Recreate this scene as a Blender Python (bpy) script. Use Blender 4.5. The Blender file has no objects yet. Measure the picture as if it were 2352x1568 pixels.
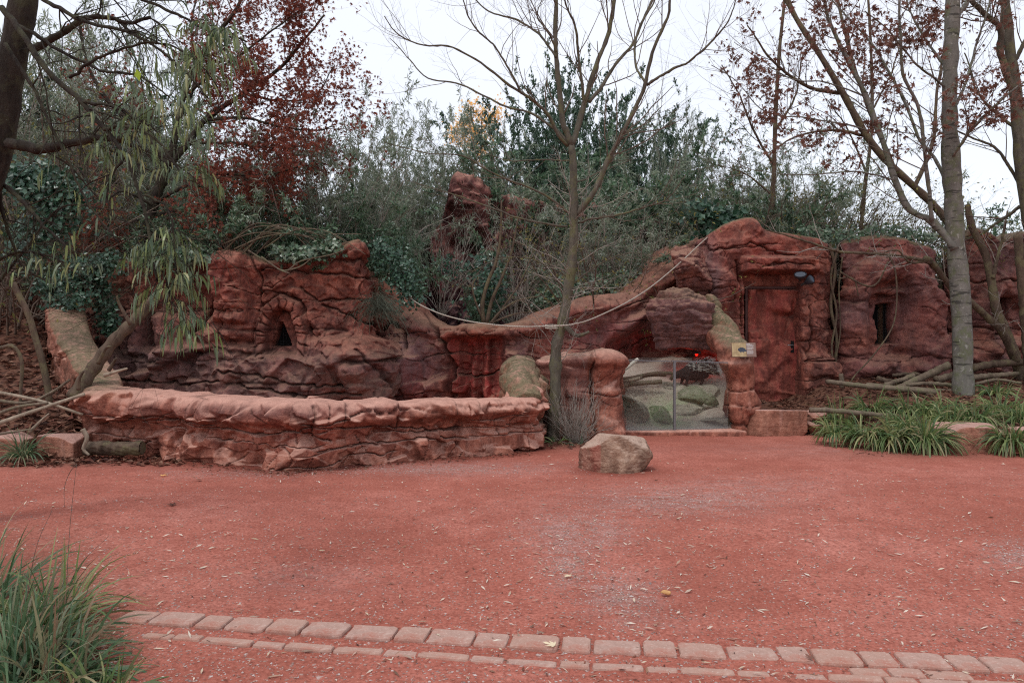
import bpy, math, random
import numpy as np
from mathutils import Vector

random.seed(7)
RNG = np.random.default_rng(7)
SC = bpy.context.scene
COL = SC.collection

# ------------------------------------------------------------------ camera
FPX, CX, HZ, EYE = 1700.0, 1176.0, 760.0, 1.65      # lens and horizon of the photo at 2352 px width
cam_data = bpy.data.cameras.new('camera')
cam = bpy.data.objects.new('camera', cam_data)
COL.objects.link(cam)
cam.location = (0, 0, EYE)
cam.rotation_euler = (math.radians(90), 0, 0)
cam_data.sensor_width = 36
cam_data.lens = 36 * FPX / 2352
cam_data.shift_y = (HZ - 784) / 2352
cam_data.clip_start = 0.1
cam_data.clip_end = 800
SC.camera = cam

# ------------------------------------------------------------------ world (overcast) and sun
world = bpy.data.worlds.new("World")
SC.world = world
world.use_nodes = True
wn = world.node_tree
wn.nodes.clear()
sky = wn.nodes.new('ShaderNodeTexSky')
sky.sky_type = 'NISHITA'
sky.sun_disc = False
sky.sun_elevation = math.radians(65)
sky.sun_rotation = math.radians(200)
bg_sky = wn.nodes.new('ShaderNodeBackground')
bg_sky.inputs['Strength'].default_value = 0.05
wn.links.new(sky.outputs[0], bg_sky.inputs['Color'])
bg_cloud = wn.nodes.new('ShaderNodeBackground')       # the closed white cloud cover
bg_cloud.inputs['Strength'].default_value = 1.0
tc = wn.nodes.new('ShaderNodeTexCoord')
nz = wn.nodes.new('ShaderNodeTexNoise')
nz.inputs['Scale'].default_value = 1.6
nz.inputs['Detail'].default_value = 3
wn.links.new(tc.outputs['Generated'], nz.inputs['Vector'])
cr = wn.nodes.new('ShaderNodeValToRGB')
cr.color_ramp.elements[0].position = 0.3
cr.color_ramp.elements[0].color = (0.80, 0.81, 0.86, 1)
cr.color_ramp.elements[1].position = 0.7
cr.color_ramp.elements[1].color = (0.90, 0.905, 0.94, 1)
wn.links.new(nz.outputs[0], cr.inputs[0])
wn.links.new(cr.outputs[0], bg_cloud.inputs['Color'])
mixw = wn.nodes.new('ShaderNodeAddShader')
wo = wn.nodes.new('ShaderNodeOutputWorld')
wn.links.new(bg_sky.outputs[0], mixw.inputs[0])
wn.links.new(bg_cloud.outputs[0], mixw.inputs[1])
wn.links.new(mixw.outputs[0], wo.inputs['Surface'])

sun_data = bpy.data.lights.new('sun', 'SUN')
sun_data.energy = 1.5
sun_data.angle = math.radians(14)
sun_data.color = (1.0, 0.97, 0.93)
sun = bpy.data.objects.new('sun', sun_data)
COL.objects.link(sun)
sun.rotation_euler = (math.radians(24), math.radians(-8), math.radians(-20))

SC.view_settings.view_transform = 'Standard'
SC.view_settings.look = 'None'
SC.view_settings.exposure = 0.0
SC.view_settings.gamma = 1.0
SC.view_settings.use_curve_mapping = False
SC.cycles.use_denoising = False
SC.cycles.pixel_filter_type = "BLACKMAN_HARRIS"
SC.cycles.filter_width = 1.15
SC.cycles.max_bounces = 6
SC.cycles.transparent_max_bounces = 8
SC.render.film_transparent = False

# ------------------------------------------------------------------ numbers
def P(px, py, d):
    return np.array([(px - CX) * d / FPX, d, EYE - (py - HZ) * d / FPX])
def X(px, d): return (px - CX) * d / FPX
def Zp(py, d): return EYE - (py - HZ) * d / FPX
def dist_of(py, z=0.0): return (EYE - z) * FPX / (py - HZ)
def G(px, py):
    d = dist_of(py)
    return np.array([X(px, d), d, 0.0])

def _h(ix, iy, iz, seed):
    h = (ix.astype(np.int64) * 374761393 + iy.astype(np.int64) * 668265263 + iz.astype(np.int64) * 2147483647 + seed * 144665) & 0xFFFFFFFF
    h = ((h ^ (h >> 13)) * 1274126177) & 0xFFFFFFFF
    h = ((h ^ (h >> 16)) * 2246822519) & 0xFFFFFFFF
    h = h ^ (h >> 15)
    return (h & 0xFFFFFF) / float(0xFFFFFF)
def hsh(a, b=0, seed=0):
    a = np.asarray(a); b = np.asarray(b) + np.zeros_like(a)
    return _h(a, b, np.zeros_like(a), seed)
def noise2(x, y, seed=0):
    x = np.asarray(x, float); y = np.asarray(y, float) + np.zeros_like(x)
    ix = np.floor(x).astype(np.int64); iy = np.floor(y).astype(np.int64)
    fx = x - ix; fy = y - iy
    ux = fx * fx * fx * (fx * (fx * 6 - 15) + 10); uy = fy * fy * fy * (fy * (fy * 6 - 15) + 10)
    z = np.zeros_like(ix)
    a = _h(ix, iy, z, seed); b = _h(ix + 1, iy, z, seed); c = _h(ix, iy + 1, z, seed); d = _h(ix + 1, iy + 1, z, seed)
    return (a + (b - a) * ux) * (1 - uy) + (c + (d - c) * ux) * uy          # 0..1
def noise3(x, y, z, seed=0):
    ix = np.floor(x).astype(np.int64); iy = np.floor(y).astype(np.int64); iz = np.floor(z).astype(np.int64)
    fx = x - ix; fy = y - iy; fz = z - iz
    ux = fx * fx * (3 - 2 * fx); uy = fy * fy * (3 - 2 * fy); uz = fz * fz * (3 - 2 * fz)
    r = 0
    for k in (0, 1):
        a = _h(ix, iy, iz + k, seed); b = _h(ix + 1, iy, iz + k, seed); c = _h(ix, iy + 1, iz + k, seed); d = _h(ix + 1, iy + 1, iz + k, seed)
        v = (a + (b - a) * ux) * (1 - uy) + (c + (d - c) * ux) * uy
        r = r + v * (uz if k else 1 - uz)
    return r
def fbm2(x, y, seed=0, o=4, g=0.5):
    r = 0; a = 1; t = 0
    for k in range(o):
        r = r + a * noise2(x * 2 ** k + 13.7 * k, y * 2 ** k + 7.1 * k, seed + k); t += a; a *= g
    return r / t - 0.5
def fbm3(x, y, z, seed=0, o=4, g=0.5):
    r = 0; a = 1; t = 0
    for k in range(o):
        r = r + a * noise3(x * 2 ** k + 13.7 * k, y * 2 ** k + 7.1 * k, z * 2 ** k, seed + k); t += a; a *= g
    return r / t - 0.5
def sstep(a, b, x):
    t = np.clip((x - a) / (b - a), 0, 1); return t * t * (3 - 2 * t)
def facets(x, y, seed, k=9.0, slope=1.0):
    k = k * 2.6; x = x + .10 * fbm2(x * 3, y * 3, seed + 50, 2); y = y + .10 * fbm2(x * 3, y * 3, seed + 60, 2)
    return facets_(x, y, seed, k, slope)
def facets_(x, y, seed, k, slope):
    """softly joined random planes, one per jittered cell: chiselled faces"""
    ix = np.floor(x).astype(np.int64); iy = np.floor(y).astype(np.int64)
    num = 0; den = 0
    for dx in (-1, 0, 1):
        for dy in (-1, 0, 1):
            cx = ix + dx; cy = iy + dy
            px = cx + hsh(cx, cy, seed); py = cy + hsh(cx, cy, seed + 1)
            ex = x - px; ey = y - py
            w = np.exp(-k * (ex * ex + ey * ey))
            v = (hsh(cx, cy, seed + 2) - .5) + slope * (ex * (hsh(cx, cy, seed + 3) - .5) + ey * (hsh(cx, cy, seed + 4) - .5)) * 2
            num = num + w * v; den = den + w
    return num / den
def seg_dist(U, V, pts):
    d = np.full(U.shape, 1e9)
    for (x0, y0), (x1, y1) in zip(pts[:-1], pts[1:]):
        dx, dy = x1 - x0, y1 - y0
        t = np.clip(((U - x0) * dx + (V - y0) * dy) / (dx * dx + dy * dy + 1e-9), 0, 1)
        d = np.minimum(d, np.hypot(U - x0 - t * dx, V - y0 - t * dy))
    return d
def gb(U, V, cx, cy, rx, ry, a, p=2.0):
    return a * np.exp(-((np.abs(U - cx) / rx) ** 2 + (np.abs(V - cy) / ry) ** 2) ** (p / 2))
def boxm(U, V, x0, y0, x1, y1, w=4.0):
    return sstep(x0 - w, x0 + w, U) * sstep(-x1 - w, -x1 + w, -U) * sstep(y0 - w, y0 + w, V) * sstep(-y1 - w, -y1 + w, -V)
def crk(U, V, pts, w, a, seed=1):
    w = w * .75; a = a * 1.2
    Uw = U + 8 * (noise2(U / 14, V / 14, seed) - .5); Vw = V + 8 * (noise2(U / 14, V / 14, seed + 9) - .5)
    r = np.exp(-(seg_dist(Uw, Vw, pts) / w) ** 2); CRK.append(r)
    return -a * r

CRK = []                       # crack lines met while a relief is computed: a dark wash paints crack shade into the colour there
def strata(s, z, seed, fz=4.0, fs=1.1, crack=0.03, ledge=0.05, keep=0.45, cw=0.012):
    w = z * fz + 1.5 * fbm2(s * .45, z * .5, seed, 3) + .45 * fbm2(s * 2.4, z * 2.4, seed + 5, 4, .6)
    w = w + .35 * np.sin(w * 2.1 + seed)
    lid = np.floor(w).astype(np.int64); fr = w - lid
    line = np.floor(w + .5).astype(np.int64)
    dz = np.minimum(fr, 1 - fr) / fz
    m = sstep(keep, keep + .12, noise2(s * .9, line * 7.3, seed + 11))
    cl = m * np.exp(-(dz / cw) ** 2)
    out = -crack * cl
    out = out - crack * .16 * m * np.exp(-(dz / (cw * 3.0)) ** 2)
    out = out + ledge * (noise2(s * 1.0 + hsh(lid, 0, seed) * 9, lid * 5.1, seed + 3) - .5) * 2 * sstep(0, .12, np.minimum(fr, 1 - fr) + .03)
    u = s * fs + hsh(lid, 3, seed) * 17 + .5 * fbm2(s * 2, z * 2.5, seed + 8, 2) + .12 * np.sin(z * 9 + seed)
    uid = np.floor(u + .5).astype(np.int64); du = np.abs(u - uid) / fs
    vm = (hsh(uid, lid, seed + 21) < .42) * 1.0
    cv = vm * np.exp(-(du / (cw * .8)) ** 2) * sstep(0, .1, np.minimum(fr, 1 - fr))
    out = out - crack * .8 * cv
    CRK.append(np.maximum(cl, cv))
    bid = np.floor(u).astype(np.int64)
    out = out + ledge * .35 * (hsh(bid, lid, seed + 31) - .5)
    return out

# ------------------------------------------------------------------ mesh helpers
def mesh_data(name, V, faces, mat=None, smooth=True, attrs=None):
    V = np.asarray(V, np.float32).reshape(-1, 3)
    if not isinstance(faces, (list, tuple)): faces = [faces]
    faces = [np.asarray(f, np.int32) for f in faces if len(f)]
    me = bpy.data.meshes.new(name)
    me.vertices.add(len(V)); me.vertices.foreach_set('co', V.ravel())
    tot = np.concatenate([np.full(len(f), f.shape[1], np.int32) for f in faces])
    idx = np.concatenate([f.ravel() for f in faces])
    me.loops.add(len(idx)); me.loops.foreach_set('vertex_index', idx)
    me.polygons.add(len(tot))
    st = np.zeros(len(tot), np.int32); st[1:] = np.cumsum(tot)[:-1]
    me.polygons.foreach_set('loop_start', st); me.polygons.foreach_set('loop_total', tot)
    me.polygons.foreach_set('use_smooth', np.full(len(tot), smooth, bool))
    if attrs:
        for k, a in attrs.items():
            a = np.asarray(a, np.float32)
            if a.ndim == 1 or a.shape[1] == 1:
                at = me.attributes.new(k, 'FLOAT', 'POINT'); at.data.foreach_set('value', a)
            else:
                at = me.attributes.new(k, 'FLOAT_COLOR', 'POINT'); at.data.foreach_set('color', a.ravel())
    me.update(calc_edges=True)
    me.validate()
    if mat: me.materials.append(mat)
    return me
def put(name, me, parent=None, loc=None):
    o = bpy.data.objects.new(name, me); COL.objects.link(o)
    if parent: o.parent = parent
    if loc is not None: o.location = loc
    return o
def mobj(name, V, F, mat, parent=None, smooth=True, attrs=None, origin=None):
    V = np.asarray(V, float).reshape(-1, 3)
    if origin is None and parent is None:
        origin = np.array([V[:, 0].mean(), V[:, 1].mean(), V[:, 2].min()])
    if origin is None: origin = np.zeros(3)
    return put(name, mesh_data(name, V - origin, F, mat, smooth, attrs), parent, origin)
def empty(name, loc=(0, 0, 0)):
    o = bpy.data.objects.new(name, None); COL.objects.link(o); o.location = loc; o.empty_display_size = .2
    return o
def tag(o, label=None, cat=None, group=None, kind=None):
    if label: o['label'] = label
    if cat: o['category'] = cat
    if group: o['group'] = group
    if kind: o['kind'] = kind
    return o
def copy_tree(o, parent=None):
    c = o.copy(); COL.objects.link(c); c.parent = parent
    for ch in list(o.children): copy_tree(ch, c)
    return c
class Acc:
    """collects vertex blocks and faces into one mesh"""
    def __init__(s): s.V = []; s.F = {}; s.n = 0; s.A = []
    def add(s, V, F, a=None):
        V = np.asarray(V, float).reshape(-1, 3)
        for f in (F if isinstance(F, (list, tuple)) else [F]):
            f = np.asarray(f)
            if len(f): s.F.setdefault(f.shape[1], []).append(f + s.n)
        s.V.append(V); s.n += len(V)
        s.A.append(np.zeros(len(V)) if a is None else np.asarray(a, float) + np.zeros(len(V)))
    def out(s): return np.concatenate(s.V), [np.concatenate(v) for v in s.F.values()], np.concatenate(s.A)

def catmull(pts, n):
    pts = np.asarray(pts, float)
    if len(pts) == 2:
        t = np.linspace(0, 1, n)[:, None]; return pts[0] * (1 - t) + pts[1] * t
    p = np.vstack([2 * pts[0] - pts[1], pts, 2 * pts[-1] - pts[-2]])
    seg = np.linalg.norm(np.diff(pts[:, :3], axis=0), axis=1); cum = np.concatenate([[0], np.cumsum(seg)])
    t = np.linspace(0, cum[-1], n)
    i = np.clip(np.searchsorted(cum, t, side='right') - 1, 0, len(seg) - 1)
    u = ((t - cum[i]) / np.maximum(seg[i], 1e-9))[:, None]
    a, b, c, d = p[i], p[i + 1], p[i + 2], p[i + 3]
    return .5 * (2 * b + (c - a) * u + (2 * a - 5 * b + 4 * c - d) * u ** 2 + (3 * b - a - 3 * c + d) * u ** 3)

def tubes(Pth, R, sides=5, cap=True):
    """Pth [N,K,3], R [N,K] -> V, quads(+tri caps)"""
    Pth = np.asarray(Pth, float); R = np.asarray(R, float)
    N, K = Pth.shape[:2]
    T = np.gradient(Pth, axis=1); T /= np.linalg.norm(T, axis=2, keepdims=True) + 1e-12
    m = np.abs(T).mean(1); ax = np.argmin(m, axis=1)
    ref = np.zeros((N, 1, 3)); ref[np.arange(N), 0, ax] = 1
    U = np.cross(T, ref + np.zeros_like(T)); U /= np.linalg.norm(U, axis=2, keepdims=True) + 1e-12
    W = np.cross(T, U)
    th = np.arange(sides) * 2 * math.pi / sides
    V = Pth[:, :, None] + R[:, :, None, None] * (U[:, :, None] * np.cos(th)[:, None] + W[:, :, None] * np.sin(th)[:, None])
    n, k, s = np.meshgrid(np.arange(N), np.arange(K - 1), np.arange(sides), indexing='ij')
    b = n * K * sides
    a0 = b + k * sides + s; a1 = b + k * sides + (s + 1) % sides
    q = np.stack([a0, a1, a1 + sides, a0 + sides], -1).reshape(-1, 4)
    fs = [q]
    if cap:
        base = (np.arange(N) * K * sides)[:, None]
        fs.append(base + np.arange(sides)[::-1]); fs.append(base + (K - 1) * sides + np.arange(sides))
    return V.reshape(-1, 3), fs

def unit(v): return v / (np.linalg.norm(v, axis=-1, keepdims=True) + 1e-12)
def grow(Pth, R, n, lr, ang, K, rng, up=.1, wig=.25, t0=.25, t1=1.0, rr=.55, rtip=.15, flat=1.0):
    """n children for each parent path; returns [N*n,K,3], radii"""
    N, KP = Pth.shape[:2]
    par = np.repeat(np.arange(N), n); M = len(par)
    t = (t0 + (t1 - t0) * rng.random(M)) * (KP - 1.001)
    i = np.floor(t).astype(int); u = (t - i)[:, None]
    a = Pth[par, i]; b = Pth[par, i + 1]
    st = a * (1 - u) + b * u; tg = unit(b - a)
    r0 = (R[par, i] * (1 - u[:, 0]) + R[par, i + 1] * u[:, 0]) * rr
    rnd = rng.normal(size=(M, 3)) * np.array([1, flat, 1]); perp = unit(rnd - (rnd * tg).sum(1, keepdims=True) * tg)
    an = np.radians(ang[0] + (ang[1] - ang[0]) * rng.random(M))[:, None]
    d = unit(tg * np.cos(an) + perp * np.sin(an))
    L = (lr[0] + (lr[1] - lr[0]) * rng.random(M))
    step = (L / (K - 1))[:, None]
    out = np.zeros((M, K, 3)); out[:, 0] = st
    for k in range(1, K):
        d = unit(d + rng.normal(size=(M, 3)) * wig * .5 + np.array([0, 0, up]))
        out[:, k] = out[:, k - 1] + d * step
    w = np.linspace(1, rtip, K)[None]
    return out, np.maximum(r0, .0012)[:, None] * w

def leaves(Pb, D, Nn, L, W, fold=.0):
    """flat pointed leaves: one quad each"""
    M = len(Pb); L = (np.zeros(M) + L)[:, None]; W = (np.zeros(M) + W)[:, None]
    D = unit(D); S = unit(np.cross(D, Nn)); Nn = np.cross(S, D)
    V = np.stack([Pb, Pb + D * L * .45 + S * W * .5 + Nn * fold * L, Pb + D * L, Pb + D * L * .45 - S * W * .5 + Nn * fold * L], 1)
    return V.reshape(-1, 3), np.arange(M * 4).reshape(M, 4)
def strips(Pb, D, L, W, bend, rng, K=4, side=None):
    """bent blades: [M] blades of K segments; bend pulls them down"""
    M = len(Pb); L = np.zeros(M) + L; W = np.zeros(M) + W; bend = np.zeros(M) + bend
    d = unit(D); p = Pb.copy()
    if side is None: side = unit(np.cross(d, rng.normal(size=(M, 3))))
    prof = np.sin(np.linspace(.28, 1, K + 1) * math.pi) ** .7; prof[-1] = .04
    V = np.zeros((M, K + 1, 2, 3))
    for k in range(K + 1):
        V[:, k, 0] = p - side * (W * .5 * prof[k])[:, None]; V[:, k, 1] = p + side * (W * .5 * prof[k])[:, None]
        d = unit(d + np.array([0, 0, -1.]) * (bend / K)[:, None]); p = p + d * (L / K)[:, None]
        side = unit(side - (side * d).sum(1, keepdims=True) * d)
    b = (np.arange(M) * (K + 1) * 2)[:, None]; f = []
    for k in range(K):
        f.append(b + np.array([k * 2, k * 2 + 1, k * 2 + 3, k * 2 + 2]))
    return V.reshape(-1, 3), np.stack(f, 1).reshape(-1, 4)
def spun(M, rng): return unit(rng.normal(size=(M, 3)))

# ------------------------------------------------------------------ materials
def mat_base(name, rough=.8, spec=.3):
    m = bpy.data.materials.new(name); m.use_nodes = True
    nt = m.node_tree; b = nt.nodes['Principled BSDF']
    b.inputs['Roughness'].default_value = rough
    b.inputs['Specular IOR Level'].default_value = spec
    return m, nt, b
class NB:
    def __init__(s, nt): s.nt = nt; s.L = nt.links
    def n(s, t, **k):
        x = s.nt.nodes.new(t)
        for a, v in k.items(): setattr(x, a, v)
        return x
    def coord(s, kind='Object', scale=(1, 1, 1)):
        t = s.n('ShaderNodeTexCoord'); mp = s.n('ShaderNodeMapping'); mp.inputs['Scale'].default_value = scale
        s.L.new(t.outputs[kind], mp.inputs['Vector']); return mp.outputs[0]
    def noise(s, v, scale, detail=4, rough=.55, dist=0):
        x = s.n('ShaderNodeTexNoise'); x.inputs['Scale'].default_value = scale; x.inputs['Detail'].default_value = detail
        x.inputs['Roughness'].default_value = rough; x.inputs['Distortion'].default_value = dist
        if v is not None: s.L.new(v, x.inputs['Vector'])
        return x.outputs[0]
    def vor(s, v, scale, feat='F1'):
        x = s.n('ShaderNodeTexVoronoi'); x.feature = feat; x.inputs['Scale'].default_value = scale
        s.L.new(v, x.inputs['Vector']); return x
    def ramp(s, f, stops, interp='LINEAR'):
        x = s.n('ShaderNodeValToRGB'); e = x.color_ramp; e.interpolation = interp
        while len(e.elements) < len(stops): e.elements.new(.5)
        for el, (p, c) in zip(e.elements, stops):
            el.position = p; el.color = (c[0], c[1], c[2], 1) if not isinstance(c, (int, float)) else (c, c, c, 1)
        s.L.new(f, x.inputs[0]); return x.outputs[0]
    def mix(s, f, a, b, mode='MIX'):
        x = s.n('ShaderNodeMix', data_type='RGBA', blend_type=mode)
        for sock, v in ((x.inputs[0], f), (x.inputs[6], a), (x.inputs[7], b)):
            if isinstance(v, (int, float)): sock.default_value = v if sock.type == 'VALUE' else (v, v, v, 1)
            elif isinstance(v, tuple): sock.default_value = (*v, 1)
            else: s.L.new(v, sock)
        return x.outputs[2]
    def math(s, op, a, b=None, clamp=False):
        x = s.n('ShaderNodeMath', operation=op, use_clamp=clamp)
        for i, v in enumerate((a, b)):
            if v is None: continue
            if isinstance(v, (int, float)): x.inputs[i].default_value = v
            else: s.L.new(v, x.inputs[i])
        return x.outputs[0]
    def bump(s, h, strength=.5, dist=.02, prev=None):
        x = s.n('ShaderNodeBump'); x.inputs['Strength'].default_value = strength; x.inputs['Distance'].default_value = dist
        s.L.new(h, x.inputs['Height'])
        if prev is not None: s.L.new(prev, x.inputs['Normal'])
        return x.outputs[0]
    def upness(s):
        g = s.n('ShaderNodeNewGeometry'); sp = s.n('ShaderNodeSeparateXYZ'); s.L.new(g.outputs['Normal'], sp.inputs[0])
        return sp.outputs[2]
    def attr(s, name):
        a = s.n('ShaderNodeAttribute', attribute_name=name); return a

def rock_material(name, c_dark, c_mid, c_light, c_dust, purple=(.15, .105, .108), red=(.42, .07, .06), moss=None):
    """sprayed and painted artificial rock. attribute 'mask': R moss, G purple wash, B vivid red wash, A dust"""
    m, nt, b = mat_base(name, .86, .22); q = NB(nt)
    v = q.coord('Object'); vs = q.coord('Object', (1.6, 1.6, .22))
    n1 = q.noise(v, 1.1, 5, .6); n2 = q.noise(v, 6, 6, .65, .4); n3 = q.noise(v, 38, 4, .6)
    c = q.ramp(n1, [(.32, c_dark), (.5, c_mid), (.68, c_light)])
    c2 = q.ramp(n2, [(.38, c_dark), (.50, c_mid), (.62, c_light)])
    c = q.mix(.65, c, c2); c = q.mix(q.math('MULTIPLY', q.ramp(q.noise(v, 2.7, 7, .72, 1.2), [(.50, 0.), (.60, 1.)]), .45), c, c_light); c = q.mix(q.ramp(q.noise(v, 14, 5, .7), [(.35, .45), (.55, 0.)]), c, c_dark)
    c = q.mix(q.math('MULTIPLY', q.ramp(q.noise(q.coord('Object', (1, 1, .7)), 1.35, 6, .68, .8), [(.50, 0.), (.62, 1.)]), .55), c, tuple(x * .75 for x in c_dark))
    st = q.noise(vs, 3.2, 4, .6)
    c = q.mix(q.math('MULTIPLY', q.ramp(st, [(.5, 0.), (.64, 1.)]), .62), c, tuple(x * .38 for x in c_mid))
    st2 = q.noise(vs, 7.5, 3, .6)
    c = q.mix(q.math('MULTIPLY', q.ramp(st2, [(.60, 0.), (.74, 1.)]), .16), c, tuple(min(1, x * 1.5 + .06) for x in c_dust))
    a = q.attr('mask'); sp = q.n('ShaderNodeSeparateColor'); q.L.new(a.outputs['Color'], sp.inputs[0])
    c = q.mix(q.math('MULTIPLY', sp.outputs[1], q.ramp(n2, [(.3, .55), (.6, 1.)])), c, q.mix(n2, tuple(x * .7 for x in purple), tuple(x * 1.5 for x in purple)))
    c = q.mix(q.math('MULTIPLY', sp.outputs[2], q.ramp(st, [(.38, 1.), (.56, .25)])), c, red)
    up = q.upness()
    dust = q.math('MULTIPLY', q.ramp(up, [(.35, 0.), (.85, 1.)]), q.ramp(n2, [(.25, .4), (.6, 1.)]))
    c = q.mix(q.math('MULTIPLY', dust, a.outputs['Alpha']), c, c_dust)
    mo = q.math('MULTIPLY', sp.outputs[0], q.ramp(q.noise(v, 9, 5, .7), [(.30, .2), (.52, 1.)]))
    c = q.mix(mo, c, q.ramp(n3, [(.3, tuple(x * .5 for x in moss)), (.7, moss)]) if moss else q.ramp(n3, [(.3, (.085, .070, .038)), (.6, (.19, .155, .09)), (.8, (.13, .12, .055))]))
    c = q.mix(q.ramp(n3, [(.62, 0.), (.75, .35)]), c, tuple(min(1, x * 1.5 + .03) for x in c_light))
    ca = q.attr('crk'); c = q.mix(q.math('MULTIPLY', ca.outputs['Fac'], .6), c, tuple(x * .25 for x in c_dark))  # darkens the colour along cracks, painting in the shade of their depth
    # pale flecks
    vo = q.vor(v, 26); fl = q.ramp(vo.outputs['Distance'], [(.05, 1.), (.10, 0.)])
    fl = q.math('MULTIPLY', fl, q.ramp(q.noise(v, 2.3, 2), [(.52, 0.), (.62, .8)]))
    c = q.mix(fl, c, (.42, .36, .32))
    q.L.new(c, b.inputs['Base Color'])
    bp = q.bump(q.noise(v, 5.5, 6, .7, .6), .6, .05); bp = q.bump(q.noise(v, 22, 8, .7), .75, .022, bp); bp = q.bump(q.noise(v, 95, 4, .65), .6, .006, bp)
    q.L.new(bp, b.inputs['Normal'])
    return m

def leaf_material(name, cols, trans=.25, rough=.45, spec=.4):
    m, nt, b = mat_base(name, rough, spec); q = NB(nt)
    g = q.n('ShaderNodeNewGeometry')
    n = len(cols)
    c = q.ramp(g.outputs['Random Per Island'], [(i / max(1, n - 1), x) for i, x in enumerate(cols)])
    q.L.new(c, b.inputs['Base Color'])
    t = q.n('ShaderNodeBsdfTranslucent'); q.L.new(q.mix(.5, c, c, 'ADD'), t.inputs[0])
    mx = q.n('ShaderNodeMixShader'); mx.inputs[0].default_value = trans
    q.L.new(b.outputs[0], mx.inputs[1]); q.L.new(t.outputs[0], mx.inputs[2])
    q.L.new(mx.outputs[0], nt.nodes['Material Output'].inputs[0])
    return m
def bark_material(name, c0, c1, lichen=None, scale=8, stretch=.25, bumpd=.015, ring=False):
    m, nt, b = mat_base(name, .9, .15); q = NB(nt)
    v = q.coord('Object', (1, 1, stretch)); n = q.noise(v, scale, 6, .65, .3)
    c = q.ramp(n, [(.3, c0), (.7, c1)])
    v2 = q.coord('Object')
    if lichen:
        c = q.mix(q.ramp(q.noise(v2, 5, 4, .7), [(.48, 0.), (.62, .8)]), c, lichen)
    if ring:
        vr = q.coord('Object', (1.5, 1.5, 9)); c = q.mix(q.ramp(q.noise(vr, 2.2, 3, .5), [(.60, 0.), (.66, .75)]), c, tuple(x * .3 for x in c0))
        c = q.mix(q.ramp(q.noise(v2, 14, 2), [(.62, 0.), (.68, .6)]), c, (.34, .33, .29))
    q.L.new(c, b.inputs['Base Color'])
    q.L.new(q.bump(q.noise(v, scale * 3, 6, .7), .8, bumpd), b.inputs['Normal'])
    return m
def plain_material(name, col, rough=.7, spec=.3, metal=0, var=.25, scale=20, bd=.003):
    m, nt, b = mat_base(name, rough, spec); q = NB(nt); v = q.coord('Object'); n = q.noise(v, scale, 5, .6)
    q.L.new(q.ramp(n, [(.3, tuple(x * (1 - var) for x in col)), (.7, tuple(min(1, x * (1 + var)) for x in col))]), b.inputs['Base Color'])
    b.inputs['Metallic'].default_value = metal
    if bd: q.L.new(q.bump(n, .5, bd), b.inputs['Normal'])
    return m

M = {}
M['rock'] = rock_material('painted_red_rock', (.060, .024, .019), (.215, .066, .045), (.43, .150, .096), (.30, .16, .11))
M['rock_low'] = rock_material('weathered_low_wall_rock', (.11, .038, .027), (.315, .108, .070), (.48, .195, .130), (.55, .30, .23))
M['rock_back'] = rock_material('dark_cliff_rock', (.070, .028, .026), (.18, .060, .050), (.32, .12, .09), (.40, .20, .15), purple=(.085, .07, .09))
M['rock_brown'] = rock_material('brown_boulder_rock', (.13, .065, .042), (.29, .165, .11), (.44, .30, .215), (.44, .31, .24), purple=(.20, .12, .10))
M['rock_green'] = rock_material('mossy_boulder_rock', (.10, .08, .065), (.24, .19, .15), (.36, .29, .23), (.4, .33, .27), moss=(.16, .22, .095))
M['block'] = rock_material('sandstone_block', (.17, .070, .045), (.34, .145, .095), (.46, .22, .15), (.48, .29, .24))
M['leaf_laurel'] = leaf_material('laurel_leaves', [(.035, .08, .045), (.08, .15, .08), (.14, .23, .125), (.03, .065, .035), (.28, .34, .24), (.045, .09, .05)], .3, .35, .6)
M['leaf_buddleia'] = leaf_material('grey_green_leaves', [(.10, .135, .09), (.17, .22, .13), (.32, .36, .26), (.07, .10, .06), (.46, .48, .40), (.05, .075, .04)], .38, .42, .5)
M['leaf_dark'] = leaf_material('dark_evergreen_leaves', [(.025, .06, .036), (.045, .10, .058), (.09, .15, .09), (.03, .07, .042), (.16, .22, .15)], .15, .35, .5)
M['leaf_ivy'] = leaf_material('ivy_leaves', [(.015, .045, .025), (.03, .08, .045), (.05, .11, .06)], .15, .35, .5)
M['leaf_willow'] = leaf_material('long_drooping_leaves', [(.05, .09, .04), (.11, .17, .055), (.22, .27, .09), (.06, .11, .055), (.15, .20, .12), (.08, .12, .05), (.34, .34, .15)], .3, .4, .5)
M['leaf_oak'] = leaf_material('withered_red_leaves', [(.10, .028, .02), (.19, .050, .033), (.28, .085, .05), (.12, .036, .026)], .3, .7, .2)
M['leaf_maple'] = leaf_material('withered_brown_leaves', [(.08, .036, .026), (.15, .068, .046), (.23, .115, .085), (.11, .048, .034)], .3, .7, .2)
M['leaf_yellow'] = leaf_material('yellow_leaves', [(.70, .42, .10), (.85, .55, .18), (.75, .6, .35)], .4, .6, .2)
M['leaf_olive'] = leaf_material('olive_leaves', [(.10, .10, .03), (.20, .18, .05), (.07, .08, .03), (.30, .26, .08)], .35, .6, .2)
M['litter'] = leaf_material('leaf_litter', [(.05, .025, .02), (.13, .045, .03), (.20, .08, .05), (.08, .035, .025), (.28, .15, .10), (.10, .05, .035)], .1, .8, .2)
M['litter_pale'] = leaf_material('pale_fallen_leaves', [(.46, .36, .24), (.62, .54, .42), (.30, .16, .10), (.72, .66, .55), (.50, .38, .30), (.16, .09, .06)], .15, .8, .2)
M['grass'] = leaf_material('sedge_blades', [(.05, .10, .03), (.09, .15, .05), (.16, .22, .07), (.30, .30, .13), (.07, .12, .05), (.34, .26, .14)], .3, .5, .4)
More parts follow.
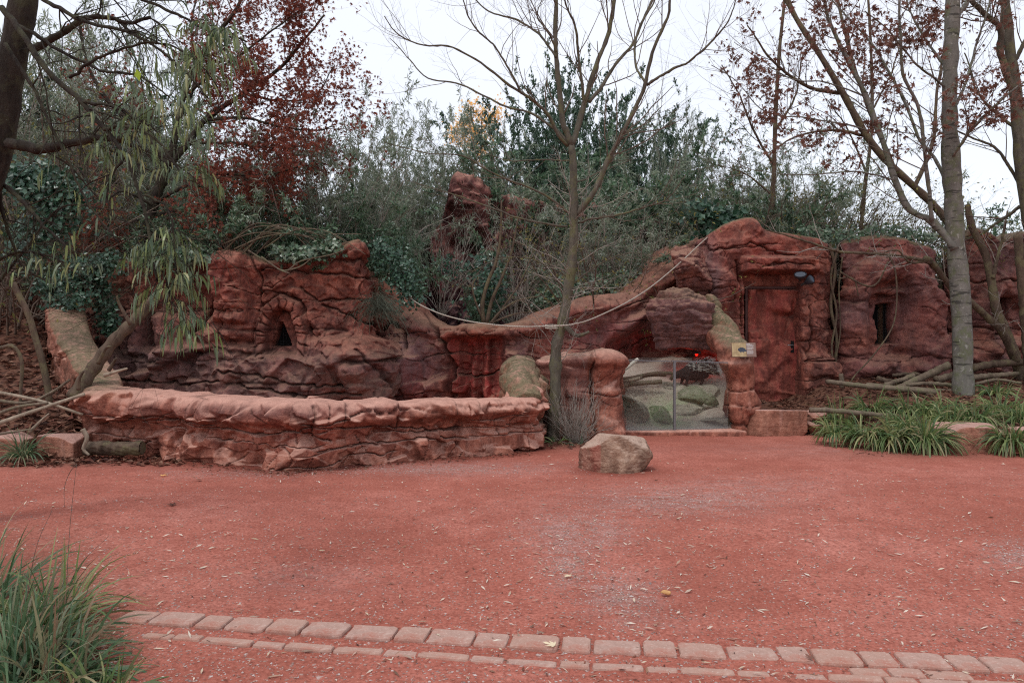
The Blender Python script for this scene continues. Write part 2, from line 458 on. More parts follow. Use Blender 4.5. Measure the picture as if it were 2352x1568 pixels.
M['grass_blue'] = leaf_material('near_grass_blades', [(.04, .09, .035), (.07, .13, .06), (.12, .19, .09), (.06, .11, .05), (.34, .29, .16), (.10, .17, .10), (.24, .15, .09), (.05, .09, .04)], .3, .5, .4)
M['bark'] = bark_material('grey_green_bark', (.055, .048, .036), (.145, .128, .098), (.13, .125, .06), 14)
M['bark_silver'] = bark_material('silver_bark', (.10, .095, .08), (.20, .185, .16), (.12, .13, .07), 9, .5, .008, ring=True)
M['bark_dark'] = bark_material('dark_bark', (.014, .011, .009), (.055, .044, .034), (.065, .062, .035), 12, .25, .04)
M['bark_brown'] = bark_material('dead_brown_bark', (.05, .034, .024), (.14, .098, .07), (.15, .13, .07), 12)
M['twig'] = bark_material('pale_twigs', (.20, .17, .14), (.42, .37, .32), None, 20)
M['twig_brown'] = bark_material('brown_twigs', (.085, .062, .048), (.20, .155, .12), None, 20)
M['wood_pale'] = bark_material('peeled_pale_wood', (.16, .125, .09), (.40, .32, .24), None, 10, .3, .006)
M['wood_grey'] = bark_material('weathered_log_wood', (.08, .058, .042), (.21, .16, .115), (.15, .14, .08), 12)
M['black'] = plain_material('cave_dark', (.012, .011, .011), .9, .1)
M['metal'] = plain_material('grey_steel', (.17, .17, .175), .45, .5, .6, .1)
M['rope'] = plain_material('pale_rope', (.42, .37, .31), .9, .1, 0, .3, 90)
# ================================================================== GROUND
def ground_material():
    m, nt, b = mat_base('red_sand', .93, .12); q = NB(nt)
    v = q.coord('Object'); n1 = q.noise(v, .55, 4, .6); n2 = q.noise(v, 3.0, 6, .62); n3 = q.noise(v, 45, 5, .65)
    c = q.ramp(n1, [(.3, (.335, .106, .073)), (.5, (.42, .140, .101)), (.7, (.495, .190, .145))])
    c = q.mix(q.ramp(n2, [(.36, .5), (.56, 0.)]), c, (.29, .080, .055))
    c = q.mix(q.ramp(n3, [(.38, .7), (.54, 0.)]), c, (.20, .058, .040)); c = q.mix(q.ramp(q.noise(v, 11, 6, .75), [(.36, .5), (.50, 0.)]), c, (.24, .070, .048))
    c = q.mix(q.ramp(n3, [(.60, 0.), (.72, .4)]), c, (.58, .33, .27))
    a = q.attr('mask'); sp = q.n('ShaderNodeSeparateColor'); q.L.new(a.outputs['Color'], sp.inputs[0])
    # grey grit washed together in patches
    g1 = q.math('MULTIPLY', sp.outputs[0], q.ramp(q.noise(q.coord('Object', (.6, 1.5, 1)), 7, 5, .75), [(.40, 0.), (.58, 1.)]))
    vo = q.vor(v, 60); gr = q.ramp(vo.outputs['Color'], [(.2, (.20, .14, .12)), (.5, (.36, .28, .26)), (.85, (.52, .45, .43))])
    c = q.mix(q.math('MULTIPLY', g1, .5), c, gr)
    # scattered tiny chips
    vo2 = q.vor(v, 34); chip = q.ramp(vo2.outputs['Distance'], [(.10, 1.), (.17, 0.)])
    sel = q.ramp(q.n('ShaderNodeSeparateColor').outputs[0] if False else vo2.outputs['Color'], [(.72, 0.), (.76, 1.)])
    c = q.mix(q.math('MULTIPLY', chip, sel), c, (.55, .42, .36))
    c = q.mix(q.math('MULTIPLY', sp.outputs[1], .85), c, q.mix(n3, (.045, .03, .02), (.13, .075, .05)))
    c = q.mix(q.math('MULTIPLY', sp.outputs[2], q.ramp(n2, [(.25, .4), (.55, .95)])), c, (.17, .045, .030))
    q.L.new(c, b.inputs['Base Color'])
    bp = q.bump(n2, .35, .02); bp = q.bump(q.noise(v, 70, 6, .7), .8, .008, bp); bp = q.bump(chip, .3, .004, bp)
    q.L.new(bp, b.inputs['Normal'])
    return m
M['sand'] = ground_material()

def axis(lo, hi, step, far):
    mid = np.arange(lo, hi, step); k = np.geomspace(step * 2, far, 22)
    return np.concatenate([lo - k[::-1], mid, hi + k])
gx = axis(-9, 9, .05, 150); gy = axis(2.2, 12.2, .04, 200)
GX, GY = np.meshgrid(gx, gy)
near = sstep(-12, -8, GX) * sstep(12, 8, GX)
GZ = .028 * fbm2(GX * .6, GY * .6, 3, 3) + .022 * fbm2(GX * 3, GY * 3, 5, 3) + .010 * fbm2(GX * 11, GY * 11, 6, 2)
GZ = GZ * near
def ground_z(x, y): return .028 * fbm2(x * .6, y * .6, 3, 3) + .022 * fbm2(x * 3, y * 3, 5, 3) + .010 * fbm2(x * 11, y * 11, 6, 2)
PXg = CX + FPX * GX / np.maximum(GY, .5); PYg = HZ + FPX * EYE / np.maximum(GY, .5)
grit = np.zeros_like(GX)
for (cx, cy, rx, ry, a) in [(1330, 1220, 130, 45, .9), (1560, 1150, 230, 35, .9), (1330, 1250, 90, 30, .9), (1430, 1370, 90, 50, .9), (1300, 1300, 50, 60, .7),
                            (1000, 1075, 260, 16, .9), (560, 1085, 200, 12, .5), (2330, 1275, 60, 30, .9), (1700, 1120, 200, 25, .6), (1250, 1230, 40, 80, .5),
                            (1900, 1030, 300, 14, .4), (700, 1330, 200, 40, .3), (1500, 1430, 100, 20, .5)]:
    grit = np.maximum(grit, gb(PXg, PYg, cx, cy, rx, ry, a))
grit = np.where(GY > .6, grit, 0)
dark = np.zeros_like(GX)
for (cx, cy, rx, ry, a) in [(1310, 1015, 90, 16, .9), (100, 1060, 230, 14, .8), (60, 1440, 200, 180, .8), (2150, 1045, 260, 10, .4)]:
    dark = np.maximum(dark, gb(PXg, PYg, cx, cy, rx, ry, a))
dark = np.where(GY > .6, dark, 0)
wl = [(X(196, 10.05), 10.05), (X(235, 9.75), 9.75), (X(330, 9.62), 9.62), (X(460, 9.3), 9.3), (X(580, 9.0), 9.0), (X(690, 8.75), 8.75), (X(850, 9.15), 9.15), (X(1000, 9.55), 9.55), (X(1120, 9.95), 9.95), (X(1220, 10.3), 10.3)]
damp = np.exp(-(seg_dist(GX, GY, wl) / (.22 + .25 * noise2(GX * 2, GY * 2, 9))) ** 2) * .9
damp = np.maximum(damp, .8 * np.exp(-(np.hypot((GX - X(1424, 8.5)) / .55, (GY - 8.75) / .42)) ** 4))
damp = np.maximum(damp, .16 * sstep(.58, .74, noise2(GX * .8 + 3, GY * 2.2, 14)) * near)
ny, nx = GX.shape
ii, jj = np.meshgrid(np.arange(ny - 1), np.arange(nx - 1), indexing='ij')
b0 = ii * nx + jj
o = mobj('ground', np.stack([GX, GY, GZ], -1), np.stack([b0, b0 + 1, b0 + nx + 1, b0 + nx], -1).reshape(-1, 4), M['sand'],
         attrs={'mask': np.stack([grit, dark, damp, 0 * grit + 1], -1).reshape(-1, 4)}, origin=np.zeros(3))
tag(o, kind='structure')

# ================================================================== WALL BUILDER
def wall_curve(pts, res=.02):
    """pts rows: x, y, top z, thickness"""
    pts = np.asarray(pts, float)
    L = np.linalg.norm(np.diff(pts[:, :2], axis=0), axis=1).sum()
    n = int(L / res) + 2
    c = catmull(pts, n * 2)
    s = np.concatenate([[0], np.cumsum(np.linalg.norm(np.diff(c[:, :2], axis=0), axis=1))])
    t = np.linspace(0, s[-1], n)
    c = np.stack([np.interp(t, s, c[:, k]) for k in range(c.shape[1])], -1)
    return t, c
def build_wall(name, pts, relief, extra=None, mask=None, mat=None, parent=None, res=.02, base=-.15, r=.12, batter=0.0, backrows=3, seed=1):
    S, c = wall_curve(pts, res)
    tg = np.gradient(c[:, :2], axis=0); tg = unit(tg)
    k = max(3, int(.12 / res)); ker = np.ones(k) / k
    tg = unit(np.stack([np.convolve(np.pad(tg[:, i], k, mode='edge'), ker, 'same')[k:-k] for i in (0, 1)], -1))
    N = np.stack([tg[:, 1], -tg[:, 0]], -1)
    H = c[:, 2]; T = c[:, 3]
    nf = int((H.max() - base) / res); na = max(5, int(r * 1.6 / res)); nt_ = max(4, int(T.max() * .8 / res))
    v = np.linspace(0, 1, nf, endpoint=False)
    rows_b, rows_z, rows_a, rows_n = [], [], [], []
    rr = np.minimum(r, T * .45)
    for x in v:
        rows_z.append(base + x * (H - rr - base)); rows_b.append(np.zeros_like(H)); rows_n.append(0.0)
    for a in np.linspace(0, math.pi / 2, na, endpoint=False):
        rows_z.append(H - rr + rr * math.sin(a)); rows_b.append(rr - rr * math.cos(a)); rows_n.append(a)
    for x in np.linspace(0, 1, nt_, endpoint=False):
        rows_z.append(H + 0 * T); rows_b.append(rr + x * (T - 2 * rr)); rows_n.append(math.pi / 2)
    for a in np.linspace(0, math.pi / 2, 4):
        rows_z.append(H - rr + rr * math.cos(a)); rows_b.append(T - rr + rr * math.sin(a)); rows_n.append(math.pi / 2 + a)
    for x in np.linspace(0, 1, backrows + 1)[1:]:
        rows_z.append((H - rr) * (1 - x) + base * x); rows_b.append(T + 0 * H); rows_n.append(math.pi)
    Z = np.stack(rows_z, 1); B = np.stack(rows_b, 1); A = np.array(rows_n)[None] + np.zeros_like(Z)
    B = B + batter * (Z - base)
    arc = np.zeros_like(Z); arc[:, 1:] = np.cumsum(np.hypot(np.diff(Z, axis=1), np.diff(B, axis=1)), axis=1)
    Xw = c[:, 0][:, None] - N[:, 0][:, None] * B; Yw = c[:, 1][:, None] - N[:, 1][:, None] * B
    Sg = S[:, None] + np.zeros_like(Z)
    arc_z = arc + base
    U = CX + FPX * Xw / Yw; Vv = HZ + (EYE - Z) * FPX / Yw
    cn, sn = np.cos(A), np.sin(A)
    CRK.clear(); D = relief(Sg, arc_z) * (1 - .45 * sn)
    if extra is not None: D = D + extra(U, Vv, Xw, Z, Sg) * (1 - .85 * sn)
    D = D * np.where(A > 2.6, 0, 1)
    Px = Xw + N[:, 0][:, None] * D * cn; Py = Yw + N[:, 1][:, None] * D * cn; Pz = Z + D * sn
    n, mm = Z.shape
    i, j = np.meshgrid(np.arange(n - 1), np.arange(mm - 1), indexing='ij'); b = i * mm + j
    F = [np.stack([b, b + mm, b + mm + 1, b + 1], -1).reshape(-1, 4)]
    V = np.stack([Px, Py, Pz], -1).reshape(-1, 3)
    # end caps: strips between mirrored rows
    def cap(row, flip):
        ids = row * mm + np.arange(mm); h = mm // 2
        a = ids[:h - 1]; a2 = ids[1:h]; bb = ids[::-1][:h - 1]; bb2 = ids[::-1][1:h]
        f = np.stack([a, a2, bb2, bb], -1)
        return f[:, ::-1] if flip else f
    F[0] = np.concatenate([F[0], cap(0, False), cap(n - 1, True)])
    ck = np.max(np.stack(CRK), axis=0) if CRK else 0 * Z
    mk = np.zeros((n, mm, 4)); mk[..., 3] = 1
    if mask is not None:
        for ch, val in mask(U, Vv, Xw, Z, Sg, A).items(): mk[..., 'RGBA'.index(ch)] = np.clip(val, 0, 1)
    org = np.array([c[:, 0].mean(), c[:, 1].mean(), 0.0]) if parent is None else np.zeros(3)
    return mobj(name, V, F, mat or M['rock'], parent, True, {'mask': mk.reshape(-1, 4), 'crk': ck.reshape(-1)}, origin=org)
def PW(lst, thick=.6):
    """rows (px, depth, py of the top[, thickness]) -> x, y, z, t"""
    return [(X(r[0], r[1]), r[1], Zp(r[2], r[1]), r[3] if len(r) > 3 else thick) for r in lst]

# ------------------------------------------------------------------ low front wall with its arms
def relief_low(s, z):
    return (.38 + .62 * sstep(3.3, 4.2, s)) * (.10 * fbm2(s * .9, z * 1.0, 21, 3) + .090 * facets(s * 1.7, z * 2.2, 22, 16, 2.1) + .055 * facets(s * 4.2, z * 5, 25, 13, 2.2)
            + strata(s, z, 23, 2.6, 1.0, .060, .026, .42, .008) + strata(s + 9, z, 27, 5.5, 2.0, .030, .012, .58, .007) + .022 * fbm2(s * 7, z * 8, 26, 5, .7))
def extra_low(U, V, Xw, Z, S):
    return extra_low_(U, V, Xw, Z, S) * np.where(arm_zone(U, Xw), .2, 1)
def arm_zone(U, Xw): return (Xw < -5.85) & (Yv(U, Xw) > 10.2)
def extra_low_(U, V, Xw, Z, S):
    e = .13 * sstep(.46, .58, Z) * (Z < 2) * (Xw < .6) - .05 * sstep(.50, .40, Z) * sstep(.25, .38, Z)
    e = e + crk(U, V, [(330, 950), (420, 965), (520, 985), (600, 1000), (690, 990), (760, 1012)], 3, .05, 5)
    e = e + crk(U, V, [(718, 940), (722, 975), (716, 990)], 2.5, .06, 6) + crk(U, V, [(912, 945), (914, 985)], 2.2, .05, 7)
    e = e + crk(U, V, [(700, 975), (800, 985), (900, 980), (1010, 990), (1075, 985)], 2.4, .05, 8)
    e = e + crk(U, V, [(730, 1035), (860, 1020), (960, 1008), (1080, 1005)], 2.2, .05, 9)
    return e
def mask_low(U, V, Xw, Z, S, A):
    moss = gb(U, V, 180, 780, 100, 130, .9, 4) * (.2 + .8 * (A > .3)) + gb(U, V, 250, 880, 70, 25, .6) + .95 * (Xw > -.1) * sstep(10.8, 11.2, Xw * 0 + Yv(U, Xw)) * 1.0
    pur = gb(U, V, 640, 940, 300, 22, .35, 4)
    return {'R': moss, 'G': pur, 'B': gb(U, V, 700, 1000, 200, 40, .15)}
def Yv(U, Xw): return FPX * Xw / np.where(np.abs(U - CX) < 1, 1, (U - CX))
low_pts = [(X(122, 12.9), 12.9, Zp(640, 12.9), .5), (X(128, 12.2), 12.2, Zp(705, 12.2), .5), (X(140, 11.6), 11.6, Zp(765, 11.6), .5),
           (X(168, 11.0), 11.0, Zp(815, 11.0), .5), (X(196, 10.5), 10.5, Zp(862, 10.5), .5), (X(196, 10.05), 10.05, .90, .5), (X(235, 9.75), 9.75, .86, .55),
           (X(330, 9.62), 9.62, .82, .55), (X(460, 9.3), 9.3, .80, .6), (X(580, 9.0), 9.0, .78, .6), (X(660, 8.78), 8.78, .80, .65), (X(720, 8.78), 8.78, .80, .7),
           (X(850, 9.15), 9.15, .75, .6), (X(1000, 9.55), 9.55, .72, .6), (X(1120, 9.95), 9.95, .70, .55), (X(1200, 10.2), 10.2, .70, .55),
           (X(1232, 10.45), 10.45, .72, .55), (X(1236, 10.9), 10.9, .84, .5), (X(1234, 11.4), 11.4, 1.0, .5), (X(1228, 12.2), 12.2, 1.12, .5)]
o = build_wall('low_rock_wall', low_pts, lambda s, z: 0 * s, lambda U, V, Xw, Z, S: relief_low(S, Z) + extra_low(U, V, Xw, Z, S), mask_low, M['rock_low'], res=.015, r=.13, batter=-.03)
tag(o, 'long low parapet of reddish artificial rock jutting out to a blunt corner, mossy arms at both ends', 'wall')

# ------------------------------------------------------------------ big left enclosure wall
def relief_big(seed):
    def f(s, z):
        am = .75 + .75 * sstep(1.7, 1.1, z)
        return (.22 * fbm2(s * .45, z * .4, seed, 3) + am * .13 * facets(s * 1.0, z * 1.1, seed + 1, 9, 1.7) + am * .070 * facets(s * 2.3, z * 2.6, seed + 2, 11, 1.9)
                + strata(s, z, seed + 3, 1.7, .6, .085, .030, .40, .011) + strata(s + 40, z, seed + 7, 3.7, 1.1, .045, .012, .56, .008)
                + .035 * facets(s * 5.5, z * 6.5, seed + 15, 12, 2.2) + .05 * (.12 - np.abs(fbm2(s * 2.6, z * 3.2, seed + 12, 4, .55))) * 2 + .026 * fbm2(s * 5, z * 6, seed + 6, 5, .7))
    return f
def extra_left(U, V, Xw, Z, S):
    Vn = V + 10 * (noise2(U / 40, V / 40, 3) - .5)
    ledge = sstep(1.46, 1.32, Z + .25 * fbm2(Xw * .8, Z * 0, 4, 2) - gb(U, V, 770, 800, 110, 400, .18)) * .36
    e = ledge * (.8 + .5 * fbm2(Xw * 1.3, Z * 1.5, 6, 3))
    e = e + gb(U, V, 800, 830, 80, 60, .16)                                        # bulging lump, right
    col = boxm(U + 6 * np.sin(V / 30), Vn, 494, 560, 570, 740, 9); e = e + .30 * col    # cushion column
    e = e + gb(U, V, 500, 770, 70, 40, .28) - gb(U, V, 540, 785, 40, 10, .22)
    e = e - .16 * boxm(U, Vn, 250, 600, 480, 720, 12)
    e = e + crk(U, V, [(490, 560), (489, 640), (486, 700), (470, 745), (440, 770)], 7, .22, 3)
    for pts in ([(572, 580), (600, 640), (596, 700)], [(600, 620), (640, 615), (700, 625), (780, 628), (860, 640)], [(690, 660), (730, 690), (790, 688), (860, 692)],
                [(360, 560), (420, 640), (470, 650)], [(260, 870), (330, 868), (430, 880), (520, 872)], [(520, 850), (600, 858), (690, 880), (800, 885)],
                [(560, 880), (700, 905), (820, 900)], [(810, 800), (840, 850), (850, 900)], [(735, 700), (860, 742)]):
        e = e + crk(U, V, pts, 3.0, .09, int(pts[0][0]))
    # arch stones round the second cave and its opening; first cave
    arch = np.exp(-(seg_dist(U, V, [(598, 808), (603, 760), (612, 715), (645, 690), (676, 706), (690, 750), (702, 806)]) / 17) ** 4)
    e = e - 0 * sstep(1.12, .88, np.hypot((U - 641 + (V - 765) * .05) / 20, (V - 772) / 34) * (1 + .10 * np.sin(3 * np.arctan2(V - 772, U - 641)))) * (V < 796)
    e = e + crk(U, V, [(590, 812), (592, 760), (605, 700), (645, 672), (690, 690), (706, 750), (712, 812)], 3.5, .10, 31)
    op1 = boxm(U - (V - 760) * .22 * (V > 700), V, 338, 716, 358, 794, 2.5)
    e = e + .22 * np.exp(-(seg_dist(U, V, [(315, 800), (322, 750), (330, 715)]) / 13) ** 4) + .24 * np.exp(-(seg_dist(U, V, [(372, 720), (388, 760), (400, 800)]) / 14) ** 4)
    e = e + gb(U, V, 830, 575, 45, 35, .12)
    e = e - .25 * sstep(855, 868, U) * sstep(720, 700, V)
    return e
def mask_left(U, V, Xw, Z, S, A):
    low = sstep(1.5, 1.1, Z)
    return {'R': gb(U, V, 230, 640, 40, 90, .5) + .55 * (A > .6) + .25 * low * noise2(U / 60, V / 30, 4), 'G': .38 * low + gb(U, V, 330, 790, 120, 60, .4) + .15 * noise2(U / 90, V / 50, 7),
            'B': gb(U, V, 850, 720, 40, 60, .35) + gb(U, V, 530, 620, 60, 90, .2), 'A': .5 + 0 * U}
left_pts = PW([(60, 14.6, 660), (120, 13.9, 650), (180, 13.5, 615), (215, 13.3, 600), (260, 13.1, 592), (360, 13.0, 590), (480, 13.0, 583), (560, 13.0, 582), (600, 13.0, 596), (680, 13.0, 592), (740, 13.0, 583),
               (785, 13.0, 560), (820, 13.05, 548), (848, 13.2, 556), (860, 13.6, 600), (866, 14.6, 640)], .7)
def final_left(D, U, V):
    ring = [(597, 808), (602, 762), (612, 718), (645, 690), (678, 708), (692, 750), (704, 806)]
    dr = seg_dist(U, V, ring); arch = np.exp(-(dr / 15) ** 6)
    inside = (V > 700) * boxm(U, V, 606, 705, 692, 812, 6) * (1 - arch)
    D = D * (1 - .75 * np.maximum(arch, inside))
    ang = np.arctan2(V - 770, (U - 650) * 1.3) * 3.1 + .5 * noise2(U / 12, V / 12, 5); jf = np.abs(ang - np.round(ang))
    D = D + .20 * arch * (.8 + .35 * (hsh(np.round(ang).astype(np.int64) * 0 + np.floor(ang).astype(np.int64), 0, 3) - .5)) - .10 * arch * np.exp(-(jf / .07) ** 2) - .16 * inside
    D = D - .07 * np.exp(-((dr - 18) / 2.6) ** 2)
    half = 3 + np.clip(V - 738, 0, 60) * .36
    op = sstep(1.5, -1.5, np.abs(U - 640 - (V - 765) * .06) - half) * sstep(737, 740, V) * sstep(796, 793, V)
    D = D * (1 - op) - .75 * op
    h1 = 3 + np.clip(V - 716, 0, 80) * .14
    op1 = sstep(1.5, -1.5, np.abs(U - 346 - (V - 760) * .12) - h1) * sstep(715, 718, V) * sstep(795, 792, V)
    return D * (1 - op1) - .75 * op1
left_wall = build_wall('enclosure_wall', left_pts, lambda s, z: 0 * s, lambda U, V, Xw, Z, S: final_left(relief_big(40)(S, Z) + extra_left(U, V, Xw, Z, S), U, V), mask_left, M['rock'], res=.016, r=.16, batter=.03)
tag(left_wall, 'tall dark red artificial rock wall with two cave openings behind the low front wall', 'wall')
# dark wire meshes standing in the two cave openings
def grille(name, px0, px1, py0, py1, d, parent, label=None, back=True):
    w = X(px1, d) - X(px0, d); h = Zp(py0, d) - Zp(py1, d); c = P((px0 + px1) / 2, py1, d)
    a = Acc(); nxg = max(3, int(w / .05)); nzg = max(3, int(h / .05))
    for k in range(nxg + 1):
        x = c[0] - w / 2 + w * k / nxg; v, f = tubes([[[x, d, c[2]], [x, d, c[2] + h]]], [[.003, .003]], 4); a.add(v, f)
    for k in range(nzg + 1):
        z = c[2] + h * k / nzg; v, f = tubes([[[c[0] - w / 2, d + .005, z], [c[0] + w / 2, d + .005, z]]], [[.003, .003]], 4); a.add(v, f)
    V, F, _ = a.out()
    lo = np.array(parent.location) if parent else np.zeros(3)
    g = mobj(name, V - lo, F, M['metal_dark'], parent, False, origin=np.zeros(3))
    if label: g['label'] = label
    if back:
        B = np.array([[c[0] - w * .7, d + .06, c[2] - .1], [c[0] + w * .7, d + .06, c[2] - .1], [c[0] + w * .7, d + .06, c[2] + h + .1], [c[0] - w * .7, d + .06, c[2] + h + .1]])
        B = np.vstack([B, B + [0, .02, 0]])
        mobj('shade_backing', B - lo, np.array([[0, 1, 2, 3], [5, 4, 7, 6], [0, 4, 5, 1], [3, 2, 6, 7], [1, 5, 6, 2], [0, 3, 7, 4]]), M['black'], parent, False, origin=np.zeros(3))  # black sheet added behind the mesh, stands in for the opening's inner shade
    return g
M['metal_dark'] = plain_material('dark_wire', (.05, .05, .05), .5, .4, .3, .1)
grille('cave_grille', 619, 664, 738, 796, 13.45, left_wall)
grille('cave_grille', 334, 364, 716, 796, 13.45, left_wall)

# ------------------------------------------------------------------ middle wall (gully, red washed face, saddle top)
def extra_mid(U, V, Xw, Z, S):
    e = .22 * sstep(30, 5, np.abs(V - np.interp(U, [930, 1030, 1100, 1160, 1230, 1350, 1440, 1530], [735, 765, 757, 760, 748, 700, 694, 630]))) * (U > 930)
    e = e + gb(U, V, 925, 850, 40, 70, .5, 4) + gb(U, V, 975, 860, 30, 80, .2, 4)
    e = e - .35 * boxm(U, V, 1030, 775, 1155, 960, 8) + .08 * np.sin(U / 6.5) * boxm(U, V, 1030, 775, 1150, 960, 8)
    e = e + gb(U, V, 1400, 730, 70, 45, .35, 3) + .25 * np.exp(-(seg_dist(U, V, [(1560, 600), (1500, 690), (1440, 740), (1380, 790)]) / 16) ** 2)
    e = e - gb(U, V, 1500, 800, 90, 30, .3)
    e = e + crk(U, V, [(980, 720), (1020, 790), (1030, 860), (1028, 920)], 5, .2, 2) + crk(U, V, [(885, 760), (900, 740), (930, 760), (950, 800)], 4, .15, 3)
    e = e + crk(U, V, [(1040, 860), (1100, 868), (1160, 850)], 2.5, .08, 6)
    return e
def mask_mid(U, V, Xw, Z, S, A):
    return {'B': .85 * boxm(U, V, 1030, 775, 1155, 940, 10) + gb(U, V, 1290, 790, 60, 60, .5) + gb(U, V, 1470, 780, 100, 50, .7) + gb(U, V, 970, 880, 20, 80, .4),
            'G': gb(U, V, 950, 830, 70, 90, .8, 3) + gb(U, V, 1380, 770, 110, 50, .6) + gb(U, V, 1480, 730, 100, 60, .35) + gb(U, V, 1190, 820, 30, 60, .5),
            'R': gb(U, V, 1100, 745, 150, 14, .45) * (A > .2), 'A': .8 + 0 * U}
mid_pts = PW([(820, 14.6, 620), (870, 14.3, 640), (905, 14.2, 670), (935, 14.1, 700), (975, 14.0, 733), (1020, 13.9, 752), (1098, 13.7, 741), (1160, 13.7, 747), (1230, 13.8, 730),
              (1300, 14.0, 700), (1360, 14.1, 680), (1440, 14.2, 674), (1475, 14.3, 648), (1510, 14.4, 615), (1560, 14.6, 580), (1610, 14.9, 550), (1700, 15.3, 530), (1800, 15.5, 530)], 1.0)
o = build_wall('saddle_wall', mid_pts, lambda s, z: 0 * s, lambda U, V, Xw, Z, S: relief_big(60)(S, Z) * .8 + extra_mid(U, V, Xw, Z, S), mask_mid, M['rock'], res=.018, r=.18)
tag(o, 'sagging middle rock wall with crimson painted streaks below the slack rope', 'wall')

# ------------------------------------------------------------------ high cliff behind
def extra_cliff(U, V, Xw, Z, S):
    e = .35 * facets(Xw * .9, Z * .45, 77, 8, 1.5) + crk(U, V, [(1053, 600), (1052, 700), (1054, 760)], 3, .12, 4) + crk(U, V, [(1128, 420), (1130, 560)], 5, .3, 5)
    return e + .3 * boxm(U, V, 1040, 400, 1125, 560, 8)
def mask_cliff(U, V, Xw, Z, S, A):
    return {'G': .5 * sstep(560, 640, V) * (U < 1250) + .1, 'R': gb(U, V, 1500, 700, 200, 80, .3), 'B': gb(U, V, 1000, 660, 60, 30, .4), 'A': 1 + 0 * U}
cl_pts = PW([(930, 18.6, 640), (965, 18.0, 560), (1005, 17.8, 500), (1036, 17.7, 412), (1070, 17.7, 408), (1110, 17.7, 418), (1135, 17.8, 432), (1200, 17.9, 455), (1300, 18.0, 462), (1390, 18.0, 470),
             (1450, 18.0, 485), (1520, 17.9, 500), (1600, 17.8, 505), (1700, 18.2, 520), (1800, 19.0, 560)], 1.4)
o = build_wall('cliff', cl_pts, relief_big(80), extra_cliff, mask_cliff, M['rock_back'], res=.028, r=.2, batter=.04)
tag(o, 'tall craggy cliff of red artificial rock rising behind the bare tree', 'cliff')

# ------------------------------------------------------------------ rock house with the door
DH = 13.6
def rect_in(U, V, x0, y0, x1, y1, a, w=2.0): return -a * boxm(U, V, x0, y0, x1, y1, w)
def extra_house(U, V, Xw, Z, S):
    fr = boxm(U, V, 1706, 630, 1868, 935, 14)
    e = 0 * U
    e = e + gb(U, V, 1880, 870, 60, 60, .28, 4) + gb(U, V, 1690, 560, 60, 30, .10) + gb(U, V, 1660, 640, 26, 70, .22, 3)
    e = e + .32 * boxm(U, V, 1700, 592, 1872, 627, 6)
    e = e + crk(U, V, [(1640, 575), (1720, 560), (1800, 585), (1880, 600)], 2.4, .07, 4) + crk(U, V, [(1690, 600), (1700, 650), (1705, 750)], 3.2, .10, 5)
    e = e + crk(U, V, [(1735, 612), (1790, 608), (1860, 612)], 2.2, .07, 6) + crk(U, V, [(1845, 830), (1905, 826)], 2.4, .08, 7) + crk(U, V, [(1858, 700), (1862, 780), (1850, 830)], 2.2, .05, 8)
    e = np.where((U > 1600), e, e * .3)
    return e
def final_house(D, U, V):
    # flat recess for the doorway
    m = boxm(U, V, 1712, 640, 1838, 945, 2.2)
    so = boxm(U, V, 1709, 628, 1866, 652, 3)
    D = D * (1 - m) + m * -.34
    return D * (1 - so) + so * -.22
def mask_house(U, V, Xw, Z, S, A):
    return {'B': gb(U, V, 1740, 580, 120, 50, .3) + gb(U, V, 1700, 680, 60, 60, .3), 'G': gb(U, V, 1625, 650, 30, 120, .7, 3) + .15 * noise2(U / 50, V / 40, 5), 'R': .75 * (A > .9), 'A': .4 + 0 * U}
_rel = relief_big(100)
class _Fin:
    pass
def build_house(name, pts, seed, extra, final, mask, **k):
    rel = relief_big(seed)
    return build_wall(name, pts, lambda s, z: 0 * s, lambda U, V, Xw, Z, S: final(rel(S, Z) * .62 + extra(U, V, Xw, Z, S), U, V), mask, **k)
house_pts = PW([(1560, 16.0, 560), (1585, 15.0, 560), (1592, 14.3, 553), (1608, 13.85, 538), (1640, 13.65, 524), (1680, DH, 506), (1715, DH, 497), (1740, DH, 499), (1758, DH, 524), (1800, DH, 532),
                (1850, DH, 538), (1885, DH, 545), (1902, 13.75, 552), (1908, 14.2, 556), (1910, 15.0, 560)], .8)
house = build_house('rock_house', house_pts, 100, extra_house, final_house, mask_house, mat=M['rock'], res=.016, r=.14, batter=.015)
tag(house, 'rust red artificial rock hut with a rock textured service door', 'building')
hl = np.array(house.location)
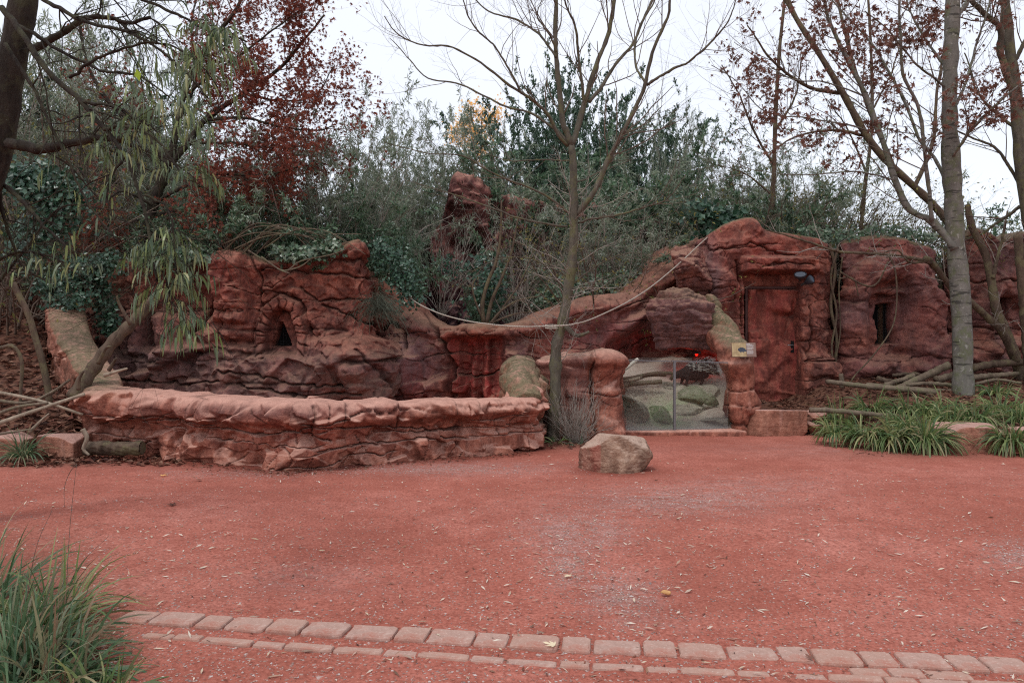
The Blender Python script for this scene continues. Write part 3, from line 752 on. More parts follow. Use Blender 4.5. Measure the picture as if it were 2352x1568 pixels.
# door leaf
def slab(name, x0, x1, z0, z1, yf, th, disp, mat, parent, res=.02, mask=None):
    nxs = int((x1 - x0) / res) + 1; nzs = int((z1 - z0) / res) + 1
    A_, B_ = np.meshgrid(np.linspace(x0, x1, nxs), np.linspace(z0, z1, nzs), indexing='ij')
    edge = sstep(0, .03, np.minimum(np.minimum(A_ - x0, x1 - A_), np.minimum(B_ - z0, z1 - B_)))
    Y = yf - disp(A_, B_) * edge
    V = np.stack([A_, Y, B_], -1).reshape(-1, 3)
    i, j = np.meshgrid(np.arange(nxs - 1), np.arange(nzs - 1), indexing='ij'); b = i * nzs + j
    F = np.stack([b, b + nzs, b + nzs + 1, b + 1], -1).reshape(-1, 4)
    rim = np.concatenate([np.arange(nxs) * nzs, (nxs - 1) * nzs + np.arange(1, nzs), (np.arange(nxs - 2, -1, -1)) * nzs + nzs - 1, np.arange(nzs - 2, 0, -1)])
    k = len(V); R = V[rim].copy(); R[:, 1] = yf + th
    V = np.vstack([V, R]); r2 = np.arange(len(rim)); n2 = (r2 + 1) % len(rim)
    F = np.vstack([F, np.stack([rim[r2], k + r2, k + n2, rim[n2]], -1)])
    lo = np.array(parent.location) if parent else np.zeros(3)
    mk = np.zeros((len(V), 4)); mk[:, 3] = .3
    if mask: mk[:, 2] = mask
    return mobj(name, V - lo, F, mat, parent, True, {'mask': mk}, origin=np.zeros(3))
M['frame_red'] = plain_material('dull_red_frame', (.07, .03, .025), .7, .3)
dx0, dx1 = X(1718, 13.85), X(1834, 13.85); dz0, dz1 = Zp(922, 13.85), Zp(664, 13.85)
def door_disp(a, b): return .16 * fbm2(a * 1.2, b * 1.2, 300, 3) + .10 * facets(a * 1.7, b * 1.9, 301, 6, 2.0) + strata(a, b, 302, 1.6, .4, .03, .05, .5) + .03 * fbm2(a * 7, b * 7, 303, 3) + .03
door = slab('door', dx0, dx1, dz0, dz1, 13.84, .05, door_disp, M['rock'], house, mask=.45)
def box_np(x0, x1, y0, y1, z0, z1):
    V = np.array([[x, y, z] for x in (x0, x1) for y in (y0, y1) for z in (z0, z1)], float)
    return V, np.array([[0, 1, 3, 2], [4, 6, 7, 5], [0, 4, 5, 1], [2, 3, 7, 6], [0, 2, 6, 4], [1, 5, 7, 3]])
def boxes(name, lst, mat, parent=None, bevel=0.0):
    a = Acc()
    for b in lst: a.add(*box_np(*b))
    V, F, _ = a.out(); lo = np.array(parent.matrix_world.translation) if parent else np.zeros(3)
    if parent:
        p = parent; lo = np.zeros(3)
        while p: lo = lo + np.array(p.location); p = p.parent
    o = mobj(name, V - lo if parent else V, F, mat, parent, False, origin=np.zeros(3) if parent else None)
    if bevel:
        md = o.modifiers.new('bevel', 'BEVEL'); md.width = bevel; md.segments = 2
    return o
hx, hz = X(1822, 13.7), Zp(795, 13.7)
boxes('handle_plate', [(hx - .028, hx + .028, 13.735, 13.76, hz - .12, hz + .10)], M['black'], door)
v, f = tubes([[[hx, 13.76, hz + .02], [hx, 13.70, hz + .02], [hx - .01, 13.69, hz + .02], [hx - .09, 13.69, hz + .02], [hx - .11, 13.69, hz + .018]]], [[.010] * 5], 6)
mobj('handle', v - hl, f, M['metal'], door, True, origin=np.zeros(3))
boxes('door_frame', [(dx0 - .05, dx0 - .010, 13.84, 13.9, dz0, dz1 + .05), (dx1 + .010, dx1 + .05, 13.84, 13.9, dz0, dz1 + .05), (dx0 - .008, dx1 + .008, 13.84, 13.9, dz1 + .008, dz1 + .05)], M['frame_red'], house)
boxes('threshold', [(dx0 - .03, dx1 + .03, 13.55, 13.84, dz0 - .03, dz0 - .008)], M['metal'], house)
def lint_disp(a, b): return .03 * fbm2(a * 3, b * 3, 310, 3) + .01 + 0 * b
slab('door_lintel', X(1712, 13.62), X(1858, 13.62), dz1 + .052, Zp(630, 13.7), 13.83, .1, lint_disp, M['rock'], house)

# ------------------------------------------------------------------ window bay
def extra_bay(U, V, Xw, Z, S):
    e = .26 * np.exp(-(seg_dist(U, V, [(1962, 860), (1958, 700), (1975, 640), (2035, 610), (2095, 625), (2120, 690), (2128, 850)]) / 30) ** 4)
    e = e + gb(U, V, 2045, 845, 62, 26, .42, 4) - gb(U, V, 2040, 880, 90, 12, .15)
    e = e + gb(U, V, 2040, 673, 34, 12, .16, 4) + crk(U, V, [(2010, 676), (2035, 680), (2070, 674)], 2.5, .08, 3)
    e = e - .12 * boxm(U, V, 1996, 680, 2078, 820, 8)
    e = e - .25 * sstep(1935, 1915, U) - .2 * sstep(2145, 2160, U)
    return e
def final_bay(D, U, V):
    m = boxm(U + 3 * np.sin(V / 14) , V + 2 * np.sin(U / 9), 2017, 697, 2058, 790, 2.0)
    return D * (1 - m) + m * -.45
def mask_bay(U, V, Xw, Z, S, A):
    return {'G': .1 + .5 * noise2(U / 45, V / 60, 15), 'R': .85 * (A > .5) * 1.0, 'A': .5 + 0 * U, 'B': .2 * noise2(U / 60, V / 60, 9)}
bay_pts = PW([(1922, 15.2, 560), (1922, 14.6, 556), (1926, 14.3, 552), (1944, 14.1, 548), (1985, 14.0, 541), (2030, 14.0, 538), (2080, 14.0, 545), (2120, 14.05, 556), (2148, 14.2, 568), (2156, 14.5, 575), (2158, 15.2, 580)], .8)
bay = build_house('window_bay', bay_pts, 130, extra_bay, final_bay, mask_bay, mat=M['rock'], res=.018, r=.16)
tag(bay, 'rock bay with a narrow meshed window and a bulging sill right of the door', 'wall')
grille('window_mesh', 2016, 2060, 692, 793, 14.30, bay)

def extra_far(U, V, Xw, Z, S):
    e = gb(U, V, 2245, 830, 60, 40, .3, 4) + .2 * np.exp(-(seg_dist(U, V, [(2262, 800), (2262, 690), (2300, 650), (2340, 690)]) / 16) ** 4)
    return e + crk(U, V, [(2170, 640), (2250, 650), (2352, 640)], 2.6, .09, 5) + crk(U, V, [(2170, 760), (2240, 750), (2300, 770)], 2.6, .09, 6) + gb(U, V, 2330, 790, 30, 14, .25, 4)
def final_far(D, U, V):
    m = boxm(U, V, 2286, 684, 2316, 752, 2.0); return D * (1 - m) + m * -.45
far_pts = PW([(2168, 15.4, 580), (2168, 14.8, 570), (2174, 14.5, 560), (2205, 14.3, 545), (2240, 14.2, 522), (2275, 14.2, 530), (2300, 14.2, 546), (2330, 14.2, 538), (2360, 14.2, 530), (2440, 14.2, 545), (2560, 14.2, 540), (2750, 14.3, 560)], .8)
far = build_house('outer_bay', far_pts, 150, extra_far, final_far, lambda U, V, Xw, Z, S, A: {'G': .1 + .5 * noise2(U / 50, V / 60, 19), 'R': .8 * (A > .5), 'A': .5 + 0 * U}, mat=M['rock'], res=.018, r=.16)
tag(far, 'outermost rock bay behind the silver trunk with a small dark slit window', 'wall')
grille('window_mesh', 2284, 2318, 682, 754, 14.5, far)

# ------------------------------------------------------------------ pier left of the glass, curved mossy pillar right of it
def relief_pier(seed):
    return lambda s, z: (.08 * fbm2(s * 1.2, z * 1.2, seed, 3) + .07 * facets(s * 2.0, z * 2.6, seed + 1, 8, 1.8) + strata(s, z, seed + 2, 3.6, .9, .032, .008, .42, .009) + .034 * fbm2(s * 8, z * 8, seed + 3, 5, .6))
def extra_pier(U, V, Xw, Z, S):
    return .12 * sstep(1352, 1366, U) + .08 * sstep(1.05, 1.2, Z) - .04 * sstep(1.0, .9, Z) * sstep(.7, .8, Z) + crk(U, V, [(1362, 830), (1358, 900), (1364, 1000)], 3, .08, 4)
pier_pts = PW([(1255, 12.6, 815), (1240, 12.2, 818), (1238, 11.8, 822), (1250, 11.55, 818), (1300, 11.45, 812), (1360, 11.4, 812), (1395, 11.42, 810), (1412, 11.6, 812), (1416, 12.0, 816), (1414, 12.6, 820)], .45)
pier = build_wall('rock_pier', pier_pts, relief_pier(170), extra_pier, lambda U, V, Xw, Z, S, A: {'R': (A > .5) * .6 * noise2(U / 30, V / 9, 4) + gb(U, V, 1290, 980, 60, 40, .3), 'G': .3 * (U < 1350), 'A': 1 + 0 * U},
                  M['rock_low'], res=.015, r=.14)
tag(pier, 'blocky rock pier behind the bare tree, left of the glass screen', 'pier')

def tube_rock(name, path, rad, relief, mask, mat, sides=72, res=.022, squash=1.0):
    path = np.asarray(path, float); rad = np.asarray(rad, float)
    L = np.linalg.norm(np.diff(path, axis=0), axis=1).sum(); n = int(L / res)
    c = catmull(np.hstack([path, rad[:, None]]), n); p = c[:, :3]; r = c[:, 3]
    T = unit(np.gradient(p, axis=0)); ref = np.array([0., 1., .02]); U = unit(np.cross(T, ref)); W = np.cross(T, U)
    th = np.linspace(0, 2 * math.pi, sides, endpoint=False)
    s = np.concatenate([[0], np.cumsum(np.linalg.norm(np.diff(p, axis=0), axis=1))])
    Nn = U[:, None] * np.cos(th)[None, :, None] + W[:, None] * (np.sin(th) * squash)[None, :, None]
    base = p[:, None] + Nn * r[:, None, None]
    CRK.clear(); D = relief(base[..., 0] * 1.0 + base[..., 1], base[..., 2] + .3 * s[:, None])
    V = base + unit(Nn) * D[..., None]
    i, j = np.meshgrid(np.arange(n - 1), np.arange(sides), indexing='ij'); b = i * sides + j; b2 = i * sides + (j + 1) % sides
    F = [np.stack([b, b2, b2 + sides, b + sides], -1).reshape(-1, 4), np.arange(sides)[None, ::-1], (n - 1) * sides + np.arange(sides)[None]]
    mk = np.zeros((n, sides, 4)); mk[..., 3] = 1
    for ch, v in mask(base, Nn).items(): mk[..., 'RGBA'.index(ch)] = np.clip(v, 0, 1)
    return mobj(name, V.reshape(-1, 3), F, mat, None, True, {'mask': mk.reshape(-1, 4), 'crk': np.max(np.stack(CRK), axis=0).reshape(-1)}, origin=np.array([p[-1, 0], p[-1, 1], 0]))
path = [P(1618, 700, 13.4), P(1640, 745, 13.0), P(1668, 785, 12.4), P(1697, 822, 12.0), P(1704, 870, 11.95), P(1702, 930, 11.92), P(1704, 1010, 11.9)]
arm = tube_rock('curved_pillar', path, [.24, .27, .27, .25, .22, .21, .23], relief_pier(190),
                lambda b, n: {'R': sstep(.1, .7, n[..., 2]) * sstep(1.1, 1.5, b[..., 2]), 'A': 1 + 0 * b[..., 0]}, M['rock_low'])
tag(arm, 'curved rock pillar with mossy shoulder carrying the small sign', 'pillar')
path = [P(1196, 830, 12.25), P(1196, 845, 11.7), P(1194, 880, 11.1), P(1194, 912, 10.75), P(1196, 960, 10.6)]
path = [P(1196, 975, 11.9) + [0, .2, -.8], P(1194, 872, 11.8), P(1194, 862, 11.5), P(1196, 890, 11.0), P(1205, 940, 10.6)]
o = tube_rock('mossy_buttress', path, [.30, .29, .285, .28, .28], relief_pier(200), lambda b, n: {'R': sstep(-.4, .5, n[..., 2]) * .95, 'A': 1 + 0 * b[..., 0]}, M['rock_low'])
tag(o, 'rounded moss coated buttress with pale flecks at the low wall\'s right end', 'buttress')
o.location.z += 0

# ------------------------------------------------------------------ boulders
def cube_sphere(n):
    t = np.tan(np.linspace(-1, 1, n) * math.pi / 4)
    a, b = np.meshgrid(t, t, indexing='ij'); o1 = np.ones_like(a); V = []; F = []
    for k, (p, q_, r_) in enumerate([(a, b, o1), (b, a, -o1), (o1, a, b), (-o1, b, a), (b, o1, a), (a, -o1, b)]):
        V.append(np.stack([p, q_, r_], -1).reshape(-1, 3)); i, j = np.meshgrid(np.arange(n - 1), np.arange(n - 1), indexing='ij'); c = i * n + j + k * n * n
        F.append(np.stack([c, c + n, c + n + 1, c + 1], -1).reshape(-1, 4))
    V = unit(np.concatenate(V)); F = np.concatenate(F)
    key = np.round(V * 1e5).astype(np.int64); _, first, inv = np.unique(key, axis=0, return_index=True, return_inverse=True)
    return V[first], inv.reshape(-1)[F]
_CS = {}
def boulder_geo(size, seed, n=36, planes=9, rough=.06, box=.0, soft=14, fine=.02, lay=0, cut=None):
    if n not in _CS: _CS[n] = cube_sphere(n)
    Dn, F = _CS[n]; rng = np.random.default_rng(seed)
    N = unit(rng.normal(size=(planes, 3))); h = .78 + .2 * rng.random(planes)
    if box > 0:
        BN = np.array([[1, 0, 0], [-1, 0, 0], [0, 1, 0], [0, -1, 0], [0, 0, 1], [0, 0, -1.]]) + rng.normal(size=(6, 3)) * .06
        N = np.vstack([unit(BN), N]); h = np.concatenate([np.full(6, box), h * 1.25])
    if cut is not None: cut = np.array(cut, float); N = unit(cut[:, :3]); h = cut[:, 3]
    dt = Dn @ N.T; q_ = np.where(dt > .05, dt, .05) / h
    r = 1 / (np.sum(q_ ** soft, axis=1) ** (1 / soft))
    r = np.minimum(r, 1.5)
    V = Dn * r[:, None]
    f = fbm3(V[:, 0] * 1.6 + seed, V[:, 1] * 1.6, V[:, 2] * 1.6, seed, 4)
    st = fbm3(V[:, 0] * 1.2 + seed, V[:, 1] * 1.2, V[:, 2] * 7, seed + 5, 3)
    f2 = fbm3(V[:, 0] * 9 + seed, V[:, 1] * 9, V[:, 2] * 9, seed + 9, 3, .6)
    V = V * (1 + rough * 3 * f + rough * 1.3 * st + fine * 2 * f2)[:, None]
    if lay:
        w = V[:, 2] * 2.3 + 1.2 * fbm3(V[:, 0], V[:, 1], V[:, 2], seed + 12, 3); li = np.floor(w).astype(np.int64); fr = w - li
        V = V * (1 + lay * (hsh(li, 0, seed) - .5) * 2 * np.array(1) - lay * 1.1 * np.exp(-(np.minimum(fr, 1 - fr) / .07) ** 2))[:, None]
    return V * np.asarray(size) * .5, F
def boulder(name, x, y, z, size, seed, mat, rot=0, mask=None, parent=None, sink=.08, **k):
    V, F = boulder_geo(size, seed, **k)
    V = V - [0, 0, V[:, 2].min() + sink * size[2]]
    mk = np.zeros((len(V), 4)); mk[:, 3] = 1
    if mask:
        for ch, v in mask(V).items(): mk[:, 'RGBA'.index(ch)] = np.clip(v, 0, 1)
    o = mobj(name, V, F, mat, parent, True, {'mask': mk}, origin=np.zeros(3))
    o.location = (x, y, z); o.rotation_euler = (0, 0, rot)
    return o
p = G(1424, 1086)
o = boulder('boulder', p[0], p[1] + .22, 0, (.86, .60, .64), 37, M['rock_brown'], n=80, rough=.035, rot=0, fine=.03, soft=34, cut=[(.1, -.9, .42, .74), (-.95, -.55, -.15, .86), (.12, .1, 1, .76), (.95, -.15, .28, .92), (-.62, -.15, .78, .84), (.5, -.3, .85, .80), (0, 1, .1, .9), (-.8, .6, .2, .9), (.8, .6, 0, .9), (0, 0, -1, .9), (.55, -.85, -.1, .86), (-.45, -.9, .0, .82), (.9, -.3, -.5, .86)],
            mask=lambda V: {'B': .0 * V[:, 0], 'B': .35 * (V[:, 0] < -.22)}, sink=.20)
tag(o, 'single tan faceted boulder lying on the open red sand', 'boulder')

# bulging layered rock between saddle wall and hut
d0 = 12.9
grp = []
def overhang(px, py, d, wpx, hpx, dep, seed, label, mat='rock', **k):
    o = boulder('overhanging_rock', X(px, d), d + dep * .3, Zp(py + hpx / 2, d), (wpx * d / FPX, dep, hpx * d / FPX), seed, M[mat], n=72, sink=0, **k)
    tag(o, label, 'rock'); return o
overhang(1566, 735, 12.9, 132, 145, 1.1, 31, 'big layered grey brown rock jutting over the porcupine den', mat='rock', lay=.05, rough=.11, box=0, planes=12, soft=20, fine=.05, mask=lambda V: {'G': .55 + 0 * V[:, 0], 'R': .35 * (V[:, 2] > .9)})
overhang(1590, 650, 13.5, 75, 120, .9, 34, 'purple brown crag wedged between the jutting rock and the hut', mat='rock', lay=.07, rough=.10, fine=.05, soft=20, mask=lambda V: {'G': .3 + 0 * V[:, 0]})

# ------------------------------------------------------------------ terrain pieces
def patch(name, x0, x1, y0, y1, res, zf, mat, mask=None):
    xs = np.arange(x0, x1 + res, res); ys = np.arange(y0, y1 + res, res); A_, B_ = np.meshgrid(xs, ys)
    Zz = zf(A_, B_); n, mm = A_.shape; i, j = np.meshgrid(np.arange(n - 1), np.arange(mm - 1), indexing='ij'); b = i * mm + j
    mk = np.zeros((n, mm, 4)); mk[..., 3] = 1
    if mask:
        for ch, v in mask(A_, B_).items(): mk[..., 'RGBA'.index(ch)] = np.clip(v, 0, 1)
    o = mobj(name, np.stack([A_, B_, Zz], -1), np.stack([b, b + 1, b + mm + 1, b + mm], -1).reshape(-1, 4), mat, None, True, {'mask': mk.reshape(-1, 4)}, origin=np.zeros(3))
    return tag(o, kind='structure')
def soil_material():
    m, nt, b = mat_base('leafy_soil', .95, .1); q = NB(nt); v = q.coord('Object')
    n1 = q.noise(v, 2.5, 5, .6); vo = q.vor(v, 16)
    c = q.ramp(n1, [(.35, (.045, .028, .020)), (.65, (.11, .062, .045))])
    c = q.mix(.55, c, q.ramp(vo.outputs['Color'], [(.15, (.05, .022, .016)), (.5, (.15, .055, .035)), (.8, (.22, .11, .07))]))
    q.L.new(c, b.inputs['Base Color']); bp = q.bump(vo.outputs['Distance'], .6, .02); q.L.new(q.bump(q.noise(v, 40, 5, .7), .6, .01, bp), b.inputs['Normal'])
    return m
M['soil'] = soil_material()
def den_z(x, y):
    t = y - 11.75
    z = np.interp(t, [-.3, 0, .5, 1.0, 1.75, 2.4, 4], [.02, .04, .32, .66, .93, 1.08, 1.2])
    return z + .12 * fbm2(x * 1.6, y * 1.6, 33, 3) + .03 * fbm2(x * 8, y * 8, 34, 2) - .2 * sstep(11.9, 11.6, y)
def den_material():
    m, nt, b = mat_base('den_sand', .95, .1); q = NB(nt); v = q.coord('Object'); n = q.noise(v, 3, 6, .65)
    c = q.ramp(n, [(.3, (.28, .21, .17)), (.7, (.50, .40, .33))])
    a = q.attr('mask'); sp = q.n('ShaderNodeSeparateColor'); q.L.new(a.outputs['Color'], sp.inputs[0])
    c = q.mix(q.math('MULTIPLY', sp.outputs[0], q.ramp(q.noise(v, 6, 5, .7), [(.35, 0.), (.55, 1.)])), c, (.19, .27, .12))
    q.L.new(c, b.inputs['Base Color']); q.L.new(q.bump(q.noise(v, 30, 6, .7), .7, .02), b.inputs['Normal']); return m
M['den'] = den_material()
patch('den_ground', .3, 4.6, 11.55, 15.2, .04, lambda x, y: np.where(CX + FPX * x / y > 1692, -.6, den_z(x, y)), M['den'], lambda x, y: {'R': .9 * gb(CX + FPX * x / y, y, 1525, 12.15, 62, .42, 1) + .6 * gb(CX + FPX * x / y, y, 1610, 12.65, 40, .25, 1)})
def bed_z(x, y):
    front = np.interp(x, [3.9, 4.8, 6.0, 7.2, 9.5], [11.3, 10.9, 10.35, 10.15, 10.1])
    t = y - front
    return np.interp(t, [-.3, -.02, .12, 1.2, 2.4, 4.2], [-.2, -.05, .16, .42, .62, .85]) + .05 * fbm2(x * 1.5, y * 1.5, 41, 3) + .02 * fbm2(x * 7, y * 7, 42, 2)
def bedz_all(x, y):
    z = bed_z(x, y)
    dz = np.interp(y, [11.6, 12.0, 12.6, 14], [-.1, .12, .28, .34])       # ground before the door
    w = sstep(5.0, 5.7, x)
    return dz * (1 - w) + z * w
patch('planting_bed', 3.75, 14, 10.0, 14.9, .05, bedz_all, M['soil'])
def slope_z(x, y):
    fr = np.interp(x, [-9, -6, -5.5], [9.4, 9.4, 9.6]); t = y - fr
    z = np.interp(t, [-.2, 0, .3, 1.2, 3, 5, 7, 10], [-.15, .02, .16, .50, 1.45, 2.6, 3.2, 3.4])
    z = z + .15 * fbm2(x * .9, y * .9, 51, 3) + .04 * fbm2(x * 5, y * 5, 52, 2)
    ax = np.interp(y, [9.3, 9.75, 10.05, 10.5, 11, 11.6, 12.2, 12.9, 13.6, 14.5], [-5.6, -5.7, -5.95, -6.2, -6.65, -7.25, -7.65, -8.15, -9, -9.6])
    return np.where(x > ax, -.4, z)
patch('leafy_slope', -16, -5.5, 9.3, 19, .07, slope_z, M['soil'])
def hill_z(x, y):
    fr = np.interp(x, [-8.5, -2.6, -2.0, 3.6, 4.4, 14], [13.9, 13.9, 19.0, 19.0, 14.6, 14.9])
    z = 2.35 * sstep(-.0, .8, y - fr) + .10 * np.maximum(0, y - fr) + .5 * fbm2(x * .35, y * .35, 61, 3)
    return z * sstep(-.05, .4, y - fr) - .3
patch('hill', -20, 24, 13.6, 46, .2, hill_z, M['soil'])

# stone curb below the glass
cp = [(X(1416, 11.75), 11.78, .07, .3), (X(1500, 11.7), 11.66, .075, .3), (X(1600, 11.6), 11.6, .09, .3), (X(1690, 11.5), 11.55, .10, .3), (X(1722, 11.5), 11.62, .08, .3)]
o = build_wall('curb', cp, lambda s, z: .02 * fbm2(s * 3, z * 3, 71, 3) + .012 * fbm2(s * 12, z * 12, 72, 2), None, lambda U, V, Xw, Z, S, A: {'A': 1 + 0 * U}, M['rock_low'], res=.02, r=.05)
tag(o, 'pinkish rounded curb under the glass screen', 'curb')

# sandstone blocks
def block(px, pyb, wpx, hpx, dep, seed, label, mat='block', z=0, rot=0, box=.88, zb=None, group=None, **k):
    d = dist_of(pyb, z); w = wpx * d / FPX; h = hpx * d / FPX
    k.setdefault('rough', .022); k.setdefault('fine', .008); k.setdefault('n', 40)
    o = boulder('stone_block', X(px, d), d + dep / 2, z, (w * 1.08, dep, h * 1.15), seed, M[mat], rot=rot, box=box, soft=26, planes=4, sink=.10, **k)
    return tag(o, label, 'stone', group)
block(1793, 1003, 138, 62, .62, 51, 'large flat topped sandstone step block in front of the door', rot=.03, n=60)
block(128, 1057, 90, 60, .45, 52, 'squared stone block standing between the grass tuft and the short log', rot=-.04)
block(10, 1058, 75, 56, .45, 53, 'stone block at the left picture edge, left of the small grass tuft', rot=.05)
block(2256, 1038, 150, 62, .6, 54, 'wide flat topped stone block between two sedge tufts at the right', rot=-.05, n=60)
block(2090, 1030, 110, 34, .4, 55, 'reddish edging stone almost hidden beneath the sedge leaves')
block(1990, 1018, 80, 26, .4, 56, 'low edging stone under the leftmost front sedge tuft')
block(2420, 1045, 120, 62, .5, 57, 'edging stone at the right picture edge behind sedge leaves')
for (px, py, w, h, s, lb) in [(1886, 966, 48, 22, 61, 'upper small stone lying right of the step block'), (1882, 1003, 42, 24, 62, 'lower small pale stone at the foot of the step block'),
                              (1912, 1000, 30, 16, 63, 'flat little stone between the step block and the sedge'), (1868, 984, 22, 14, 64, 'smallest brown stone tucked against the step block')]:
    d = dist_of(1000) ; z = Zp(py, d) if py < 990 else 0
    tag(boulder('stone', X(px, d), d + .12, max(0, z), (w * d / FPX, .26, h * d / FPX), s, M['block'], n=20, sink=.1), lb, 'stone')

# green rocks behind the glass
for (px, py, d, w, h, s, lb) in [(1455, 975, 12.1, 70, 50, 81, 'rounded greyish rock lying lower left behind the glass'), (1520, 985, 12.15, 84, 44, 82, 'broad bright green rock in the middle behind the left pane'),
                                 (1436, 990, 11.98, 46, 22, 83, 'small flat greenish rock in the lower left corner behind glass'), (1604, 945, 12.5, 76, 52, 84, 'green rock slab behind the right pane'),
                                 (1634, 925, 12.7, 44, 34, 85, 'dark angular rock beside the green slab behind the glass'), (1570, 965, 12.15, 44, 26, 86, 'small grey stone just right of the glass post'),
                                 (1652, 948, 12.3, 32, 24, 87, 'little grey stone next to the curved pillar behind glass'), (1600, 905, 12.9, 60, 22, 88, 'flat reddish stone below the porcupine'),
                                 (1528, 905, 12.8, 26, 30, 89, 'brown cube shaped stone at the end of the den logs'), (1640, 985, 12.0, 60, 24, 90, 'low grey rock in the lower right corner behind glass')]:
    tag(boulder('den_rock', X(px, d), d + .15, Zp(py, d), (w * d / FPX, .5, h * d / FPX), s, M['rock_green'], n=30, sink=.15, rot=s, planes=7, soft=30, rough=.05, fine=.03,
                mask=lambda V: {'R': .0 * V[:, 0] + (.9 if s == 82 else .6 if s == 84 else .22)}), lb, 'rock')
M['den_moss'] = M['rock_green']
# ================================================================== VEGETATION
def bbox_base(V):
    return np.array([V[:, 0].mean(), V[:, 1].mean(), V[:, 2].min()])
_seed = [1000]
def rs():
    _seed[0] += 1; return np.random.default_rng(_seed[0])

def shrub_parts(h, rad, stems, kids, nleaf, LL, LW, seed, droop=.35, spread=(5, 40), top_bias=0.0, twl=(.35, .8), lvl3=0, fold=.05, tall=1.0, bottom=.15):
    """an arching multi stemmed shrub round the origin: stem mesh, leaf mesh (numpy)"""
    rng = np.random.default_rng(seed); K = 8
    base = np.zeros((stems, K, 3)); ang = rng.random(stems) * 2 * math.pi
    tilt = np.radians(spread[0] + (spread[1] - spread[0]) * rng.random(stems))
    d = np.stack([np.cos(ang) * np.sin(tilt), np.sin(ang) * np.sin(tilt), np.cos(tilt)], -1)
    p = np.stack([np.cos(ang) * rad * .25 * rng.random(stems), np.sin(ang) * rad * .25 * rng.random(stems), 0 * ang - .25], -1)
    L = (h * (.65 + .45 * rng.random(stems)) / np.cos(tilt) ** .35)
    for k in range(K):
        base[:, k] = p; p = p + d * (L / (K - 1))[:, None]; d = unit(d + rng.normal(size=(stems, 3)) * .16 + np.stack([np.cos(ang), np.sin(ang), 0 * ang], -1) * .06)
    R = (.012 + .012 * rng.random(stems))[:, None] * h / 2.5 * np.linspace(1, .2, K)[None]
    b2, r2 = grow(base, R, kids, (twl[0] * h / 2.5, twl[1] * h / 2.5), (20, 65), 6, rng, up=.10, wig=.3, t0=bottom)
    sets = [(base, R, 5), (b2, r2, 4)]
    last, lr_ = b2, r2
    if lvl3:
        b3, r3 = grow(b2, r2, lvl3, (.15 * h / 2.5, .4 * h / 2.5), (20, 60), 4, rng, up=0, wig=.3, t0=.3)
        sets.append((b3, r3, 3)); last = b3; lr_ = r3
    a = Acc()
    for P_, R_, sd in sets:
        v, f = tubes(P_, R_, sd, cap=False); a.add(v, f)
    N = len(last); idx = rng.integers(0, N, nleaf); t = rng.random(nleaf) ** .7 * (last.shape[1] - 1.001); i = t.astype(int); u = (t - i)[:, None]
    q0, q1 = last[idx, i], last[idx, i + 1]; pos = q0 * (1 - u) + q1 * u; tg = unit(q1 - q0)
    side = spun(nleaf, rng); dr = unit(tg * .7 + side * .8 + np.array([0, 0, -droop]))
    nn = unit(spun(nleaf, rng) + np.array([0, 0, 1.2]))
    sz = .7 + .6 * rng.random(nleaf)
    vl, fl = leaves(pos, dr, nn, LL * sz, LW * sz, fold)
    return a.out()[:2], (vl, fl)
def make_kind(kind, mats, seed, **k):
    (sv, sf), (lv, lf) = shrub_parts(seed=seed, **k)
    return mesh_data(kind + '_stems', sv, sf, M[mats[0]], True), mesh_data(kind + '_leaves', lv, lf, M[mats[1]], False)
def place_shrub(kind, me, x, y, z, s, rot, label, cat='shrub', sz=None, group=None, name='shrub'):
    r = empty(name, (x, y, z)); r.scale = (s, s, (sz or s)); r.rotation_euler = (0, 0, rot)
    put('stems', me[0], r); put('foliage', me[1], r)
    return tag(r, label, cat, group)

K_ = {}
K_['laurelA'] = make_kind('laurel', ('twig_brown', 'leaf_laurel'), 1, h=2.6, rad=1.2, stems=26, kids=13, nleaf=22000, LL=.105, LW=.033, spread=(5, 52), lvl3=2)
K_['laurelB'] = make_kind('laurel', ('twig_brown', 'leaf_laurel'), 2, h=2.6, rad=1.3, stems=22, kids=13, nleaf=19000, LL=.115, LW=.034, spread=(5, 58), lvl3=2)
K_['budA'] = make_kind('buddleia', ('twig', 'leaf_buddleia'), 3, h=3.0, rad=1.0, stems=34, kids=9, nleaf=17000, LL=.115, LW=.019, spread=(3, 42), lvl3=2, droop=.5)
K_['budB'] = make_kind('buddleia', ('twig', 'leaf_buddleia'), 4, h=3.0, rad=1.2, stems=30, kids=9, nleaf=13000, LL=.115, LW=.019, spread=(3, 50), lvl3=2, droop=.5)
K_['evA'] = make_kind('evergreen', ('bark_dark', 'leaf_dark'), 5, h=4.2, rad=1.3, stems=26, kids=16, nleaf=34000, LL=.10, LW=.042, spread=(2, 38), lvl3=2, twl=(.5, 1.0))
K_['bareA'] = make_kind('bare', ('twig_brown', 'leaf_olive'), 6, h=3.0, rad=1.2, stems=30, kids=12, nleaf=900, LL=.07, LW=.03, spread=(5, 50), lvl3=5)
K_['bareB'] = make_kind('bare', ('twig_brown', 'leaf_olive'), 7, h=3.0, rad=1.4, stems=36, kids=11, nleaf=2600, LL=.07, LW=.03, spread=(8, 60), lvl3=4)

def sh(kind, px, d, ptop, label, s_w=1.0, name='shrub', cat='shrub', z0=None, over=.93):
    h0 = {'l': 2.6, 'b': 3.0, 'e': 4.2}[kind[0]] * .98
    x = X(px, d); z = float(hill_z(np.array([x]), np.array([d]))[0]) if z0 is None else z0
    h = max(.6, Zp(ptop, d) - z); s = h / h0 * over
    return place_shrub(kind, K_[kind], x, d, z, min(1.15, s ** .6) * s_w, rs().random() * 6.28, label, cat, sz=s, name=name)
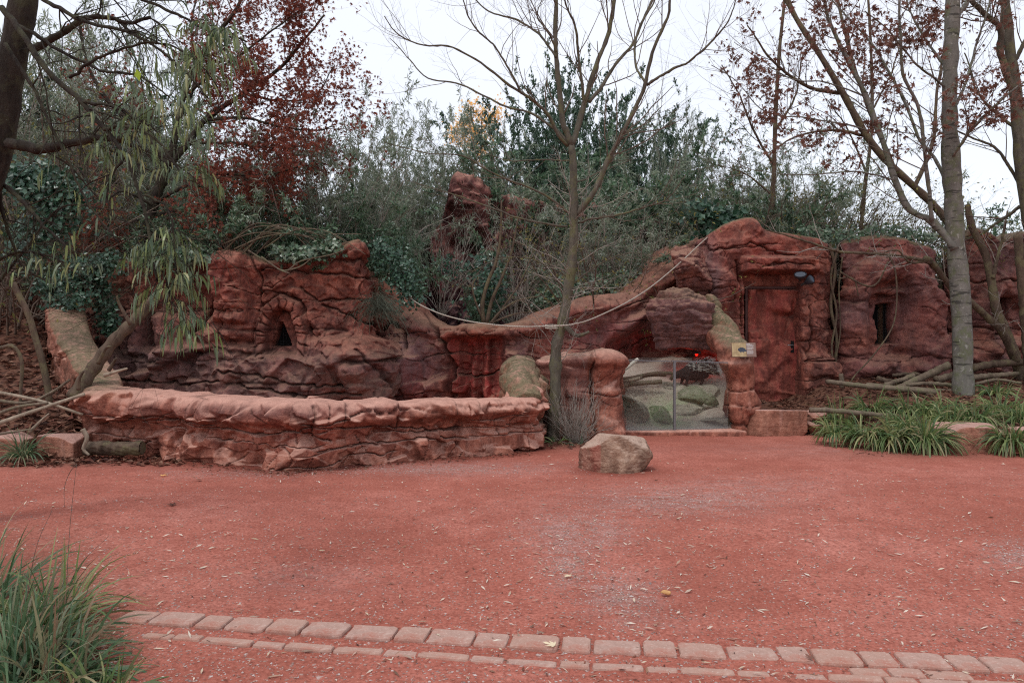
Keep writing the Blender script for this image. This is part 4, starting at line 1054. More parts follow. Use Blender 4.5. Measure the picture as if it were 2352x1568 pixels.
# -- above the left enclosure wall
sh('laurelA', 285, 15.0, 500, 'glossy green laurel shrub above the far left end of the enclosure wall', 1.1)
sh('laurelB', 420, 14.9, 455, 'laurel shrub above the wall beside the tall rock cushion', 1.1)
sh('laurelA', 545, 14.7, 440, 'laurel shrub above the second cave opening', 1.1)
sh('laurelB', 660, 14.8, 400, 'laurel shrub rising left of the wall\'s raised right corner', 1.1)
sh('budA', 600, 16.2, 330, 'grey green shrub tangled behind the red leaved tree', 1.0)
sh('budB', 480, 16.5, 350, 'grey leaved shrub seen through the withered red foliage', 1.1)
sh('budA', 740, 15.6, 300, 'tall grey green buddleia left of the pale sky gap', 1.0, name='buddleia')
sh('budB', 830, 16.4, 232, 'tallest buddleia with dark seed spikes against the sky', .8, name='buddleia')
sh('budA', 925, 18.9, 250, 'buddleia with drooping seed heads right of the tallest one', .8, name='buddleia')
sh('budB', 1010, 19.7, 300, 'buddleia thinning out left of the yellow leaved tree', .9, name='buddleia')
sh('laurelA', 780, 14.8, 430, 'dense laurel directly above the raised corner of the enclosure wall', .85)
sh('laurelB', 895, 15.0, 470, 'dense small leaved shrub hanging over the gully right of the enclosure wall', .42, z0=1.9)
sh('budA', 900, 17.6, 400, 'grey green shrub beside the cliff\'s left shoulder', .4, z0=2.4)
sh('budB', 875, 16.2, 420, 'grey twiggy shrub above the gully', .5, z0=2.2)
# -- on and above the cliff
sh('evA', 1175, 23, 245, 'dark evergreen tree left of the bare tree\'s main fork', .8, 'evergreen_tree', 'tree')
sh('evA', 1290, 24, 205, 'dark evergreen tree right behind the bare tree\'s upright leader', .8, 'evergreen_tree', 'tree')
sh('evA', 1385, 24, 192, 'tallest dark evergreen tree on the ridge behind the fork', .75, 'evergreen_tree', 'tree')
sh('evA', 1500, 23, 262, 'dark evergreen tree right of the ridge gap behind the long right limb', .75, 'evergreen_tree', 'tree')
sh('budA', 1545, 21, 225, 'thin leaved sapling beside the right hand evergreen', .35)
sh('laurelB', 1130, 20.4, 330, 'green shrub on the ridge directly over the cliff peak', 1.2)
sh('laurelA', 1230, 20.2, 335, 'green shrub on the cliff top behind the trunk', 1.3)
sh('laurelB', 1340, 20.2, 350, 'green shrub on the cliff top right of the trunk', 1.3)
sh('laurelA', 1450, 20.3, 345, 'green shrub on the cliff top behind the long right limb', 1.3)
sh('budB', 1290, 19.6, 395, 'pale twiggy shrub spilling over the cliff edge behind the trunk', 1.2)
sh('budA', 1420, 19.6, 395, 'pale twiggy shrub over the cliff edge at the right', 1.2)
sh('laurelB', 1570, 19.5, 355, 'broad laurel behind the hut\'s left shoulder', 1.2)
sh('budB', 1060, 20.2, 330, 'grey shrub between the buddleias and the cliff peak', 1.0)
# -- tangle before the cliff
sh('bareA', 1260, 16.2, 560, 'tangle of bare twigs in front of the cliff left of the trunk', .5, name='twig_thicket', cat='thicket', z0=1.4)
sh('bareB', 1370, 15.4, 470, 'tangle of bare twigs in front of the cliff right of the trunk', 1.1, name='twig_thicket', cat='thicket', z0=1.6)
sh('laurelA', 1110, 15.3, 640, 'small rhododendron rooted on the saddle wall', .35, z0=1.6)
sh('budB', 1345, 16.3, 500, 'grey leaved shrub behind the trunk at rope height', .6, z0=1.8)
sh('budA', 1480, 16.0, 450, 'grey leaved shrub left of the hut\'s sloping flank', 1.0, z0=1.9)
sh('laurelB', 1400, 16.8, 560, 'dark evergreen shrub low in front of the cliff', 1.3, z0=1.8)
# -- behind the hut and bays
sh('laurelA', 1610, 17.2, 430, 'laurel with big glossy leaves over the hut\'s left shoulder', 1.2)
sh('laurelB', 1680, 17.0, 365, 'laurel bush with bright leaves behind the hut', 1.0)
sh('bareA', 1740, 16.0, 300, 'tall thin bare shrub right above the hut\'s peak', .8, name='bare_shrub')
sh('bareB', 1830, 16.8, 400, 'bare brown bramble thicket above the door', 1.2, name='twig_thicket', cat='thicket')
sh('bareB', 1960, 16.8, 420, 'bare brown bramble thicket above the meshed window', 1.2, name='twig_thicket', cat='thicket')
sh('bareA', 2080, 16.2, 430, 'bare thicket between the meshed window and the silver trunk', 1.0, name='twig_thicket', cat='thicket')
sh('budB', 1750, 17.6, 325, 'loose grey green shrub on the skyline behind the hut', .8)
sh('budA', 1840, 18.0, 310, 'loose shrub with yellowish leaves on the skyline above the door', .9)
sh('bareA', 1900, 17.5, 330, 'bare upright shrub left of the leaning trunk', .9, name='bare_shrub')
sh('laurelB', 2290, 17.5, 440, 'dark green shrub behind the outermost bay', .9)
sh('bareB', 2240, 16.0, 470, 'black twig thicket right behind the silver trunk', 1.0, name='twig_thicket', cat='thicket')
sh('laurelA', 1900, 17.0, 500, 'low green shrub creeping over the hut roof\'s right end', .7)
# -- far left behind the overhanging tree
sh('budA', 60, 16.5, 60, 'tall loose grey leaved tree behind the overhanging branches at the left edge', 1.0, 'loose_tree', 'tree', z0=2.5)
sh('budB', 200, 17.5, 90, 'tall loose tree between the overhanging branches and the red tree', 1.0, 'loose_tree', 'tree', z0=2.6)
sh('bareA', 130, 15.2, 130, 'tall bare brown tangle behind the upper left branches', 1.0, name='bare_tree_tangle', cat='tree', z0=2.2)
sh('bareB', 310, 16.2, 180, 'brown tangle of twigs behind the red tree\'s trunk', 1.0, name='bare_tree_tangle', cat='tree', z0=2.4)
sh('bareA', 10, 13.0, 200, 'brown twig tangle at the very left behind the dark trunk', 1.0, name='bare_tree_tangle', cat='tree', z0=1.5)
sh('budA', 300, 18.5, 60, 'tall loose tree directly behind the red tree\'s left limbs', 1.2, 'loose_tree', 'tree', z0=2.6)
sh('budB', 110, 19.5, 20, 'tallest loose tree deep behind the upper left branches', 1.3, 'loose_tree', 'tree', z0=2.6)
sh('evA', 215, 20.5, 160, 'dark evergreen tree showing between the drooping leaves and the red tree', .9, 'evergreen_tree', 'tree', z0=2.6)
sh('evA', 20, 19.5, 150, 'dark evergreen tree behind the upper left branches', 1.0, 'evergreen_tree', 'tree', z0=2.6)
sh('laurelB', 60, 17.5, 430, 'dark laurel deep in the shade at the left edge', 1.3, z0=2.6)
sh('laurelA', 190, 16.6, 440, 'dark laurel above the leafy slope', 1.3, z0=2.4)
sh('bareB', 120, 16.0, 520, 'brown bramble thicket on top of the leafy slope', 1.2, name='twig_thicket', cat='thicket', z0=2.2)
sh('bareA', 20, 14.5, 560, 'brown bramble thicket low at the left edge of the slope', 1.2, name='twig_thicket', cat='thicket', z0=1.8)
sh('evA', 120, 21, 330, 'dark evergreen tree far behind the slope at the left', .9, 'evergreen_tree', 'tree', z0=2.6)
sh('evA', 330, 22, 330, 'dark evergreen tree behind the withered red tree', .9, 'evergreen_tree', 'tree', z0=2.6)

# ------------------------------------------------------------------ generic trees from traced limbs
def limb(pts, d0, d1=None, r0=8, r1=3, n=22, dd=None):
    """pts in photo pixels; depth runs d0 -> d1; radii in photo pixels (half widths)"""
    d1 = d0 if d1 is None else d1; k = len(pts)
    w = np.array([P(a, b, d0 + (d1 - d0) * i / (k - 1)) for i, (a, b) in enumerate(pts)])
    c = catmull(w, n); r = np.linspace(r0, r1, n) * (d0 + d1) / 2 / FPX
    return c, r
def tree_from(limbs, root_name, label, bark, base, levels, rng, leaf=None, extra_wood=None, cat='tree', side0=10):
    root = empty(root_name, base); tag(root, label, cat)
    a = Acc(); mains = []
    for k, (c, r) in enumerate(limbs):
        c = c + np.cumsum(rng.normal(size=c.shape) * .004, axis=0) * (k > 0)
        r = r * (1 + .08 * rng.normal(size=len(r)))
        v, f = tubes(c[None], r[None], side0 if k < 3 else 7); a.add(v, f); mains.append((c, r))
    V, F, _ = a.out()
    mobj('trunk', V - base, F, M[bark[0]], root, True, origin=np.zeros(3))
    P0 = np.stack([m[0] for m in mains[1:]]); R0 = np.stack([m[1] for m in mains[1:]])
    a = Acc(); cur, cr_ = P0, R0; sets = []
    for lv in levels:
        nxt, nr = grow(cur, cr_, lv['n'], lv['L'], lv.get('ang', (25, 60)), lv.get('K', 7), rng, lv.get('up', .06), lv.get('wig', .25), lv.get('t0', .2), rr=lv.get('rr', .5), rtip=.25, flat=lv.get('flat', 1.0))
        nr = np.minimum(nr, lv.get('rmax', 1)); v, f = tubes(nxt, nr, lv.get('sides', 4), cap=False); a.add(v, f); sets.append((nxt, nr))
        if lv.get('keep'):                      # mix parents in too
            pass
        cur, cr_ = nxt, nr
    V, F, _ = a.out(); br = mobj('branches', V - base, F, M[bark[1]], root, True, origin=np.zeros(3))
    return root, mains, sets
BT = 11.1
tr = [(1268, 1018), (1271, 985), (1275, 900), (1276, 850), (1278, 793), (1292, 743), (1302, 685), (1314, 599), (1318, 527), (1318, 450), (1316, 370), (1312, 331)]
L = [limb(tr, BT, BT + .1, 14.5, 8, 40)]
def resample(c, r, n): 
    t = np.linspace(0, len(c) - 1, n); i = np.minimum(t.astype(int), len(c) - 2); u = (t - i)[:, None]
    return c[i] * (1 - u) + c[i + 1] * u, np.interp(t, np.arange(len(r)), r)
lim = [
    ([(1312, 335), (1300, 300), (1293, 281), (1282, 187), (1278, 108), (1280, 0), (1283, -160)], .1, .0, 9, 4),
    ([(1312, 335), (1325, 306), (1343, 245), (1372, 151), (1397, 79), (1411, 0), (1425, -160)], .1, .4, 9, 4),
    ([(1342, 245), (1329, 144), (1320, 65), (1293, 0), (1280, -80)], .2, -.3, 5, 2),
    ([(1353, 235), (1383, 202), (1419, 144), (1455, 101), (1476, 54), (1498, 0), (1530, -90)], .2, .8, 5.5, 2.5),
    ([(1321, 500), (1345, 470), (1372, 432), (1411, 346), (1437, 299), (1469, 234), (1487, 194), (1505, 119), (1537, 36), (1541, 0), (1550, -120)], .1, -.6, 9, 3),
    ([(1487, 194), (1545, 155), (1588, 133), (1640, 85), (1668, 50), (1690, -10)], -.3, -.9, 4.5, 1.6),
    ([(1483, 190), (1458, 144), (1464, 72), (1501, 0), (1515, -80)], -.3, .2, 3.6, 1.8),
    ([(1304, 335), (1285, 317), (1257, 266), (1217, 230), (1159, 194), (1105, 151), (1033, 113), (969, 108), (915, 86), (882, 43)], .1, -.9, 5.5, 1.3),
    ([(1199, 216), (1167, 158), (1134, 108), (1087, 65), (1059, 0), (1040, -60)], -.3, -.7, 3.4, 1.4),
    ([(1306, 328), (1271, 295), (1220, 262), (1167, 248), (1113, 220), (1059, 194), (983, 176), (940, 130), (897, 83)], .1, .8, 4.2, 1.1),
    ([(1278, 132), (1250, 95), (1231, 76), (1185, 47), (1127, 32), (1091, 0), (1070, -40)], .0, .7, 3.8, 1.6),
    ([(1307, 490), (1270, 458), (1221, 432), (1160, 408), (1113, 385), (1062, 353), (980, 348), (886, 324)], .1, -.5, 3.6, 1.1),
    ([(1303, 520), (1260, 515), (1185, 500), (1140, 483), (1095, 468), (1005, 439), (925, 418)], .1, .4, 3.4, 1.0),
    ([(1329, 511), (1360, 500), (1401, 493), (1473, 475), (1527, 457), (1555, 430), (1580, 395)], .1, -.5, 3.6, 1.2),
    ([(1430, 310), (1470, 290), (1500, 262), (1520, 245)], -.1, .5, 3.0, 1.2),
    ([(1310, 640), (1260, 610), (1200, 590), (1140, 595), (1080, 620)], .1, -.6, 2.2, .8),
    ([(1308, 660), (1370, 610), (1440, 580), (1500, 590)], .1, -.5, 2.2, .8),
    ([(1316, 370), (1240, 365), (1170, 370), (1100, 345)], .1, .5, 2.6, .9),
    ([(1318, 420), (1370, 400), (1410, 370), (1450, 365)], .1, .7, 2.6, .9),
    ([(1240, 0), (1232, 40), (1260, 80), (1279, 118)][::-1], 0, -.4, 3, 1.4),
]
for pts, a_, b_, r0, r1 in lim: L.append(limb(pts, BT + a_, BT + b_, r0 * .8, r1 * .75, 40))
rng = rs()
bare, mains, sets = tree_from(L, 'bare_tree', 'leafless tree with grey green bark standing before the rock pier in the middle', ('bark', 'twig_brown'), P(1268, 1015, BT) * [1, 1, 0],
    [dict(n=9, L=(.5, 1.3), ang=(25, 55), up=.08, wig=.2, K=9, rr=.42, t0=.12, rmax=.009), dict(n=4, L=(.2, .55), ang=(25, 60), K=6, up=.05, wig=.3, rr=.6, sides=3, rmax=.004), dict(n=2, L=(.08, .22), ang=(30, 60), K=4, rr=.7, wig=.3, sides=3)], rng)
base = np.array(bare.location)
# pale shoots and spur twigs round the trunk at rope height
st = resample(*[L[0][0], L[0][1]], 40); n = 46
seg = L[0][0][10:34]; sp0 = seg[rng.integers(0, len(seg), n)]
dirs = unit(rng.normal(size=(n, 3)) * [1, .8, .45] + [0, 0, .25]); K = 9
pt = np.zeros((n, K, 3)); pt[:, 0] = sp0; d = dirs; Ls = .35 + .85 * rng.random(n)
for k in range(1, K): d = unit(d + rng.normal(size=(n, 3)) * .16 + [0, 0, .07]); pt[:, k] = pt[:, k - 1] + d * (Ls / (K - 1))[:, None]
a = Acc(); R1 = (.0045 + .003 * rng.random(n))[:, None] * np.linspace(1, .3, K)[None]
v, f = tubes(pt, R1, 4, False); a.add(v, f); c2, r2 = grow(pt, R1, 5, (.15, .5), (20, 70), 6, rng, up=.02, wig=.35, rr=.7); v, f = tubes(c2, r2, 3, False); a.add(v, f)
c3, r3 = grow(c2, r2, 2, (.08, .25), (20, 70), 5, rng, up=0, wig=.4, rr=.8); v, f = tubes(c3, r3, 3, False); a.add(v, f)
V, F, _ = a.out(); mobj('shoots', V - base, F, M['twig'], bare, True, origin=np.zeros(3))
# stub and knot
v, f = tubes([catmull([P(1300, 750, BT - .05), P(1322, 770, BT - .12), P(1340, 768, BT - .2), P(1352, 762, BT - .28)], 10)], [np.linspace(.045, .02, 10)], 8)
mobj('branch_stub', v - base, f, M['bark'], bare, True, origin=np.zeros(3))

# twiggy bush at the foot of the bare tree
def fan_bush(name, x, y, z, n, h, spread, seed, mat, label, r0=.006, kids=5, cat='shrub', up=.12, wig=.2, kl=(.12, .35)):
    rng = np.random.default_rng(seed); K = 9; a = rng.random(n) * 6.283; t = np.radians(spread * rng.random(n) ** .7)
    d = np.stack([np.cos(a) * np.sin(t), np.sin(a) * np.sin(t), np.cos(t)], -1); p = np.stack([np.cos(a) * .12, np.sin(a) * .12, -.05 + 0 * a], -1) * rng.random((n, 1)); p[:, 2] = -.05
    pt = np.zeros((n, K, 3)); Ln = h * (.55 + .5 * rng.random(n))
    for k in range(K): pt[:, k] = p; p = p + d * (Ln / (K - 1))[:, None]; d = unit(d + rng.normal(size=(n, 3)) * wig * .5 + [0, 0, up * .5])
    R = (r0 * (.7 + .6 * rng.random(n)))[:, None] * np.linspace(1, .25, K)[None]; A_ = Acc()
    v, f = tubes(pt, R, 4, False); A_.add(v, f); c, r = grow(pt, R, kids, kl, (15, 45), 5, rng, up=up, wig=.3, rr=.7); v, f = tubes(c, r, 3, False); A_.add(v, f)
    V, F, _ = A_.out(); o = mobj(name, V, F, M[mat], None, True, origin=np.zeros(3)); o.location = (x, y, z)
    return tag(o, label, cat)
fan_bush('twig_bush', X(1322, 11.0), 11.0, 0, 80, 1.0, 50, 5, 'twig', 'leafless bush of upright reddish twigs at the foot of the bare tree', .006, 7, wig=.4)
fan_bush('twig_bush', X(1290, 11.2), 11.15, 0, 16, .75, 50, 6, 'twig_brown', 'thin brown twigs sprouting left of the tree foot beside the pier', .004, 4)

for px, d_, z_, n_, h_, sp_, sd_, lb_ in [(1180, 15.4, 1.7, 34, 2.6, 40, 71, 'pale bare stems fanning up behind the trunk left of it'), (1400, 15.2, 1.8, 34, 2.5, 45, 72, 'pale bare stems fanning up right of the trunk before the cliff'), (1010, 15.8, 2.0, 22, 2.3, 50, 73, 'pale arching bare stems at the foot of the tall cliff column'),
                                        (1500, 15.8, 2.2, 26, 2.3, 50, 74, 'pale bare stems left of the hut\'s sloping shoulder'), (1290, 16.4, 1.9, 30, 3.2, 35, 75, 'tall pale bare stems directly behind the trunk'), (1860, 15.6, 2.4, 30, 2.2, 60, 76, 'pale bare bramble arching over the roof above the door'),
                                        (2010, 15.4, 2.4, 30, 1.9, 62, 77, 'pale bare bramble arching over the roof above the meshed window'), (750, 14.8, 2.5, 24, 2.6, 50, 78, 'pale bare stems behind the wall\'s raised corner')]:
    fan_bush('bare_shrub', X(px, d_), d_, z_, n_, h_, sp_, sd_, 'twig', lb_, .008, 8, up=.03, wig=.28, kl=(.3, .9))
# ------------------------------------------------------------------ silver tree at the right and its neighbours
ST = 12.4
Ls_ = [limb([(2213, 925), (2212, 880), (2210, 760), (2203, 640), (2195, 560), (2190, 460), (2184, 360), (2181, 260), (2182, 180), (2187, 60), (2188, 0), (2190, -180)], ST, ST, 23, 13, 40)]
for pts, a_, b_, r0, r1 in [
    ([(2193, 572), (2175, 545), (2135, 504), (2088, 482), (2056, 414), (2020, 306), (1987, 216), (1937, 119), (1901, 36), (1888, -60)], -.1, .9, 12, 4),
    ([(2140, 508), (2136, 450), (2126, 353), (2113, 245), (2081, 169), (2074, 72), (2070, -60)], .0, -.7, 7, 3),
    ([(2190, 440), (2178, 425), (2153, 371), (2110, 317), (2081, 245), (2038, 162), (1991, 90), (1901, -10)], .1, 1.2, 6, 2.2),
    ([(2187, 360), (2200, 340), (2229, 299), (2272, 256), (2322, 209), (2380, 170)], -.1, -.8, 6, 2.5),
    ([(2185, 262), (2205, 215), (2221, 173), (2243, 90), (2268, 18), (2280, -80)], -.1, .7, 5, 2.2),
    ([(2183, 210), (2160, 190), (2117, 151), (2081, 112), (2040, 60), (1990, 20)], .1, -.9, 4, 1.6),
    ([(2182, 165), (2160, 140), (2135, 101), (2099, 36), (2085, -60)], .1, .6, 4.4, 2),
    ([(2020, 306), (1940, 285), (1860, 270), (1760, 255), (1700, 190), (1640, 150)], .6, .0, 3, 1.0),
    ([(1990, 222), (1900, 190), (1820, 180), (1740, 130), (1690, 95)], .6, .9, 3, 1.0),
    ([(2056, 414), (1960, 395), (1850, 400), (1720, 385), (1680, 360)], .2, -.3, 3, 1.0),
    ([(2200, 40), (2222, 0), (2240, -60)], 0, 0, 8, 5),
]: Ls_.append(limb(pts, ST + a_, ST + b_, r0 * .72, r1 * .75, 40))
rng = rs()
silver, mains2, sets2 = tree_from(Ls_, 'silver_tree', 'tree with smooth silver grey trunk and withered brown leaves behind the log rail', ('bark_silver', 'twig_brown'), np.array([X(2213, ST), ST, .3]),
    [dict(n=15, L=(.5, 1.6), ang=(25, 60), up=.05, wig=.2, K=8, rr=.4, rmax=.010, t0=.15), dict(n=4, L=(.2, .6), ang=(25, 65), K=6, wig=.3, rr=.6, sides=3, rmax=.004), dict(n=2, L=(.08, .25), ang=(30, 60), K=4, rr=.7, sides=3)], rng)
def star_leaves(pos, rng, size, curl=.3):
    """lobed withered leaves: five thin blades fanned from one stalk end, 5 quads"""
    M_ = len(pos); D = unit(rng.normal(size=(M_, 3)) * [1, 1, .6] + [0, 0, -.9]); N_ = unit(rng.normal(size=(M_, 3)) * .9 + [0, -.4, .3]); S = unit(np.cross(D, N_)); N_ = np.cross(S, D)
    sz = size * (.65 + .7 * rng.random(M_)); Vs = []; Fs = []; nb = 0
    cup = rng.normal(size=M_) * curl
    angs = [0, .62, -.62, 1.25, -1.25]; ls = [1, .85, .85, .55, .55]
    V = np.zeros((M_, 11, 3)); V[:, 0] = pos
    ring = [(-1.5, .30), (-1.25, .58), (-.95, .34), (-.62, .88), (-.28, .42), (0, 1.05), (.28, .42), (.62, .88), (.95, .34), (1.25, .58), (1.5, .30)]
    V = np.zeros((M_, 12, 3)); V[:, 0] = pos
    for k, (a, l) in enumerate(ring):
        V[:, k + 1] = pos + (D * math.cos(a) * l + S * math.sin(a) * l) * sz[:, None] + N_ * (cup * sz * (l ** 2) * (1 if k % 2 else .2))[:, None]
    b = (np.arange(M_) * 12)[:, None]; F = np.concatenate([b + np.array([0, k, k + 1]) for k in range(1, 11)])
    return V.reshape(-1, 3), F
def clusters(centers, per, sig, rng):
    i = np.repeat(np.arange(len(centers)), per); return centers[i] + rng.normal(size=(len(i), 3)) * sig
# withered leaves hang in bunches: mostly in the regions seen in the photo
def in_px(p): return CX + FPX * p[:, 0] / p[:, 1], HZ + FPX * (EYE - p[:, 2]) / p[:, 1]
tw = sets2[1][0][:, 3]; u, v_ = in_px(tw)
dens = (gb(u, v_, 2020, 90, 230, 110, .9) + gb(u, v_, 1760, 170, 130, 110, .6) + gb(u, v_, 1960, 300, 130, 60, 1) + gb(u, v_, 2240, 260, 70, 60, 1) + gb(u, v_, 2290, 180, 80, 80, .8) + gb(u, v_, 1760, 290, 60, 60, .5) + gb(u, v_, 2170, 240, 40, 50, .6))
sel = tw[rng.random(len(tw)) < dens * 1.1]
pos = clusters(sel, 11, .07, rng)
v, f = star_leaves(pos, rng, .078); mobj('leaves', v - np.array(silver.location), f, M['leaf_maple'], silver, False, origin=np.zeros(3))

def simple_tree(name, label, limbs, bark, base, levels, leafmat=None, dens=None, per=8, sig=.08, size=.06, seed=None, thin=.3):
    rng = rs(); root, mn, st_ = tree_from(limbs, name, label, bark, base, levels, rng)
    if leafmat:
        tw = np.concatenate([st_[-1][0][:, -1], st_[-1][0][:, 1], st_[-2][0][:, -1]]) if len(st_) > 1 else st_[-1][0][:, -1]
        u, v_ = in_px(tw); w = dens(u, v_) if dens else np.ones(len(tw)); sel = tw[rng.random(len(tw)) < w * thin]
        if len(sel):
            v, f = star_leaves(clusters(sel, per, sig, rng), rng, size); mobj('leaves', v - base, f, M[leafmat], root, False, origin=np.zeros(3))
    return root
tw_lv = [dict(n=12, L=(.6, 1.6), K=8, rr=.4, rmax=.012, wig=.22), dict(n=4, L=(.25, .7), K=6, rr=.6, sides=3, rmax=.005, wig=.3), dict(n=2, L=(.1, .3), K=4, rr=.7, sides=3)]
d = 14.8
simple_tree('leaning_tree', 'brown tree leaning far to the left behind the rock bays', [limb([(2240, 640), (2200, 540), (2135, 462), (2045, 378), (1991, 313), (1937, 216), (1883, 126), (1829, 43), (1800, -20), (1770, -100)], 15.2, 15.6, 10, 5, 40),
    limb([(2050, 384), (2000, 260), (1960, 140), (1930, 20), (1915, -60)], 15.4, 15.9, 6, 2.5, 40), limb([(1937, 216), (1860, 200), (1780, 140), (1720, 60)], 15.6, 15.0, 5, 1.5, 40), limb([(2100, 430), (2140, 330), (2150, 200), (2170, 80)], 15.4, 16, 5, 2, 40),
    limb([(1991, 313), (1920, 300), (1840, 310), (1760, 350)], 15.5, 15.1, 4, 1.2, 40)], ('bark_brown', 'twig_brown'), np.array([X(2240, 15.2), 15.2, 2.3]), tw_lv,
    'leaf_maple', lambda u, v: gb(u, v, 1800, 220, 130, 120, .4) + gb(u, v, 1960, 310, 90, 60, .5), size=.055, thin=.4)
simple_tree('edge_tree', 'tree with brown leaf bunches cut by the right picture edge', [limb([(2420, 900), (2400, 700), (2375, 560), (2352, 432), (2333, 216), (2319, 108), (2308, 0), (2300, -120)], 13.4, 13.6, 16, 10, 40),
    limb([(2330, 210), (2300, 120), (2297, 65), (2260, 30), (2225, -10), (2190, -60)], 13.5, 13.1, 9, 4, 40), limb([(2350, 440), (2320, 380), (2280, 330), (2210, 300), (2160, 270)], 13.6, 13.9, 4, 1.4, 40), limb([(2325, 150), (2370, 60), (2400, -20)], 13.5, 13.2, 5, 3, 40),
    limb([(2352, 470), (2310, 500), (2250, 540), (2200, 550)], 13.5, 14.2, 4.5, 1.4, 40), limb([(2340, 300), (2290, 260), (2240, 200), (2215, 120)], 13.5, 14, 4, 1.4, 40)], ('bark', 'twig_brown'), np.array([X(2420, 13.4), 13.4, .4]), tw_lv,
    'leaf_maple', lambda u, v: gb(u, v, 2330, 170, 70, 90, .9) + gb(u, v, 2270, 60, 60, 60, .4), size=.055, thin=.4)
simple_tree('crooked_tree', 'crooked trunk leaning in front of the outermost rock bay', [limb([(2350, 905), (2340, 850), (2318, 780), (2289, 712), (2276, 640), (2262, 580), (2232, 520), (2222, 470)], 13.6, 13.9, 12, 7, 40),
    limb([(2337, 832), (2300, 760), (2238, 702), (2178, 652), (2139, 605), (2118, 590)], 13.5, 13.0, 9, 7, 40), limb([(2139, 605), (2115, 597), (2040, 585), (1933, 577), (1862, 557), (1800, 540), (1763, 530)], 13.0, 12.8, 4.5, 1.6, 40),
    limb([(2130, 600), (2090, 600), (2058, 570), (2010, 580)], 13, 12.7, 3, 1.2, 40), limb([(2280, 640), (2300, 560), (2320, 480)], 13.7, 13.9, 5, 2, 40)], ('bark_brown', 'twig'), np.array([X(2350, 13.6), 13.6, .6]),
    [dict(n=9, L=(.3, .9), K=8, rr=.5, rmax=.008, wig=.3), dict(n=3, L=(.15, .45), K=6, rr=.6, sides=3, rmax=.004, wig=.35)])
simple_tree('dead_stump_tree', 'grey dead trunk at the right edge in front of the rock', [limb([(2372, 925), (2362, 800), (2352, 690), (2342, 581), (2338, 540)], 13.0, 13.0, 14, 9, 40), limb([(2345, 620), (2370, 560), (2400, 520)], 13, 12.9, 5, 2, 40)], ('bark_brown', 'twig_brown'), np.array([X(2372, 13), 13.0, .5]),
    [dict(n=5, L=(.3, .7), K=6, rr=.5, rmax=.007)])
simple_tree('thin_tree', 'slender reddish stem rising above the hut\'s peak', [limb([(1785, 560), (1776, 470), (1778, 380), (1782, 250), (1790, 120), (1800, 20), (1805, -60)], 15.6, 15.6, 6, 3, 40), limb([(1778, 380), (1730, 300), (1700, 220), (1660, 150)], 15.6, 15.3, 3, 1.2, 40),
    limb([(1781, 300), (1830, 220), (1850, 120)], 15.6, 15.9, 3, 1.2, 40), limb([(1776, 450), (1710, 400), (1650, 380)], 15.6, 15.4, 2.5, 1, 40)], ('bark_brown', 'twig_brown'), np.array([X(1785, 15.6), 15.6, 2.4]), tw_lv,
    'leaf_maple', lambda u, v: gb(u, v, 1740, 200, 120, 130, .5), size=.05, thin=.35)
simple_tree('thin_tree', 'slender bare stem right of the thin reddish one above the door', [limb([(1975, 560), (1985, 440), (2000, 320), (2003, 200), (1998, 60), (1990, -60)], 16.6, 16.6, 5, 2.5, 40), limb([(1990, 400), (1950, 300), (1900, 230)], 16.6, 16.3, 2.5, 1, 40), limb([(2000, 260), (2050, 150), (2080, 60)], 16.6, 17, 2.5, 1, 40)],
    ('bark_brown', 'twig_brown'), np.array([X(1975, 16.6), 16.6, 2.4]), tw_lv)
# yellow leaved tree far off
d = 36
r_ = simple_tree('yellow_tree', 'distant pale yellow autumn tree glowing through the gap left of the evergreens', [limb([(1108, 420), (1108, 340), (1106, 290), (1108, 255)], d, d, 3, 1.5, 30), limb([(1108, 340), (1090, 300), (1082, 262)], d, d, 2, 1, 30), limb([(1108, 330), (1130, 300), (1140, 270)], d, d + .5, 2, 1, 30),
    limb([(1106, 360), (1075, 330), (1060, 310)], d, d - .4, 2, 1, 30), limb([(1108, 380), (1095, 350), (1085, 330)], d, d - .6, 2, 1, 30)], ('bark_brown', 'twig'), np.array([X(1108, d), d, 4.5]),
    [dict(n=12, L=(.5, 1.0), K=6, rr=.5, t0=.1), dict(n=4, L=(.3, .6), K=5, rr=.6, sides=3)], 'leaf_yellow', lambda u, v: np.ones_like(u), per=4, sig=.14, size=.13, thin=.75)

# ------------------------------------------------------------------ withered red oak at the left
OD = 14.0
ol = [limb([(300, 640), (330, 560), (352, 470), (385, 380), (400, 330)], 14.2, OD, 15, 10, 40)]
for pts, a_, b_, r0, r1 in [([(385, 380), (430, 330), (470, 275), (560, 215), (640, 160), (700, 90), (740, 40)], 0, .6, 8, 2), ([(400, 330), (420, 220), (470, 120), (540, 30), (580, -60)], 0, .5, 8, 3), ([(470, 275), (560, 270), (640, 290), (720, 300), (760, 290)], .2, -.7, 4, 1.3),
        ([(352, 470), (420, 430), (500, 400), (600, 400), (690, 380)], .1, -.8, 5, 1.5), ([(345, 500), (420, 480), (520, 470), (620, 470)], .1, .5, 4, 1.2), ([(560, 215), (640, 230), (720, 220), (770, 150)], .3, 1, 3, 1), ([(385, 380), (330, 300), (250, 240), (200, 150), (180, 40)], 0, .8, 7, 2.5),
        ([(350, 470), (280, 440), (230, 480), (190, 540)], 0, -.5, 4, 1.2), ([(345, 500), (270, 520), (230, 570), (210, 620)], 0, .6, 3.5, 1.2), ([(420, 220), (500, 160), (600, 90), (690, 20)], .1, -.5, 4, 1.5), ([(400, 300), (450, 180), (440, 60), (460, -40)], .1, 1.0, 4, 1.5),
        ([(430, 330), (520, 330), (610, 340), (700, 340)], .1, .9, 3.5, 1.2), ([(340, 540), (400, 540), (470, 560)], .1, -.4, 3, 1)]: ol.append(limb(pts, OD + a_, OD + b_, r0, r1, 40))
